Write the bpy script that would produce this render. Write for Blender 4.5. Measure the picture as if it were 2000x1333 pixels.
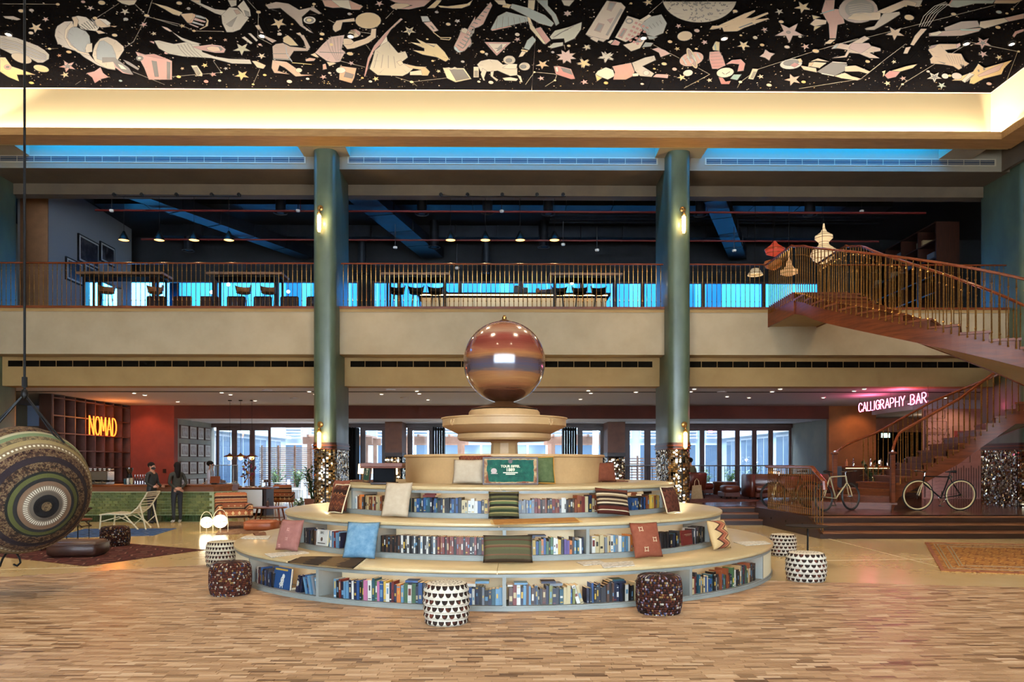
import bpy, bmesh, math, random
from mathutils import Vector, Matrix
random.seed(7)
PI = math.pi
SC = bpy.context.scene
COL = SC.collection
for o in list(bpy.data.objects): bpy.data.objects.remove(o)
# ------------------------------------------------------------------ camera, world, exposure
EYE, FPX, HOR, YAW = 1.55, 1470.0, 905.0, 0.0102
cd = bpy.data.cameras.new('camera'); cam = bpy.data.objects.new('camera', cd); COL.objects.link(cam)
cam.location = (0, 0, EYE); cam.rotation_euler = (PI/2, 0, -math.atan(YAW))
cd.sensor_width = 36; cd.lens = FPX*36/2000; cd.shift_y = (HOR-666.5)/2000
cd.clip_start = .05; cd.clip_end = 400
SC.camera = cam
SC.view_settings.view_transform = 'Standard'; SC.view_settings.look = 'None'
SC.view_settings.gamma = 1; SC.view_settings.exposure = -0.06; SC.view_settings.use_curve_mapping = False
w = bpy.data.worlds.new('sky'); SC.world = w; w.use_nodes = True
bg = w.node_tree.nodes['Background']; bg.inputs[0].default_value = (.80, .90, 1, 1); bg.inputs[1].default_value = 22.0
SC.cycles.max_bounces = 7; SC.cycles.diffuse_bounces = 4; SC.cycles.glossy_bounces = 3; SC.cycles.transmission_bounces = 4
SC.cycles.transparent_max_bounces = 12; SC.cycles.caustics_reflective = False; SC.cycles.caustics_refractive = False
SC.cycles.sample_clamp_indirect = 4; SC.cycles.use_denoising = True
def lamp(name, kind, loc, energy, color=(1,1,1), rot=(0,0,0), size=.1, size_y=None, spot=60, blend=.6):
    l = bpy.data.lights.new(name, kind); o = bpy.data.objects.new(name, l); COL.objects.link(o)
    l.energy = energy; l.color = color; o.location = loc; o.rotation_euler = rot
    if kind == 'AREA':
        l.shape = 'RECTANGLE' if size_y else 'SQUARE'; l.size = size
        if size_y: l.size_y = size_y
    elif kind == 'SPOT': l.spot_size = math.radians(spot); l.spot_blend = blend; l.shadow_soft_size = size
    else: l.shadow_soft_size = size
    return o
WARM, AMBER = (1, .70, .40), (1, .58, .26)
# daylight through the glazed entrance wall behind the camera
lamp('entrance_daylight', 'AREA', (0, -7.3, 4.2), 820, (1, .93, .82), (PI/2, 0, 0), 20.5, 7.6)
# recessed downlights of the painted ceiling (the ones in view and their rows nearer the entrance)
DOWN = [(-10.6, 16.2), (-5.2, 16.2), (-3.3, 16.2), (3.0, 16.2), (4.75, 16.2), (10.1, 16.35), (11.1, 16.35)]
DOWN += [(x, y) for y in (10.2, 4.2, -1.8) for x in (-9.6, -3.2, 3.2, 9.6)]
for x, y in DOWN: lamp('downlight', 'SPOT', (x, y, 10.66), 1180, (1, .79, .54), (0, 0, 0), .12, spot=100, blend=.9)
# ------------------------------------------------------------------ projection: picture point -> point of the place
_s, _c = math.sin(math.atan(YAW)), math.cos(math.atan(YAW))
def ray(px, py):
    a, b = (px-1000)/FPX, (HOR-py)/FPX
    return (a*_c+_s, _c-a*_s, b)
def at(px, py, Y):
    d = ray(px, py); t = Y/d[1]; return Vector((d[0]*t, Y, EYE+d[2]*t))
def gz(px, py, Z):
    d = ray(px, py); t = (Z-EYE)/d[2]; return Vector((d[0]*t, d[1]*t, Z))
def atx(px, py, X):
    d = ray(px, py); t = X/d[0]; return Vector((X, d[1]*t, EYE+d[2]*t))
# ------------------------------------------------------------------ colours and node helpers
def lin(h):
    if not isinstance(h, str): return (h[0], h[1], h[2], 1)
    h = h.lstrip('#'); r = []
    for i in (0, 2, 4):
        v = int(h[i:i+2], 16)/255; r.append(v/12.92 if v <= .04045 else ((v+.055)/1.055)**2.4)
    return (r[0], r[1], r[2], 1)
class V:                                             # a node socket with arithmetic
    def __init__(s, nt, k): s.nt, s.k = nt, k
    def _m(s, op, *o):
        n = s.nt.nodes.new('ShaderNodeMath'); n.operation = op
        for i, x in enumerate((s,)+o):
            if isinstance(x, V): s.nt.links.new(x.k, n.inputs[i])
            else: n.inputs[i].default_value = x
        return V(s.nt, n.outputs[0])
    def __add__(s, o): return s._m('ADD', o)
    def __sub__(s, o): return s._m('SUBTRACT', o)
    def __mul__(s, o): return s._m('MULTIPLY', o)
    def __truediv__(s, o): return s._m('DIVIDE', o)
    def frac(s): return s._m('FRACT')
    def floor(s): return s._m('FLOOR')
    def abs(s): return s._m('ABSOLUTE')
    def sin(s): return s._m('SINE')
    def lt(s, o): return s._m('LESS_THAN', o)
    def gt(s, o): return s._m('GREATER_THAN', o)
    def mod(s, o): return s._m('FLOORED_MODULO', o)
    def mx(s, o): return s._m('MAXIMUM', o)
    def mn(s, o): return s._m('MINIMUM', o)
    def atan2(s, o): return s._m('ARCTAN2', o)
    def sqrt(s): return s._m('SQRT')
class NT:
    def __init__(s, name, rough=.5, metal=0, spec=.5, coat=0):
        s.m = bpy.data.materials.new(name); s.m.use_nodes = True; s.nt = s.m.node_tree
        s.b = s.nt.nodes['Principled BSDF']; s.set('Roughness', rough); s.set('Metallic', metal); s.set('Specular IOR Level', spec)
        if coat: s.set('Coat Weight', coat); s.set('Coat Roughness', .12)
    def set(s, k, v):
        if isinstance(v, V): s.nt.links.new(v.k, s.b.inputs[k])
        elif hasattr(v, 'is_output'): s.nt.links.new(v, s.b.inputs[k])
        else: s.b.inputs[k].default_value = v
    def n(s, t, **kw):
        n = s.nt.nodes.new('ShaderNode'+t)
        for k, v in kw.items(): setattr(n, k, v)
        return n
    def co(s, which='Object', scale=(1,1,1), rot=(0,0,0)):
        if which == 'UV' or which == 'Object' or which == 'Generated':
            o = s.n('TexCoord').outputs[which]
        m = s.n('Mapping'); m.inputs['Scale'].default_value = scale; m.inputs['Rotation'].default_value = rot
        s.nt.links.new(o, m.inputs[0]); return m.outputs[0]
    def xyz(s, which='Object', **kw):
        q = s.n('SeparateXYZ'); s.nt.links.new(s.co(which, **kw), q.inputs[0]); return [V(s.nt, q.outputs[i]) for i in range(3)]
    def noise(s, co, scale=5, detail=4, rough=.6):
        t = s.n('TexNoise'); t.inputs['Scale'].default_value = scale; t.inputs['Detail'].default_value = detail; t.inputs['Roughness'].default_value = rough
        if co is not None: s.nt.links.new(co, t.inputs['Vector'])
        return V(s.nt, t.outputs['Fac'])
    def voro(s, co, scale=5, out='Distance', feat='F1'):
        t = s.n('TexVoronoi'); t.feature = feat; t.inputs['Scale'].default_value = scale; s.nt.links.new(co, t.inputs['Vector'])
        return V(s.nt, t.outputs[out])
    def rnd(s, island=False):
        return V(s.nt, s.n('NewGeometry').outputs['Random Per Island']) if island else V(s.nt, s.n('ObjectInfo').outputs['Random'])
    def ramp(s, v, stops, const=False):
        r = s.n('ValToRGB'); e = r.color_ramp.elements
        if const: r.color_ramp.interpolation = 'CONSTANT'
        while len(e) < len(stops): e.new(.5)
        for i, (p, c) in enumerate(stops): e[i].position = p; e[i].color = lin(c)
        s.nt.links.new(v.k, r.inputs[0]); return r.outputs[0]
    def mix(s, f, a, b):
        x = s.n('MixRGB')
        for i, q in ((0, f), (1, a), (2, b)):
            if isinstance(q, V): s.nt.links.new(q.k, x.inputs[i])
            elif hasattr(q, 'is_output'): s.nt.links.new(q, x.inputs[i])
            elif i == 0: x.inputs[0].default_value = q
            else: x.inputs[i].default_value = lin(q)
        return x.outputs[0]
    def bump(s, v, strength=.3, dist=.01):
        b = s.n('Bump'); b.inputs['Strength'].default_value = strength; b.inputs['Distance'].default_value = dist
        s.nt.links.new(v.k, b.inputs['Height']); s.nt.links.new(b.outputs[0], s.b.inputs['Normal'])
    def col(s, c): s.set('Base Color', lin(c) if isinstance(c, (str, tuple)) else c)
def M(name, c, c2=None, rough=.5, metal=0, scale=4, stretch=(1,1,1), bump=0, bscale=None, spec=.5, coat=0, lo=.35, hi=.65, bd=.01):
    t = NT(name, rough, metal, spec, coat)
    if c2 or bump:
        co = t.co('Object', stretch); nz = t.noise(co, scale)
        t.col(t.ramp(nz, [(lo, c), (hi, c2)]) if c2 else c)
        if bump: t.bump(nz if bscale is None else t.noise(co, bscale), bump, bd)
    else: t.col(c)
    return t.m
def EM(name, c, strength):
    t = NT(name); t.col((0,0,0)); t.set('Emission Color', lin(c)); t.set('Emission Strength', strength); return t.m
def GLASS(name, tint='ffffff', mixf=.12, rough=.02):
    m = bpy.data.materials.new(name); m.use_nodes = True; nt = m.node_tree; nt.nodes.clear()
    o = nt.nodes.new('ShaderNodeOutputMaterial'); a = nt.nodes.new('ShaderNodeBsdfTransparent'); g = nt.nodes.new('ShaderNodeBsdfGlossy'); x = nt.nodes.new('ShaderNodeMixShader')
    a.inputs[0].default_value = lin(tint); g.inputs['Roughness'].default_value = rough; x.inputs[0].default_value = mixf
    nt.links.new(a.outputs[0], x.inputs[1]); nt.links.new(g.outputs[0], x.inputs[2]); nt.links.new(x.outputs[0], o.inputs[0]); return m
# ------------------------------------------------------------------ mesh builder
class MB:
    def __init__(s): s.v, s.f, s.mi = [], [], []
    def add(s, vs, fs, m=0):
        n = len(s.v); s.v += [tuple(p) for p in vs]
        for f in fs: s.f.append(tuple(i+n for i in f)); s.mi.append(m)
        return s
    def box(s, x0, x1, y0, y1, z0, z1, m=0):
        return s.add([(x0,y0,z0),(x1,y0,z0),(x1,y1,z0),(x0,y1,z0),(x0,y0,z1),(x1,y0,z1),(x1,y1,z1),(x0,y1,z1)],
                     [(3,2,1,0),(4,5,6,7),(0,1,5,4),(1,2,6,5),(2,3,7,6),(3,0,4,7)], m)
    def bev(s, x0, x1, y0, y1, z0, z1, b=.02, m=0):       # box with chamfered upright edges and top rim
        def ring(i, z): return [(x0+i+b,y0+i,z),(x1-i-b,y0+i,z),(x1-i,y0+i+b,z),(x1-i,y1-i-b,z),(x1-i-b,y1-i,z),(x0+i+b,y1-i,z),(x0+i,y1-i-b,z),(x0+i,y0+i+b,z)]
        vs = ring(b,z0)+ring(0,z0+b)+ring(0,z1-b)+ring(b,z1); fs = [tuple(range(7,-1,-1)), tuple(range(24,32))]
        for k in range(3):
            for i in range(8): j=(i+1)%8; fs.append((k*8+i,k*8+j,k*8+8+j,k*8+8+i))
        return s.add(vs, fs, m)
    def tube(s, pts, r, n=8, m=0, closed=False, flat=None):
        pts = [Vector(p) for p in pts]; k = len(pts); rs = r if isinstance(r, (list, tuple)) else [r]*k; vs = []; up0 = None
        for i, p in enumerate(pts):
            a = pts[i-1] if (i or closed) else p; b = pts[(i+1) % k] if (i < k-1 or closed) else p
            t = (b-a).normalized() if (b-a).length > 1e-9 else Vector((0,0,1))
            if up0 is None: up0 = Vector((0,0,1)) if abs(t.z) < .9 else Vector((1,0,0))
            u = t.cross(up0)
            if u.length < 1e-6: up0 = Vector((1,0,0)) if abs(t.x) < .9 else Vector((0,1,0)); u = t.cross(up0)
            u.normalize(); w2 = u.cross(t); up0 = w2
            fu, fw = flat if flat else (1, 1)
            for j in range(n):
                q = 2*PI*(j+.5)/n; vs.append(p+u*math.cos(q)*rs[i]*fu+w2*math.sin(q)*rs[i]*fw)
        fs = []
        for i in range(k if closed else k-1):
            for j in range(n): a, b = i*n, ((i+1) % k)*n; fs.append((a+j, a+(j+1)%n, b+(j+1)%n, b+j))
        if not closed: fs += [tuple(range(n-1,-1,-1)), tuple((k-1)*n+j for j in range(n))]
        return s.add(vs, fs, m)
    def lathe(s, prof, n=24, c=(0,0,0), m=0, a0=0, a1=2*PI, cap=True):
        full = abs(a1-a0-2*PI) < 1e-6; k = n if full else n+1; vs = []; fs = []
        for r, z in prof:
            for j in range(k):
                a = a0+(a1-a0)*j/n; vs.append((c[0]+r*math.cos(a), c[1]+r*math.sin(a), c[2]+z))
        for i in range(len(prof)-1):
            for j in range(n): j2 = (j+1) % k; fs.append((i*k+j, i*k+j2, (i+1)*k+j2, (i+1)*k+j))
        if full and cap:
            if prof[0][0] > 1e-5: fs.append(tuple(range(k-1,-1,-1)))
            if prof[-1][0] > 1e-5: fs.append(tuple((len(prof)-1)*k+j for j in range(k)))
        return s.add(vs, fs, m)
    def prism(s, poly, a0, a1, axis='z', m=0):             # outline extruded along an axis
        def P(u, v, t): return (u,v,t) if axis == 'z' else ((u,t,v) if axis == 'y' else (t,u,v))
        n = len(poly); vs = [P(u,v,a0) for u,v in poly]+[P(u,v,a1) for u,v in poly]
        fs = [tuple(range(n-1,-1,-1)), tuple(range(n,2*n))]+[(i,(i+1)%n,n+(i+1)%n,n+i) for i in range(n)]
        return s.add(vs, fs, m)
    def hull(s, ra, rb, m=0):                              # two matching rings joined and capped
        n = len(ra); return s.add(list(ra)+list(rb), [tuple(range(n-1,-1,-1)), tuple(range(n,2*n))]+[(i,(i+1)%n,n+(i+1)%n,n+i) for i in range(n)], m)
    def sphere(s, c, r, nu=16, nv=10, sc=(1,1,1), m=0):
        vs = []; fs = []
        for i in range(nv+1):
            p = PI*i/nv
            for j in range(nu): a = 2*PI*j/nu; vs.append((c[0]+r*sc[0]*math.sin(p)*math.cos(a), c[1]+r*sc[1]*math.sin(p)*math.sin(a), c[2]+r*sc[2]*math.cos(p)))
        for i in range(nv):
            for j in range(nu): fs.append((i*nu+j, (i+1)*nu+j, (i+1)*nu+(j+1)%nu, i*nu+(j+1)%nu))
        return s.add(vs, fs, m)
    def xf(s, mat): s.v = [tuple(mat @ Vector(p)) for p in s.v]; return s
    def mesh(s, name, mats, smooth=35):
        me = bpy.data.meshes.new(name); me.from_pydata(s.v, [], s.f)
        for q in (mats if isinstance(mats, (list, tuple)) else [mats]): me.materials.append(q)
        me.polygons.foreach_set('material_index', s.mi)
        if smooth:
            me.polygons.foreach_set('use_smooth', [True]*len(me.polygons)); me.set_sharp_from_angle(angle=math.radians(smooth))
        me.update(); return me
RM = {}
def link(o, parent=None):
    COL.objects.link(o)
    if parent is not None: o.parent = parent
    return o
def tag(o, label=None, cat=None, group=None, kind=None):
    for k, q in (('label', label), ('category', cat), ('group', group), ('kind', kind)):
        if q: o[k] = q
    return o
def thing(name, label, cat, loc=(0,0,0), rz=0, group=None, kind=None):
    o = link(bpy.data.objects.new(name, None)); o.location = loc; o.rotation_euler = (0,0,rz); o.empty_display_size = .1
    RM[o.name] = (Matrix.Translation(Vector(loc)) @ Matrix.Rotation(rz, 4, 'Z')).inverted()
    return tag(o, label, cat, group, kind)
def part(root, name, mb, mats, world=False, smooth=35, label=None):
    """a part of root; world=True when mb is built in world coordinates"""
    if world:
        r = root
        while r.parent: r = r.parent
        if r.name in RM: mb.xf(RM[r.name])
    o = link(bpy.data.objects.new(name, mb.mesh(name, mats, smooth)), root)
    if label: o['label'] = label
    return o
def inst(root, name, me, loc=(0,0,0), rot=(0,0,0), sc=(1,1,1)):
    o = link(bpy.data.objects.new(name, me), root); o.location = loc; o.rotation_euler = rot; o.scale = sc; return o
def solid(name, mb, mats, label=None, cat=None, group=None, kind=None, smooth=35, origin=None):
    """a thing (or a piece of the setting) that is one mesh; its origin goes to its base"""
    if origin is None and kind != 'structure':
        xs = [p[0] for p in mb.v]; ys = [p[1] for p in mb.v]; zs = [p[2] for p in mb.v]
        origin = ((min(xs)+max(xs))/2, (min(ys)+max(ys))/2, min(zs))
    if origin: mb.xf(Matrix.Translation(-Vector(origin)))
    o = link(bpy.data.objects.new(name, mb.mesh(name, mats, smooth)))
    if origin:
        o.location = origin; RM[o.name] = Matrix.Translation(-Vector(origin))
    return tag(o, label, cat, group, kind)
def struct(name, mb, mats, smooth=35): return solid(name, mb, mats, kind='structure', smooth=smooth)
def dup(root, loc, rz=None, label=None, group=None, sc=None):
    r = link(root.copy()); r.location = loc
    if rz is not None: r.rotation_euler = (0,0,rz)
    if label: r['label'] = label
    if group: r['group'] = group
    if sc: r.scale = (sc,)*3
    for ch in list(root.children):
        c = link(ch.copy(), r)
        for g in list(ch.children): link(g.copy(), c)
    return r
def textmesh(body, size, bold=0, extrude=.002, align='CENTER'):
    cu = bpy.data.curves.new('lettering', 'FONT'); cu.body = body; cu.size = size; cu.align_x = align; cu.align_y = 'CENTER'; cu.extrude = extrude; cu.offset = bold; cu.resolution_u = 2
    o = bpy.data.objects.new('lettering', cu); COL.objects.link(o)
    me = bpy.data.meshes.new_from_object(o.evaluated_get(bpy.context.evaluated_depsgraph_get())); bpy.data.objects.remove(o); return me
# ------------------------------------------------------------------ shared materials
m_plaster = M('cream_plaster', '968468', '8a785c', rough=.85, scale=1.2)
m_soffit = M('taupe_plaster', '8f8068', '877860', rough=.85, scale=1.5)
m_upper = M('shaded_taupe_plaster', '54442f', '4b3c2a', rough=.85, scale=1.5)  # the taupe plaster again, darkened in colour to stand in for shade
m_tanfascia = M('tan_plaster', '947444', '8a6a3c', rough=.8, scale=1.5)
m_ceil = M('grey_white_ceiling_paint', 'b2b0ba', rough=.85)
m_dark = M('near_black_paint', '0c0d10', rough=.8, spec=.08)
m_darkceil = M('dark_painted_slab', '101318', '0a0c10', rough=.8, scale=2)
m_duct = M('dark_sheet_metal', '2b3038', '20252c', rough=.45, metal=.6, scale=3)
m_wood = M('reddish_hardwood', '6b3317', '4f230f', rough=.4, scale=2.2, stretch=(1,1,9), bump=.1, spec=.25)
m_woodx = M('reddish_hardwood_along', '713818', '52260f', rough=.4, scale=2.2, stretch=(1,9,9), bump=.1, spec=.25)
m_dkwood = M('dark_walnut', '34190d', '221009', rough=.4, scale=2.5, stretch=(9,9,1), spec=.3)
m_stepwood = M('dark_stained_step_boards', '341b0e', '26130a', rough=.34, scale=2.0, stretch=(1,8,8), bump=.08, spec=.35)
m_tread = M('toplit_step_tread', '7a4a2a', '63391d', rough=.3, scale=2.0, stretch=(1,8,8), spec=.4)  # lighter than the risers, standing in for light from above
m_ledgewood = M('honey_oak', 'b0824c', '9a6e3c', rough=.5, scale=2, stretch=(1,10,10))
m_redwall = M('rust_red_limewash', '7e2f1a', '6a2615', rough=.8, scale=1.5)
m_ochre = M('ochre_limewash', '8a5226', '74421d', rough=.8, scale=1.2)
m_bluegrey = M('blue_grey_limewash', '7b7b72', '6d6f6c', rough=.8, scale=1.3)
m_frame = M('brown_window_frame', '42241a', '361c14', rough=.45, scale=3)
m_brass = M('aged_brass', 'a87c40', '80592a', rough=.3, metal=.9, scale=14)
m_rail = M('polished_red_handrail', '7c3a1c', '62290f', rough=.25, scale=3, stretch=(1,6,6), coat=.5)
m_black = M('black_iron', '0d0c0c', rough=.5, spec=.2)
m_steel = M('brushed_steel', '9a9690', rough=.25, metal=1)
m_white = M('white_paint', 'd9d6cf', rough=.6)
m_glass = GLASS('clear_glass', 'f4faff', .10)
m_blueglass = GLASS('blue_tinted_glass', '86d2fa', .06)
m_led = EM('warm_led', 'fff3e0', 1000)
m_bluled = EM('blue_led', '0a98ff', 80)
m_shelfled = EM('shelf_led', 'ffcf96', 15)
m_spot = EM('lit_downlight_lens', 'fff0d8', 30)
# ------------------------------------------------------------------ shell
X0, X1, YB = -17.0, 18.0, -8.0
t = NT('polished_concrete', .2, 0, .5, .35); co = t.co('Object')
nz = t.noise(co, .5, 5); n2 = t.noise(co, 9, 3)
t.col(t.mix(n2*.15, t.ramp(nz, [(.3, 'b79c68'), (.7, 'c9b184')]), 'a08554')); t.set('Roughness', n2*.08+.18); m_conc = t.m
struct('floor', MB().box(X0, X1, YB, 30.6, -.25, 0), m_conc)
struct('wall_left', MB().box(X0-.3, X0, YB, 31, -.2, 11.2), m_plaster)
struct('wall_right', MB().box(X1, X1+.3, YB, 31, -.2, 11.2), m_plaster)
mb = MB().box(X0, X1, YB-.3, YB, 8.2, 11.2); mb.box(X0, -10.5, YB-.3, YB, 0, 8.2); mb.box(10.5, X1, YB-.3, YB, 0, 8.2)
struct('wall_rear', mb, m_plaster)
rw = struct('window_1', MB().box(-10.5, 10.5, YB-.12, YB-.02, 8.05, 8.2), m_frame)
part(rw, 'bottom_frame', MB().box(-10.5, 10.5, YB-.12, YB-.02, 0, .12), m_frame)
for i in range(8): part(rw, 'mullion', MB().box(-10.5+i*3-.06, -10.5+i*3+.06, YB-.14, YB, .12, 8.05), m_frame)
for i in range(7): part(rw, 'pane', MB().box(-10.44+i*3, -7.56+i*3, YB-.09, YB-.07, .12, 8.05), m_glass)
# painted ceiling and its lit cove
ZM = 10.8
t = NT('black_blue_ceiling_paint', .9, 0, 0); t.col(t.ramp(t.noise(t.co('Object'), .6), [(.3, '040405'), (.7, '070606')])); m_mural = t.m
MX0, MX1, MY1 = -13.6, 12.1, 18.6
ceil = struct('ceiling', MB().box(X0, X1, YB, 31, ZM+.02, 11.2), m_soffit)
board = M('mural_board_edge', '14110d', rough=.7)
k = 0
for j in range(6):                                         # the painted boards, with open joints between them
    for i in range(9):
        ww = (MX1-MX0)/9; hh = 1.9; y1 = MY1-j*hh
        if y1-hh < 6: continue
        part(ceil, 'painted_board', MB().box(MX0+i*ww+.004, MX0+(i+1)*ww-.004, y1-hh+.004, y1-.004, ZM-.03, ZM+.02), m_mural)
part(ceil, 'painted_field', MB().box(MX0, MX1, YB, 7.195, ZM-.03, ZM+.02), m_mural)
mb = MB().box(MX0-.15, MX1+.55, 18.75, 18.80, 9.44, ZM+.02)
mb.box(MX1+.1, MX1+.15, YB, 18.75, 9.47, ZM+.02); mb.box(MX0-.15, MX0-.1, YB, 18.75, 9.47, ZM+.02)
struct('wall_cove', mb, M('cove_paint', 'a8946c', rough=.8))
led = struct('trim_1', MB().box(MX0+.35, MX1-.0, 18.2, 18.75, 9.44, 9.47), m_ledgewood)
part(led, 'cove_lip', MB().box(MX0+.35, MX1+.0, 18.2, 18.25, 9.47, 9.62), m_ledgewood)
part(led, 'cove_side_tray', MB().box(MX1-.0, MX1+.6, YB, 18.75, 9.44, 9.47).box(MX1, MX1+.05, YB, 18.25, 9.47, 9.62), m_ledgewood)
part(led, 'cove_side_tray', MB().box(MX0-.2, MX0+.35, YB, 18.75, 9.44, 9.47).box(MX0+.3, MX0+.35, YB, 18.25, 9.47, 9.62), m_ledgewood)
part(led, 'led_strip', MB().box(MX0+.4, MX1, 18.66, 18.70, 9.47, 9.49), m_led)
part(led, 'led_strip', MB().box(MX1+.06, MX1+.08, YB+1, 18.2, 9.47, 9.49), m_led)
part(led, 'led_strip', MB().box(MX0+.06, MX0+.08, YB+1, 18.2, 9.47, 9.49), m_led)
# upper fascia with blue lit slot
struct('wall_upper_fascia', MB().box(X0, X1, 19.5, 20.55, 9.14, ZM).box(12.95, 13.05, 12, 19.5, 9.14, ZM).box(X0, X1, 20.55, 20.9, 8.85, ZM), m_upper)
struct('trim_15', MB().box(X0, X1, 19.47, 19.5, 9.14, ZM), M('slot_fascia_paint', '6e624e', rough=.85))
sl = struct('trim_2', MB().box(X0, X1, 18.80, 18.86, 10.28, 10.31), m_dark)
for a, b in ((-17, -5.16), (-3.98, 3.9), (5.1, 11.3), ):
    part(sl, 'blue_led_strip', MB().box(a+.05, b-.05, 18.86, 18.9, 10.0, 10.25), m_bluled)
for a, b in ((-5.16, -3.98), (3.9, 5.1), (11.3, 12.15), (-13.1, -12.2)):
    part(sl, 'slot_bracket', MB().box(a, b, 18.86, 19.5, 9.46, 10.5), m_soffit)
def vent(name, n, x0, x1, yf, z0, z1, fins, mf, mv):
    v = struct(name, MB().box(x0, x1, yf-.012, yf, z0, z0+.03).box(x0, x1, yf-.012, yf, z1-.03, z1).box(x0, x0+.04, yf-.012, yf, z0+.03, z1-.03).box(x1-.04, x1, yf-.012, yf, z0+.03, z1-.03), mf)
    part(v, 'vent_slot', MB().box(x0+.04, x1-.04, yf-.006, yf-.001, z0+.03, z1-.03), mv)
    nb = int((x1-x0)/.42)
    for i in range(1, nb): part(v, 'vent_bar', MB().box(x0+i*(x1-x0)/nb-.006, x0+i*(x1-x0)/nb+.006, yf-.011, yf-.006, z0+.03, z1-.03), mf)
    for k in range(fins): part(v, 'vent_blade', MB().box(x0+.04, x1-.04, yf-.010, yf-.007, z0+.03+(k+.5)*(z1-z0-.06)/fins-.003, z0+.03+(k+.5)*(z1-z0-.06)/fins+.003), mf)
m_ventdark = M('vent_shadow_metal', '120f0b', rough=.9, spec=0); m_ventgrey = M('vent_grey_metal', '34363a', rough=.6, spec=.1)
for i, (a, b) in enumerate(((-16, -5.12), (-4.05, 3.98), (5.2, 12.8))): vent('trim_%d' % (3+i), 3, a, b, 19.47, 9.28, 9.47, 2, m_soffit, m_ventgrey)
# mezzanine slab
struct('wall_mezzanine_fascia', MB().box(X0, X1, 19.5, 20.0, 4.36, 5.54), m_plaster)
struct('trim_6', MB().box(X0, X1, 19.46, 20.05, 5.54, 5.60), m_woodx)
struct('trim_7', MB().box(X0, X1, 19.485, 19.5, 5.46, 5.54), m_tanfascia)
struct('wall_lower_fascia', MB().box(X0, X1, 20.1, 20.6, 3.60, 4.42), m_tanfascia)
struct('floor_mezzanine', MB().box(X0, X1, 20.0, 31, 4.42, 5.55), m_dkwood)
struct('ceiling_ground', MB().box(X0, X1, 20.6, 31, 3.60, 3.70), m_ceil)
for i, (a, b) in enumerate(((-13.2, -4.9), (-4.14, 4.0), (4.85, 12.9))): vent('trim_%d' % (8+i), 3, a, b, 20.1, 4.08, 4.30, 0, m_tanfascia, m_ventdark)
struct('trim_11', MB().box(X0, X1, 21.6, 21.66, 3.585, 3.60), m_dark)
# alcove of the ground floor
struct('wall_header', MB().box(-11.75, 11.65, 26.9, 27.1, 3.14, 3.60), M('dark_rust_limewash', '54200f', '481a0c', rough=.8, scale=1.5))
struct('ceiling_alcove', MB().box(-11.75, 11.65, 27.1, 30.6, 3.14, 3.2).box(-11.75,11.65,28.4,28.45,3.125,3.14), m_ceil)
struct('wall_red', MB().box(-13.4, -11.75, 26.9, 27.2, 0, 3.60), m_redwall)
struct('wall_alcove_left', MB().box(-11.95, -11.75, 27.2, 30.6, 0, 3.60), m_bluegrey)
struct('wall_alcove_right', MB().box(11.65, 11.85, 27.1, 30.6, 0, 3.60), m_bluegrey)
struct('wall_ochre', MB().box(11.65, 13.35, 26.9, 27.1, 0, 3.60), m_ochre)
struct('wall_passage', MB().box(13.35, 13.45, 27.1, 29.0, 0, 3.6).box(13.45, X1, 28.9, 29.1, 2.75, 3.6), M('rose_brown_limewash', '7b5243', '6d4638', rough=.8))
struct('wall_passage_end', MB().box(13.45, X1, 30.3, 30.5, 0, 3.6), m_dark)
struct('ceiling_passage', MB().box(13.2, X1, 24.2, 28.9, 3.28, 3.60), m_ceil)
struct('wall_behind_bar', MB().box(X0, -13.4, 27.0, 27.2, 0, 3.6), M('pale_blue_paint', '7f8ba3', rough=.8))
struct('wall_side_panel', MB().box(-16.0, -14.55, 24.5, 24.6, 0, 2.75), M('dark_brown_panel', '4a3a2b', rough=.7))
struct('wall_outer_left', MB().box(X0, -11.95, 30.4, 30.6, 0, 3.6), m_plaster)
struct('wall_outer_right', MB().box(11.85, X1, 30.5, 30.6, 0, 3.6), m_plaster)
# mezzanine room
struct('ceiling_mezzanine', MB().box(X0, X1, 20.9, 31, 9.9, 10.1), m_darkceil)
m_mezz = M('mezzanine_dark_paint', '15181d', '0f1216', rough=.8)
mb = MB().box(X0, X1, 28.0, 28.2, 8.32, 9.9).box(X0, X1, 28.0, 28.2, 5.55, 6.3)
for a, b in ((-5.4, -4.9), (11.8, X1)): mb.box(a, b, 28.0, 28.2, 6.3, 8.32)
struct('wall_mezzanine_back', mb, m_mezz)
struct('wall_mezzanine_left', MB().box(-14.2, -13.3, 22.1, 22.2, 5.55, 9.9).box(-13.5, -13.3, 22.2, 23.9, 5.55, 9.9).box(-13.5, -13.3, 26.4, 27.0, 5.55, 9.9).box(-13.5, -13.3, 23.9, 26.4, 5.55, 6.2).box(-13.5, -13.3, 23.9, 26.4, 7.62, 9.9), M('mezzanine_wall_paint', '7d7f83', rough=.85))
struct('trim_12', MB().box(-14.1, -13.3, 22.06, 22.1, 5.55, 9.88), M('brown_pier', '7a5232', '6d4829', rough=.7))
wn = 2
BAYS = [(-17, -15), (-15, -13)]+[(-13.0+i*2.27, -13.0+(i+1)*2.27) for i in range(3)]+[(-6.19, -5.4), (-4.9, -3.92)]+[(-13.0+i*2.27, min(-13.0+(i+1)*2.27, 11.8)) for i in range(4, 11)]
for a, b in BAYS:
    w_ = struct('window_%d' % wn, MB().box(a, b, 28.03, 28.15, 6.3, 6.38).box(a, b, 28.03, 28.15, 8.26, 8.32).box(a, a+.07, 28.03, 28.15, 6.38, 8.26).box(b-.07, b, 28.03, 28.15, 6.38, 8.26), m_frame)
    part(w_, 'pane', MB().box(a+.07, b-.07, 28.08, 28.10, 6.38, 8.26), m_blueglass); wn += 1
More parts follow.
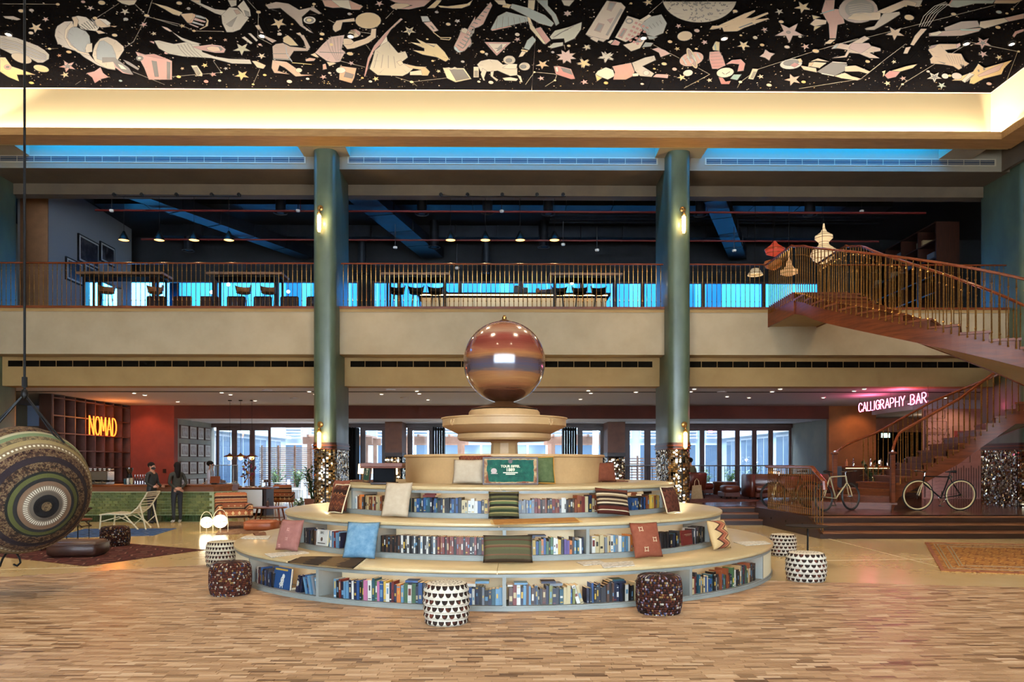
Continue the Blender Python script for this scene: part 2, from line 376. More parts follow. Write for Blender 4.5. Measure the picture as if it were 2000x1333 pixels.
# ------------------------------------------------------------------ folding glass doors at the back of the alcove (picture columns at Y = 30.4)
def wx(px): return at(px, 900, 30.4).x
ZH = 2.98
struct('trim_13', MB().box(-11.75, 11.65, 30.3, 30.5, ZH, 3.14), m_frame)
def gdoor(pa, pb, zb=0, fl=.09, fr=.09, mt=.12):
    global wn
    a, b = wx(pa), wx(pb)
    d = struct('window_%d' % wn, MB().box(a, a+fl, 30.36, 30.44, zb, ZH), m_frame); wn += 1
    part(d, 'stile', MB().box(b-fr, b, 30.36, 30.44, zb, ZH), m_frame)
    part(d, 'top_rail', MB().box(a+fl, b-fr, 30.36, 30.44, ZH-mt, ZH), m_frame)
    part(d, 'bottom_rail', MB().box(a+fl, b-fr, 30.36, 30.44, zb, zb+.12), m_frame)
    part(d, 'pane', MB().box(a+fl, b-fr, 30.39, 30.41, zb+.12, ZH-mt), m_glass)
    return d
for a, b in ((423, 458), (458, 493), (493, 529)): gdoor(a, b, 0, .1, .1)
for a, b in ((704, 754), (796, 846), (1128, 1180), (1220, 1266)): gdoor(a, b, 0, .2, .16)
for a, b in ((1266, 1300), (1340, 1371), (1371, 1405), (1405, 1440), (1440, 1473), (1473, 1505), (1505, 1545)): gdoor(a, b, .42, .09, .09)
def folded(px0, n, step):                                   # leaves folded into a stack, seen edge on
    global wn
    x = wx(px0)
    d = struct('door_%d' % (wn), MB().box(x, x+.045, 29.6, 30.35, .02, ZH), m_dark); wn += 1
    for k in range(1, n): part(d, 'folded_leaf', MB().box(x+k*step, x+k*step+.05, 29.6, 30.35, .02, ZH-.03), m_dark)
    for k in range(n-1): part(d, 'leaf_glass', MB().box(x+k*step+.05, x+k*step+.07, 29.7, 30.3, .15, ZH-.15), m_glass)
folded(684, 4, .11); folded(849, 5, .095); folded(1097, 6, .095)
def pilaster(x0, x1, y0, y1, bl):
    p = struct('wall_pier_%s' % bl, MB().box(x0, x1, y0, y1, 1.95, 3.14), M('pier_brown_'+bl, '6b4028', '5a3420', rough=.6))
    part(p, 'pier_base', MB().box(x0+.02, x1-.02, y0+.02, y1-.02, 0, 1.8), m_dark)
    part(p, 'pier_band', MB().box(x0-.015, x1+.015, y0-.015, y1+.015, 1.8, 1.95), m_dkwood)
    return p
# ------------------------------------------------------------------ mirror mosaic: small tilted chips of mirror on a face
t = NT('mirror_chips', .12, 1); r = t.rnd(True)
t.col(t.ramp(r, [(0, 'f4ead8'), (.55, 'e0c9a0'), (.8, '9a7c55'), (1, 'cfd8e8')])); t.set('Roughness', r*.18+.05); m_chip = t.m
m_grout = M('dark_grout', '16110d', rough=.8)
def chips(mb, o, u, v, n, w, h, s=.046, tilt=.3, rng=random):
    o, u, v, n = Vector(o), Vector(u), Vector(v), Vector(n)
    for i in range(int(w/s)):
        for j in range(int(h/s)):
            c = o+u*((i+.5+rng.uniform(-.15, .15))*s)+v*((j+.5+rng.uniform(-.15, .15))*s)+n*.02
            nn = (n+u*rng.uniform(-tilt, tilt)+v*rng.uniform(-tilt, tilt)).normalized()
            a = nn.cross(v).normalized(); b = nn.cross(a); q = rng.uniform(0, PI); k = s*rng.uniform(.5, .8); c = c+n*rng.uniform(0, .008)
            m_ = rng.choice((3, 4, 4, 5))
            mb.add([c+(a*math.cos(q+2*PI*e/m_)+b*math.sin(q+2*PI*e/m_))*k for e in range(m_)], [tuple(range(m_))])
m_colgreen = M('sea_green_polished_plaster', '47533f', '394433', rough=.42, scale=2.2, stretch=(1,1,.5), coat=.15)
def rrect(x0, x1, y0, y1, r, n=5):
    P = []
    for cx, cy, a in ((x1-r, y0+r, -PI/2), (x1-r, y1-r, 0), (x0+r, y1-r, PI/2), (x0+r, y0+r, PI)):
        for k in range(n+1): P.append((cx+r*math.cos(a+PI/2*k/n), cy+r*math.sin(a+PI/2*k/n)))
    return P
t = NT('sconce_glass', .2); t.col('fff2d8'); t.set('Emission Color', lin('ffdf9e')); t.set('Emission Strength', 30); m_sconce = t.m
def column(xc, label, sconces=True):
    x0, x1, y0, y1 = xc-.285, xc+.285, 18.95, 20.8
    c = thing('column', label, 'column', (xc, 19.9, 0), 0, 'tall green columns of the atrium')
    part(c, 'shaft', MB().prism(rrect(x0, x1, y0, y1, .2), 2.07, 9.6), m_colgreen, True)
    part(c, 'base_core', MB().prism(rrect(x0+.02, x1-.02, y0+.02, y1-.02, .2), 0, 1.9), m_grout, True)
    b = part(c, 'band', MB().prism(rrect(x0-.012, x1+.012, y0-.012, y1+.012, .2), 1.9, 2.07), m_dkwood, True)
    part(b, 'band_moulding', MB().prism(rrect(x0-.03, x1+.03, y0-.03, y1+.03, .2), 1.98, 2.01).prism(rrect(x0-.03, x1+.03, y0-.03, y1+.03, .2), 1.9, 1.92), m_wood, True)
    mb = MB(); rng = random.Random(int(xc*100))
    P = rrect(x0+.02, x1-.02, y0+.02, y1-.02, .2, 6)
    for i in range(len(P)):
        a, b2 = Vector((*P[i], 0)), Vector((*P[(i+1) % len(P)], 0)); L = (b2-a).length
        if L < .02: continue
        u = (b2-a)/L; n = Vector((u.y, -u.x, 0))
        if L < .12:
            for j in range(40):
                cz = .03+j*.047; cc = (a+b2)/2+n*.02+Vector((0,0,cz)); nn = (n+u*rng.uniform(-.35,.35)+Vector((0,0,rng.uniform(-.35,.35)))).normalized()
                e1 = nn.cross(Vector((0,0,1))).normalized(); e2 = nn.cross(e1); q = rng.uniform(0, PI)
                mb.add([cc+(e1*math.cos(q+2*PI*e/4)+e2*math.sin(q+2*PI*e/4))*.036 for e in range(4)], [(0,1,2,3)])
        else: chips(mb, a, u, (0,0,1), n, L, 1.9, rng=rng)
    o = part(c, 'mirror_mosaic', mb, m_chip, True, 0); o['kind'] = 'stuff'
    return c
COLX = (-13.6, -4.54, 4.44, 13.45)
column(COLX[0], 'sea green column at the edge of the picture behind the hanging ball')
column(COLX[1], 'sea green column with mirror mosaic foot on the coffee bar side of the globe')
column(COLX[2], 'sea green column with mirror mosaic foot between the globe and the lounge steps')
column(COLX[3], 'sea green column with blue lit mosaic foot beside the curved staircase')
def sconce(x, z, label):
    y = 18.95
    s = thing('wall_sconce', label, 'wall lamp', (x, y, z), 0, 'glass tube sconces on the columns')
    part(s, 'back_plate', MB().lathe([(.0,.0),(.075,.0),(.075,.02),(.05,.035),(0,.035)], 20).xf(Matrix.Translation((0,0,0)) @ Matrix.Rotation(PI/2, 4, 'X')), m_brass)
    part(s, 'arm', MB().tube([(0,-.03,0),(0,-.10,.0),(0,-.12,-.06),(0,-.12,-.12)], .014, 8).lathe([(.028,-.20),(.05,-.18),(.045,-.13),(.02,-.10),(0,-.10)], 16, (0,-.12,0)), m_brass)
    part(s, 'bulb', MB().sphere((0,-.12,-.25), .05, 12, 8, (1,1,1.2)), m_sconce)
    part(s, 'glass_tube', MB().lathe([(.062,-.62),(.066,-.6),(.066,-.22),(.05,-.18)], 20, (0,-.12,0), cap=False), GLASS('sconce_tube_glass', 'fff1d6', .15, .2))
    part(s, 'lit_diffuser', MB().lathe([(.04,-.58),(.045,-.56),(.045,-.3),(.03,-.26)], 16, (0,-.12,0)), m_sconce)
    lamp('sconce_glow', 'POINT', (x, y-.24, z-.32), 55, (1, .8, .45), size=.06)
sconce(-4.62, 7.95, 'lit glass tube sconce high on the column above the coffee bar side')
sconce(4.50, 7.95, 'lit glass tube sconce high on the column nearest the stair landing')
sconce(-4.62, 2.52, 'lit glass tube sconce low on the column by the potted plant')
sconce(4.54, 2.52, 'lit glass tube sconce low on the column by the lounge steps')
for bl, xa, xb in (('a', 752, 785), ('b', 1187, 1221)):
    x0, x1 = at(xa, 900, 29).x, at(xb, 900, 29).x
    p = pilaster(x0, x1, 29.0, 30.3, bl); mb = MB(); rng = random.Random(3 if bl == 'a' else 4)
    chips(mb, (x0, 29.02, .02), (1,0,0), (0,0,1), (0,-1,0), x1-x0, 1.75, .06, rng=rng)
    for xs, sg in ((x1-.02, 1), (x0+.02, -1)): chips(mb, (xs, 29.05 if sg > 0 else 30.25, .02), (0,sg,0), (0,0,1), (sg,0,0), 1.2, 1.75, .06, rng=rng)
    q = part(p, 'mirror_mosaic', mb, m_chip, False, 0); q['kind'] = 'stuff'
# ------------------------------------------------------------------ round book benches
FC = 11.78                                                  # centre of the fountain on the Y axis
RR = (3.98, 3.29, 2.61); ZB = (0, .44, .87); ZT = (.44, .87, 1.26)
def theta(px, R, py=1000):                                  # where a sight line meets the front of a circle
    d = ray(px, py); a = d[0]**2+d[1]**2; b = -2*d[1]*FC; c = FC*FC-R*R; q = b*b-4*a*c
    t = (-b-math.sqrt(max(q, 0)))/(2*a); return math.atan2(d[0]*t, FC-d[1]*t)
def pol(R, th, z=0): return Vector((R*math.sin(th), FC-R*math.cos(th), z))
t = NT('cream_limestone', .38, 0, .5, .15); co = t.co('Object')
t.col(t.mix(t.noise(co, 22, 3)*.5, t.ramp(t.noise(co, 1.6, 5), [(.3, 'a58f66'), (.7, 'b9a47a')]), '96825a')); t.bump(t.noise(co, 40, 2), .05, .004); m_stone = t.m
m_shelf = M('grey_green_painted_board', '7b7d76', '71736c', rough=.5, scale=3)
m_inner = M('cream_painted_board', 'c9bb98', rough=.6)
TN = ('lowest', 'middle', 'top'); DIV = ([490, 622, 985, 1347, 1487], [588, 737, 985, 1147, 1384], [690, 787, 985, 1186, 1292])
for i in range(3):
    R, z0, z1 = RR[i], ZB[i], ZT[i]; rin = RR[i+1]-.06 if i < 2 else 1.5
    b = thing('book_bench', '%s ring of the round stepped book bench with limestone seat' % TN[i], 'bench', (0, FC, z0), 0, 'stepped rings of the round bench')
    lip = [(rin, .0), (R-.03, 0), (R-.006, .008), (R, .022), (R-.004, .04), (R-.02, .05), (rin, .05), (rin, 0)]
    me = MB().lathe(lip, 12, a0=0, a1=math.radians(35.94), cap=False)
    a1 = math.radians(35.94)
    for a in (0, a1): me.add([(r*math.cos(a), r*math.sin(a), z) for r, z in lip[:-1]], [tuple(range(7))])
    me = me.mesh('seat_segment', m_stone)
    for k in range(10): inst(b, 'seat_segment', me, (0, 0, z1-z0-.05), (0, 0, -PI/2-.018+math.radians(36*k)))
    part(b, 'plinth', MB().lathe([(R-.5, 0), (R-.015, 0), (R-.015, .045), (R-.5, .045)], 96, cap=False), m_shelf)
    part(b, 'shelf_board', MB().lathe([(R-.5, .0455), (R-.025, .0455), (R-.025, .06), (R-.5, .06)], 96, cap=False), m_shelf)
    part(b, 'back_panel', MB().lathe([(R-.40, .06), (R-.40, z1-z0-.05)], 96, cap=False), m_inner)
    part(b, 'front_rail', MB().lathe([(R-.05, z1-z0-.051), (R-.05, z1-z0-.085), (R-.025, z1-z0-.085), (R-.025, z1-z0-.051)], 96, cap=False), m_shelf)
    ths = [theta(p, R-.05) for p in DIV[i]]
    ths += [ths[-1]+math.radians(k) for k in (30, 60, 90, 120, 150)]
    dm = MB().box(-.02, .02, .03, .40, .06, z1-z0-.05).mesh('divider', m_shelf)
    for th in ths:
        p = pol(R, th); inst(b, 'divider', dm, (p.x, p.y-FC, 0), (0, 0, th))
    part(b, 'shelf_light', MB().lathe([(R-.13, z1-z0-.062), (R-.115, z1-z0-.062), (R-.115, z1-z0-.052), (R-.13, z1-z0-.052), (R-.13, z1-z0-.062)], 72, a0=math.radians(-175), a1=math.radians(-5), cap=False), m_shelfled)
    for s in (0, 4):                                        # closed panels round the back of the ring
        a0_, a1_ = (ths[4], ths[4]+.6) if s else (ths[0]-.6, ths[0])
        part(b, 'end_panel', MB().lathe([(R-.03, .06), (R-.03, z1-z0-.076)], 20, a0=a0_-PI/2, a1=a1_-PI/2, cap=False), m_inner)
t = NT('warmlit_carved_limestone', .5, 0, .4); co = t.co('Object')
t.col(t.mix(t.noise(co, 30, 3)*.5, t.ramp(t.noise(co, 2.2, 5), [(.3, 'a98456'), (.7, 'bd9868')]), '94724a')); t.bump(t.noise(co, 50, 2), .1, .004); m_stone2 = t.m  # tan tint puts the warm light into the stone colour
# ------------------------------------------------------------------ stone fountain with the globe
f = thing('stone_fountain', 'carved limestone fountain drum with a wide two-tier basin on a short stem', 'fountain', (0, FC, 1.26))
z = lambda v: v-1.26
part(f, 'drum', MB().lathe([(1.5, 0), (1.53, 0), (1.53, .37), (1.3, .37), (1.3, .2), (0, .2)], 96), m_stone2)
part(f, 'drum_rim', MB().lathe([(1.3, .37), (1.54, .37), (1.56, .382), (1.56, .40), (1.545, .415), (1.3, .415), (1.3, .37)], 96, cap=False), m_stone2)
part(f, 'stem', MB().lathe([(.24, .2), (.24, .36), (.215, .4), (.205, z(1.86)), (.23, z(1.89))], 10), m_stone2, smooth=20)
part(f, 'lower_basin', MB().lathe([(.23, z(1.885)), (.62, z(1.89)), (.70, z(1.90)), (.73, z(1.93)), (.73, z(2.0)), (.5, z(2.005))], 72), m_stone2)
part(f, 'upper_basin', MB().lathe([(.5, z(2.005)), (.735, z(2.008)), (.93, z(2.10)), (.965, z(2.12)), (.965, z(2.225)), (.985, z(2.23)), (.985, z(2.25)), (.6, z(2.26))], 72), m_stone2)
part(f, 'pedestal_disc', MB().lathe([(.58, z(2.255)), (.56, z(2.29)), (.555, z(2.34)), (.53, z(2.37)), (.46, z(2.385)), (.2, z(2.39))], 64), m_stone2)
for px in (880, 1078):
    th = math.asin(((px-985)/FPX*(FC-.95))/.97); q = Vector((.975*math.sin(th), -.975*math.cos(th)))
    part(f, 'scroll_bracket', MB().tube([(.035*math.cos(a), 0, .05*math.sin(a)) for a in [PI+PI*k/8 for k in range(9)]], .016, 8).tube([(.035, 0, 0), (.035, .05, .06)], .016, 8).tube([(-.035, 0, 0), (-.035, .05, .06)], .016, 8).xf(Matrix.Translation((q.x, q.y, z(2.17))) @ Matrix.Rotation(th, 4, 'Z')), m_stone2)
m_bronze = M('dark_bronze', '8a5a34', '6c4424', rough=.35, metal=.4, scale=6)
t = NT('lacquered_globe_bands', .12, 0, .6, 1); x, y, zz = t.xyz('Object'); co = t.co('Object', (1.2, 1.2, 16))
nz = t.noise(co, 1.4, 6, .7)
v = zz/1.3+.5+(nz-.5)*.12
t.col(t.mix((t.noise(t.co('Object', (1.2, 1.2, 60)), 2.2, 5, .8)-.28)*1.3, t.ramp(v, [(0, '2a120a'), (.13, '24100a'), (.2, '7a4a2c'), (.27, '94683c'), (.33, '8a5c38'), (.37, '3c4650'), (.43, '2c3f58'), (.49, '4a3a38'), (.55, 'a06a3a'), (.6, '8a4a34'), (.7, '702c24'), (.76, '843c30'), (.82, 'a07c60'), (.9, '9a6244'), (1, '6a3424')]), '6a3c2a'))
t.set('Roughness', .16); m_globe = t.m
g = thing('spinning_globe', 'large lacquered globe with blurred rust, tan and blue bands above the fountain', 'globe', (0, FC, 2.39))
part(g, 'ball', MB().sphere((0, 0, 0), .641, 72, 48).xf(Matrix.Translation((0,0,0))), m_globe).location = (0, 0, .74)
part(g, 'foot_cone', MB().lathe([(.52, .0), (.48, .012), (.3, .06), (.16, .105), (.13, .125), (0, .125)], 48), m_bronze)
part(g, 'finial', MB().lathe([(.0, 1.365), (.075, 1.37), (.085, 1.385), (.06, 1.40), (.035, 1.41), (.035, 1.445), (.025, 1.455), (.02, 1.47), (0, 1.475)], 24), m_brass)
# ------------------------------------------------------------------ books
PAL = dict(navy=(.006, .009, .026), black=(.004, .004, .005), white=(.43, .41, .35), cream=(.34, .27, .14), red=(.10, .011, .008), rust=(.145, .035, .01), teal=(.011, .05, .065), blue=(.011, .046, .13), sky=(.075, .165, .24), green=(.031, .075, .028), olive=(.12, .122, .029), yellow=(.37, .23, .031), orange=(.37, .11, .019), pink=(.30, .09, .167), purple=(.058, .034, .127), brown=(.05, .022, .011), grey=(.12, .127, .135), tan=(.24, .165, .076), magenta=(.21, .018, .07), charcoal=(.018, .018, .021))
CM = {k: M('book_cover_'+k, h, rough=.45) for k, h in PAL.items()}
m_pages = M('paper_pages', 'd8c9a4', 'c4b48c', rough=.8, scale=60, stretch=(30,1,1))
BME = {}; PG = MB().box(-.42, .42, .04, .97, .015, .985).mesh('pages', m_pages)
LBM = {k: MB().box(-.30, .30, -.012, .001, 0, 1).mesh('spine_label', CM[k]) for k in ('white', 'cream', 'yellow', 'sky', 'red', 'black')}
def bmesh_of(c):
    if c not in BME:
        BME[c] = MB().box(-.5, .5, 0, .04, 0, 1).box(-.5, -.43, .04, 1, 0, 1).box(.43, .5, .04, 1, 0, 1).mesh('book_cover', CM[c])
    return BME[c]
def ordn(n): return '%d%s' % (n, 'th' if 10 <= n % 100 <= 20 else {1:'st', 2:'nd', 3:'rd'}.get(n % 10, 'th'))
SPEC = []
rb = random.Random(21)
def book(loc, rot, t_, d_, h_, c, label, group, lbl=None, lbh=(.35, .3)):
    s_ = dict(loc=Vector(loc), rot=rot, sc=(t_, d_, h_), c=c, label=label, group=group, lbl=lbl, lbh=lbh); SPEC.append(s_); return s_
DARK = 'navy black black charcoal charcoal blue black brown teal navy red white'.split()
COOL = 'white sky blue navy white teal cream black grey blue sky white'.split()
MIX = 'navy black charcoal black navy white blue teal red cream yellow green purple sky brown orange charcoal pink white'.split()
WARMP = 'cream tan brown red black white orange rust olive cream'.split()
PALE = 'white cream white sky grey tan white black orange'.split()
def run(tier, pa, pb, hmin, hmax, pal, where, tmin=.020, tmax=.042, back=.07, lean=0, series=None, dep=(.12, .17)):
    R = RR[tier]-back; zb = ZB[tier]+.06; th = theta(pa, R); te = theta(pb, R); n = 0
    while th < te:
        t_ = rb.uniform(tmin, tmax); n += 1; a = th+t_/2/R; c = series(n) if series else rb.choice(pal)
        h_ = rb.uniform(hmin, hmax); d_ = rb.uniform(*dep)
        p = pol(R-rb.uniform(0, .025), a, zb)
        lb = None if series is None and rb.random() < .35 else rb.choice(('white', 'cream', 'yellow', 'sky', 'black') if c not in ('white', 'cream') else ('black', 'red', 'sky'))
        book(p, (0, rb.uniform(-.02, .02)+lean, a), t_, d_, h_, c, '%s book %s from left %s, %s shelf' % (c, ordn(n), where, TN[tier]), 'books on the round bench shelves', lb, (rb.uniform(.2, .5), rb.uniform(.12, .4)))
        th += (t_+.0015)/R
def flat(tier, px, n, where, zadd=0, wd=.2, pal=MIX):
    R = RR[tier]-.1; a = theta(px, R); z_ = ZB[tier]+.06+zadd
    for k in range(n):
        t_ = rb.uniform(.015, .03); c = rb.choice(pal); p = pol(R, a+rb.uniform(-.01, .01)*2, z_)
        o = book((p.x, p.y, z_), (0, PI/2, 0), t_, .14, wd*rb.uniform(.85, 1), c, '%s book lying flat %s, %s up, %s shelf' % (c, where, ordn(k+1), TN[tier]), 'books on the round bench shelves')
        R2 = Matrix.Rotation(a+rb.uniform(-.1, .1), 4, 'Z') @ Matrix.Rotation(PI/2, 4, 'Y'); o['rot'] = R2.to_euler()
        o['loc'] = p+Vector((-math.cos(a)*wd/2, -math.sin(a)*wd/2, t_/2)); z_ += t_+.001
# lowest ring
run(0, 497, 532, .17, .21, DARK, 'in the end bay by the brown knitted pouf')
run(0, 574, 584, .2, .22, ['navy'], 'leaning by the divider', lean=.28)
run(0, 596, 618, .18, .22, COOL, 'beside the divider, tilted,', lean=-.22)
run(0, 651, 704, .18, .22, ['navy', 'red', 'sky', 'white', 'black', 'blue'], 'in the bay left of centre, first stretch,')
run(0, 705, 830, .18, .24, MIX, 'in the bay left of centre, second stretch,', .024, .05)
run(0, 832, 977, .15, .19, COOL, 'left of centre behind the spotted pouf')
run(0, 994, 1045, .17, .22, ['red', 'brown', 'white', 'blue', 'sky', 'navy', 'white'], 'just right of the centre divider')
run(0, 1046, 1122, .15, .2, ['olive', 'sky', 'blue', 'cream', 'brown', 'navy', 'charcoal', 'teal'], 'in the middle right bay, centre stretch,')
run(0, 1128, 1140, .2, .21, ['white', 'cream'], 'tilted in the middle right bay', lean=-.3)
run(0, 1147, 1238, .15, .22, DARK+['sky', 'green'], 'in the middle right bay before the coloured pouf')
run(0, 1240, 1330, .17, .21, COOL, 'in the middle right bay behind the coloured pouf')
run(0, 1352, 1478, .14, .24, DARK+['rust', 'red', 'green', 'cream', 'tan'], 'in the bay by the side table', .022, .044)
flat(0, 555, 1, 'in front of the dog book', 0, .2, ['cream'])
for px in (815, 860, 930, 1020, 1075, 1200): flat(0, px, 2, 'over %s' % {815:'the bay left of centre', 860:'the spotted pouf', 930:'the pouf edge', 1020:'the centre divider', 1075:'the middle right bay', 1200:'the far right of the bay'}[px], .19, .16, COOL)
# middle ring
run(1, 592, 616, .17, .2, DARK, 'at the pink cushion end')
run(1, 640, 664, .18, .21, ['white', 'black', 'red', 'sky', 'navy'], 'just before the blue cushion')
run(1, 742, 778, .19, .195, DARK, 'in the bound set, first part,', .024, .028, series=lambda n: ('brown', 'black')[n % 2])
run(1, 778, 850, .20, .205, DARK, 'in the bound set, second part,', .024, .028, series=lambda n: ('black', 'charcoal', 'white')[n % 3])
run(1, 850, 912, .20, .205, DARK, 'in the bound set, red part,', .024, .028, series=lambda n: ('red', 'black', 'red', 'rust')[n % 4])
run(1, 912, 950, .20, .205, DARK, 'in the bound set, last part,', .024, .028, series=lambda n: ('charcoal', 'red', 'black')[n % 3])
run(1, 1034, 1138, .15, .2, MIX, 'just right of the olive cushion', .018, .04)
run(1, 1158, 1182, .19, .22, ['white', 'white', 'cream'], 'at the pale end', .03, .05)
run(1, 1182, 1245, .17, .2, PALE, 'in the bay left of the terracotta cushion', .022, .044)
run(1, 1292, 1330, .16, .2, DARK+['white'], 'just right of the terracotta cushion')
run(1, 1356, 1378, .19, .22, ['navy', 'white', 'black'], 'at the end by the zigzag cushion')
flat(1, 1040, 2, 'behind the olive cushion', .19, .2, ['white', 'navy', 'cream'])
flat(1, 1346, 1, 'under the red cover', 0, .16, ['cream'])
# top ring
run(2, 694, 748, .16, .2, WARMP, 'at the end by the brown cushion', .018, .04)
run(2, 792, 884, .15, .19, DARK+['cream', 'blue'], 'right of the cream cushion', .018, .04)
run(2, 886, 956, .15, .2, ['white', 'rust', 'navy', 'charcoal', 'blue', 'cream', 'black', 'yellow'], 'left of the striped cushion', .022, .044)
run(2, 1012, 1040, .15, .17, ['sky', 'blue', 'white', 'grey'], 'right of the green striped cushion')
run(2, 1040, 1128, .16, .19, ['red', 'black', 'brown', 'black', 'rust', 'charcoal', 'grey', 'red', 'white'], 'in the dark red stretch', .018, .04)
run(2, 1128, 1168, .17, .22, ['rust', 'red', 'cream', 'navy', 'black'], 'before the brown striped cushion', .03, .05)
run(2, 1234, 1262, .15, .17, ['black', 'navy', 'charcoal', 'blue'], 'behind the brown striped cushion')
run(2, 1268, 1288, .17, .18, ['rust', 'yellow'], 'at the stair end', .03, .05)
flat(2, 1262, 3, 'on the dark books', .18, .22, ['charcoal', 'brown', 'black']); flat(2, 835, 2, 'on the dark row', .19, .18, ['black', 'red', 'charcoal'])
flat(2, 1243, 2, 'beside the brown striped cushion', .19, .14, ['rust', 'cream'])
# the 292 that show largest are objects of their own, the rest are one joined part
def shown(s_): return max(s_['sc'][0], .0)*s_['sc'][2]/(s_['loc'].y)**2
SPEC.sort(key=shown, reverse=True); far = MB(); FM = {}
def fm(mt):
    if mt.name not in FM: FM[mt.name] = (len(FM), mt)
    return FM[mt.name][0]
from mathutils import Euler
for k, s_ in enumerate(SPEC):
    if k < 292:
        o = link(bpy.data.objects.new('book', bmesh_of(s_['c']))); o.location = s_['loc']; o.rotation_euler = s_['rot']; o.scale = s_['sc']
        tag(o, s_['label'], 'book', s_['group']); inst(o, 'pages', PG)
        if s_['lbl']:
            inst(o, 'spine_label', LBM[s_['lbl']], (0, 0, s_['lbh'][0]), (0,0,0), (rb.uniform(.5, 1.3), 1, s_['lbh'][1]))
            if k % 3: inst(o, 'spine_label', LBM[rb.choice(('white', 'cream', 'yellow', 'sky', 'red', 'black'))], (0, 0, rb.choice((.06, .1, .82, .88))), (0,0,0), (rb.uniform(.7, 1.4), 1, rb.uniform(.03, .08)))
    else:
        X = Matrix.LocRotScale(s_['loc'], Euler(s_['rot']), Vector(s_['sc'])); q = MB(); i = fm(CM[s_['c']])
        q.box(-.5, .5, 0, .04, 0, 1, i).box(-.5, -.43, .04, 1, 0, 1, i).box(.43, .5, .04, 1, 0, 1, i).box(-.42, .42, .04, .97, .015, .985, fm(m_pages))
        if s_['lbl']: q.box(-.3, .3, -.012, .001, s_['lbh'][0], sum(s_['lbh']), fm(CM[s_['lbl']]))
        q.xf(X); n = len(far.v); far.v += q.v; far.f += [tuple(a+n for a in f_) for f_ in q.f]; far.mi += q.mi
solid('small_books', far, [v[1] for v in sorted(FM.values(), key=lambda a: a[0])], 'smaller books filling the remaining stretches of the round bench shelves', 'books', kind='stuff', smooth=0)
# books that show their front cover
def facing(tier, pa, pb, h_, base, label, deco, back=.09, lean=-.12):
    R = RR[tier]-back; a, b_ = theta(pa, R), theta(pb, R); th = (a+b_)/2; w_ = R*(b_-a); p = pol(R, th, ZB[tier]+.062)
    o = thing('book', label, 'book', p, th, 'books on the round bench shelves')
    L = Matrix.Rotation(lean, 4, 'X')
    part(o, 'cover', MB().box(-w_/2, w_/2, 0, .003, 0, h_).box(-w_/2, w_/2, .022, .025, 0, h_).box(-w_/2, -w_/2+.003, .003, .022, 0, h_).xf(L), CM[base])
    part(o, 'pages', MB().box(-w_/2+.003, w_/2-.004, .0035, .0215, .003, h_-.003).xf(L), m_pages)
    for nm, mb, mt in deco(w_, h_): part(o, nm, mb.xf(L), mt, label=None)
def d_epic(w_, h_):
    r = []
    for s, zz_, sz in (('EPIC', .80, .045), ('DISCOVERIES', .66, .016)):
        me = textmesh(s, sz, .0005, .0005); mb = MB(); mb.v = [(q.co.x, -.001-q.co.z, q.co.y+zz_*h_) for q in me.vertices]; mb.f = [tuple(f_.vertices) for f_ in me.polygons]; mb.mi = [0]*len(mb.f); r.append(('title', mb, CM['charcoal']))
    r.append(('cover_emblem', MB().lathe([(0, 0), (.026, 0), (.026, .001), (0, .001)], 20).xf(Matrix.Translation((0, -.0005, .4*h_)) @ Matrix.Rotation(PI/2, 4, 'X')), CM['brown']))
    r.append(('cover_rule', MB().box(-w_*.35, w_*.35, -.001, 0, .12*h_, .17*h_), CM['charcoal'])); return r[0:1]+r[2:]
facing(1, 617, 638, .20, 'white', 'white book facing out with black capitals EPIC on the middle book shelf', d_epic)
def d_dog(w_, h_):
    sp = MB().sphere((.01, 0, .10), .045, 14, 8, (.8, .03, 1)).sphere((-.005, 0, .055), .03, 12, 8, (1.5, .03, .8)).sphere((.03, 0, .15), .028, 12, 8, (1, .03, 1)).box(-.03, -.018, -.002, 0, .012, .05).box(.02, .03, -.002, 0, .012, .05)
    return [('cover_print', sp, CM['white']), ('title_band', MB().box(-w_*.42, w_*.3, -.0012, 0, .86*h_, .94*h_), CM['yellow']), ('spots', MB().sphere((.005, -.001, .12), .007, 8, 6, (1,.2,1)).sphere((.02, -.001, .09), .006, 8, 6, (1,.2,1)).sphere((-.02, -.001, .06), .006, 8, 6, (1,.2,1)), CM['black'])]
facing(0, 533, 566, .25, 'blue', 'large blue picture book facing out with a spotted dog on the lowest shelf', d_dog)
facing(1, 1334, 1356, .19, 'red', 'red hardback facing out on the middle shelf near the zigzag cushion', lambda w_, h_: [('title_rule', MB().box(-w_*.3, w_*.3, -.001, 0, .7*h_, .72*h_).box(-w_*.2, w_*.2, -.001, 0, .62*h_, .635*h_), CM['cream'])])
facing(1, 1180, 1193, .17, 'orange', 'small orange paperback facing out among pale books on the middle shelf', lambda w_, h_: [('title_rule', MB().box(-w_*.3, w_*.3, -.001, 0, .7*h_, .8*h_), CM['brown'])])
facing(2, 868, 884, .15, 'sky', 'pale blue paperback facing out on the top shelf left of centre', lambda w_, h_: [('cover_print', MB().box(-w_*.35, w_*.35, -.001, 0, .2*h_, .55*h_), CM['navy'])])
facing(0, 671, 688, .19, 'sky', 'light blue book facing out on the lowest shelf left of centre', lambda w_, h_: [('cover_print', MB().box(-w_*.38, w_*.38, -.001, 0, .1*h_, .8*h_), CM['white'])], lean=-.25)
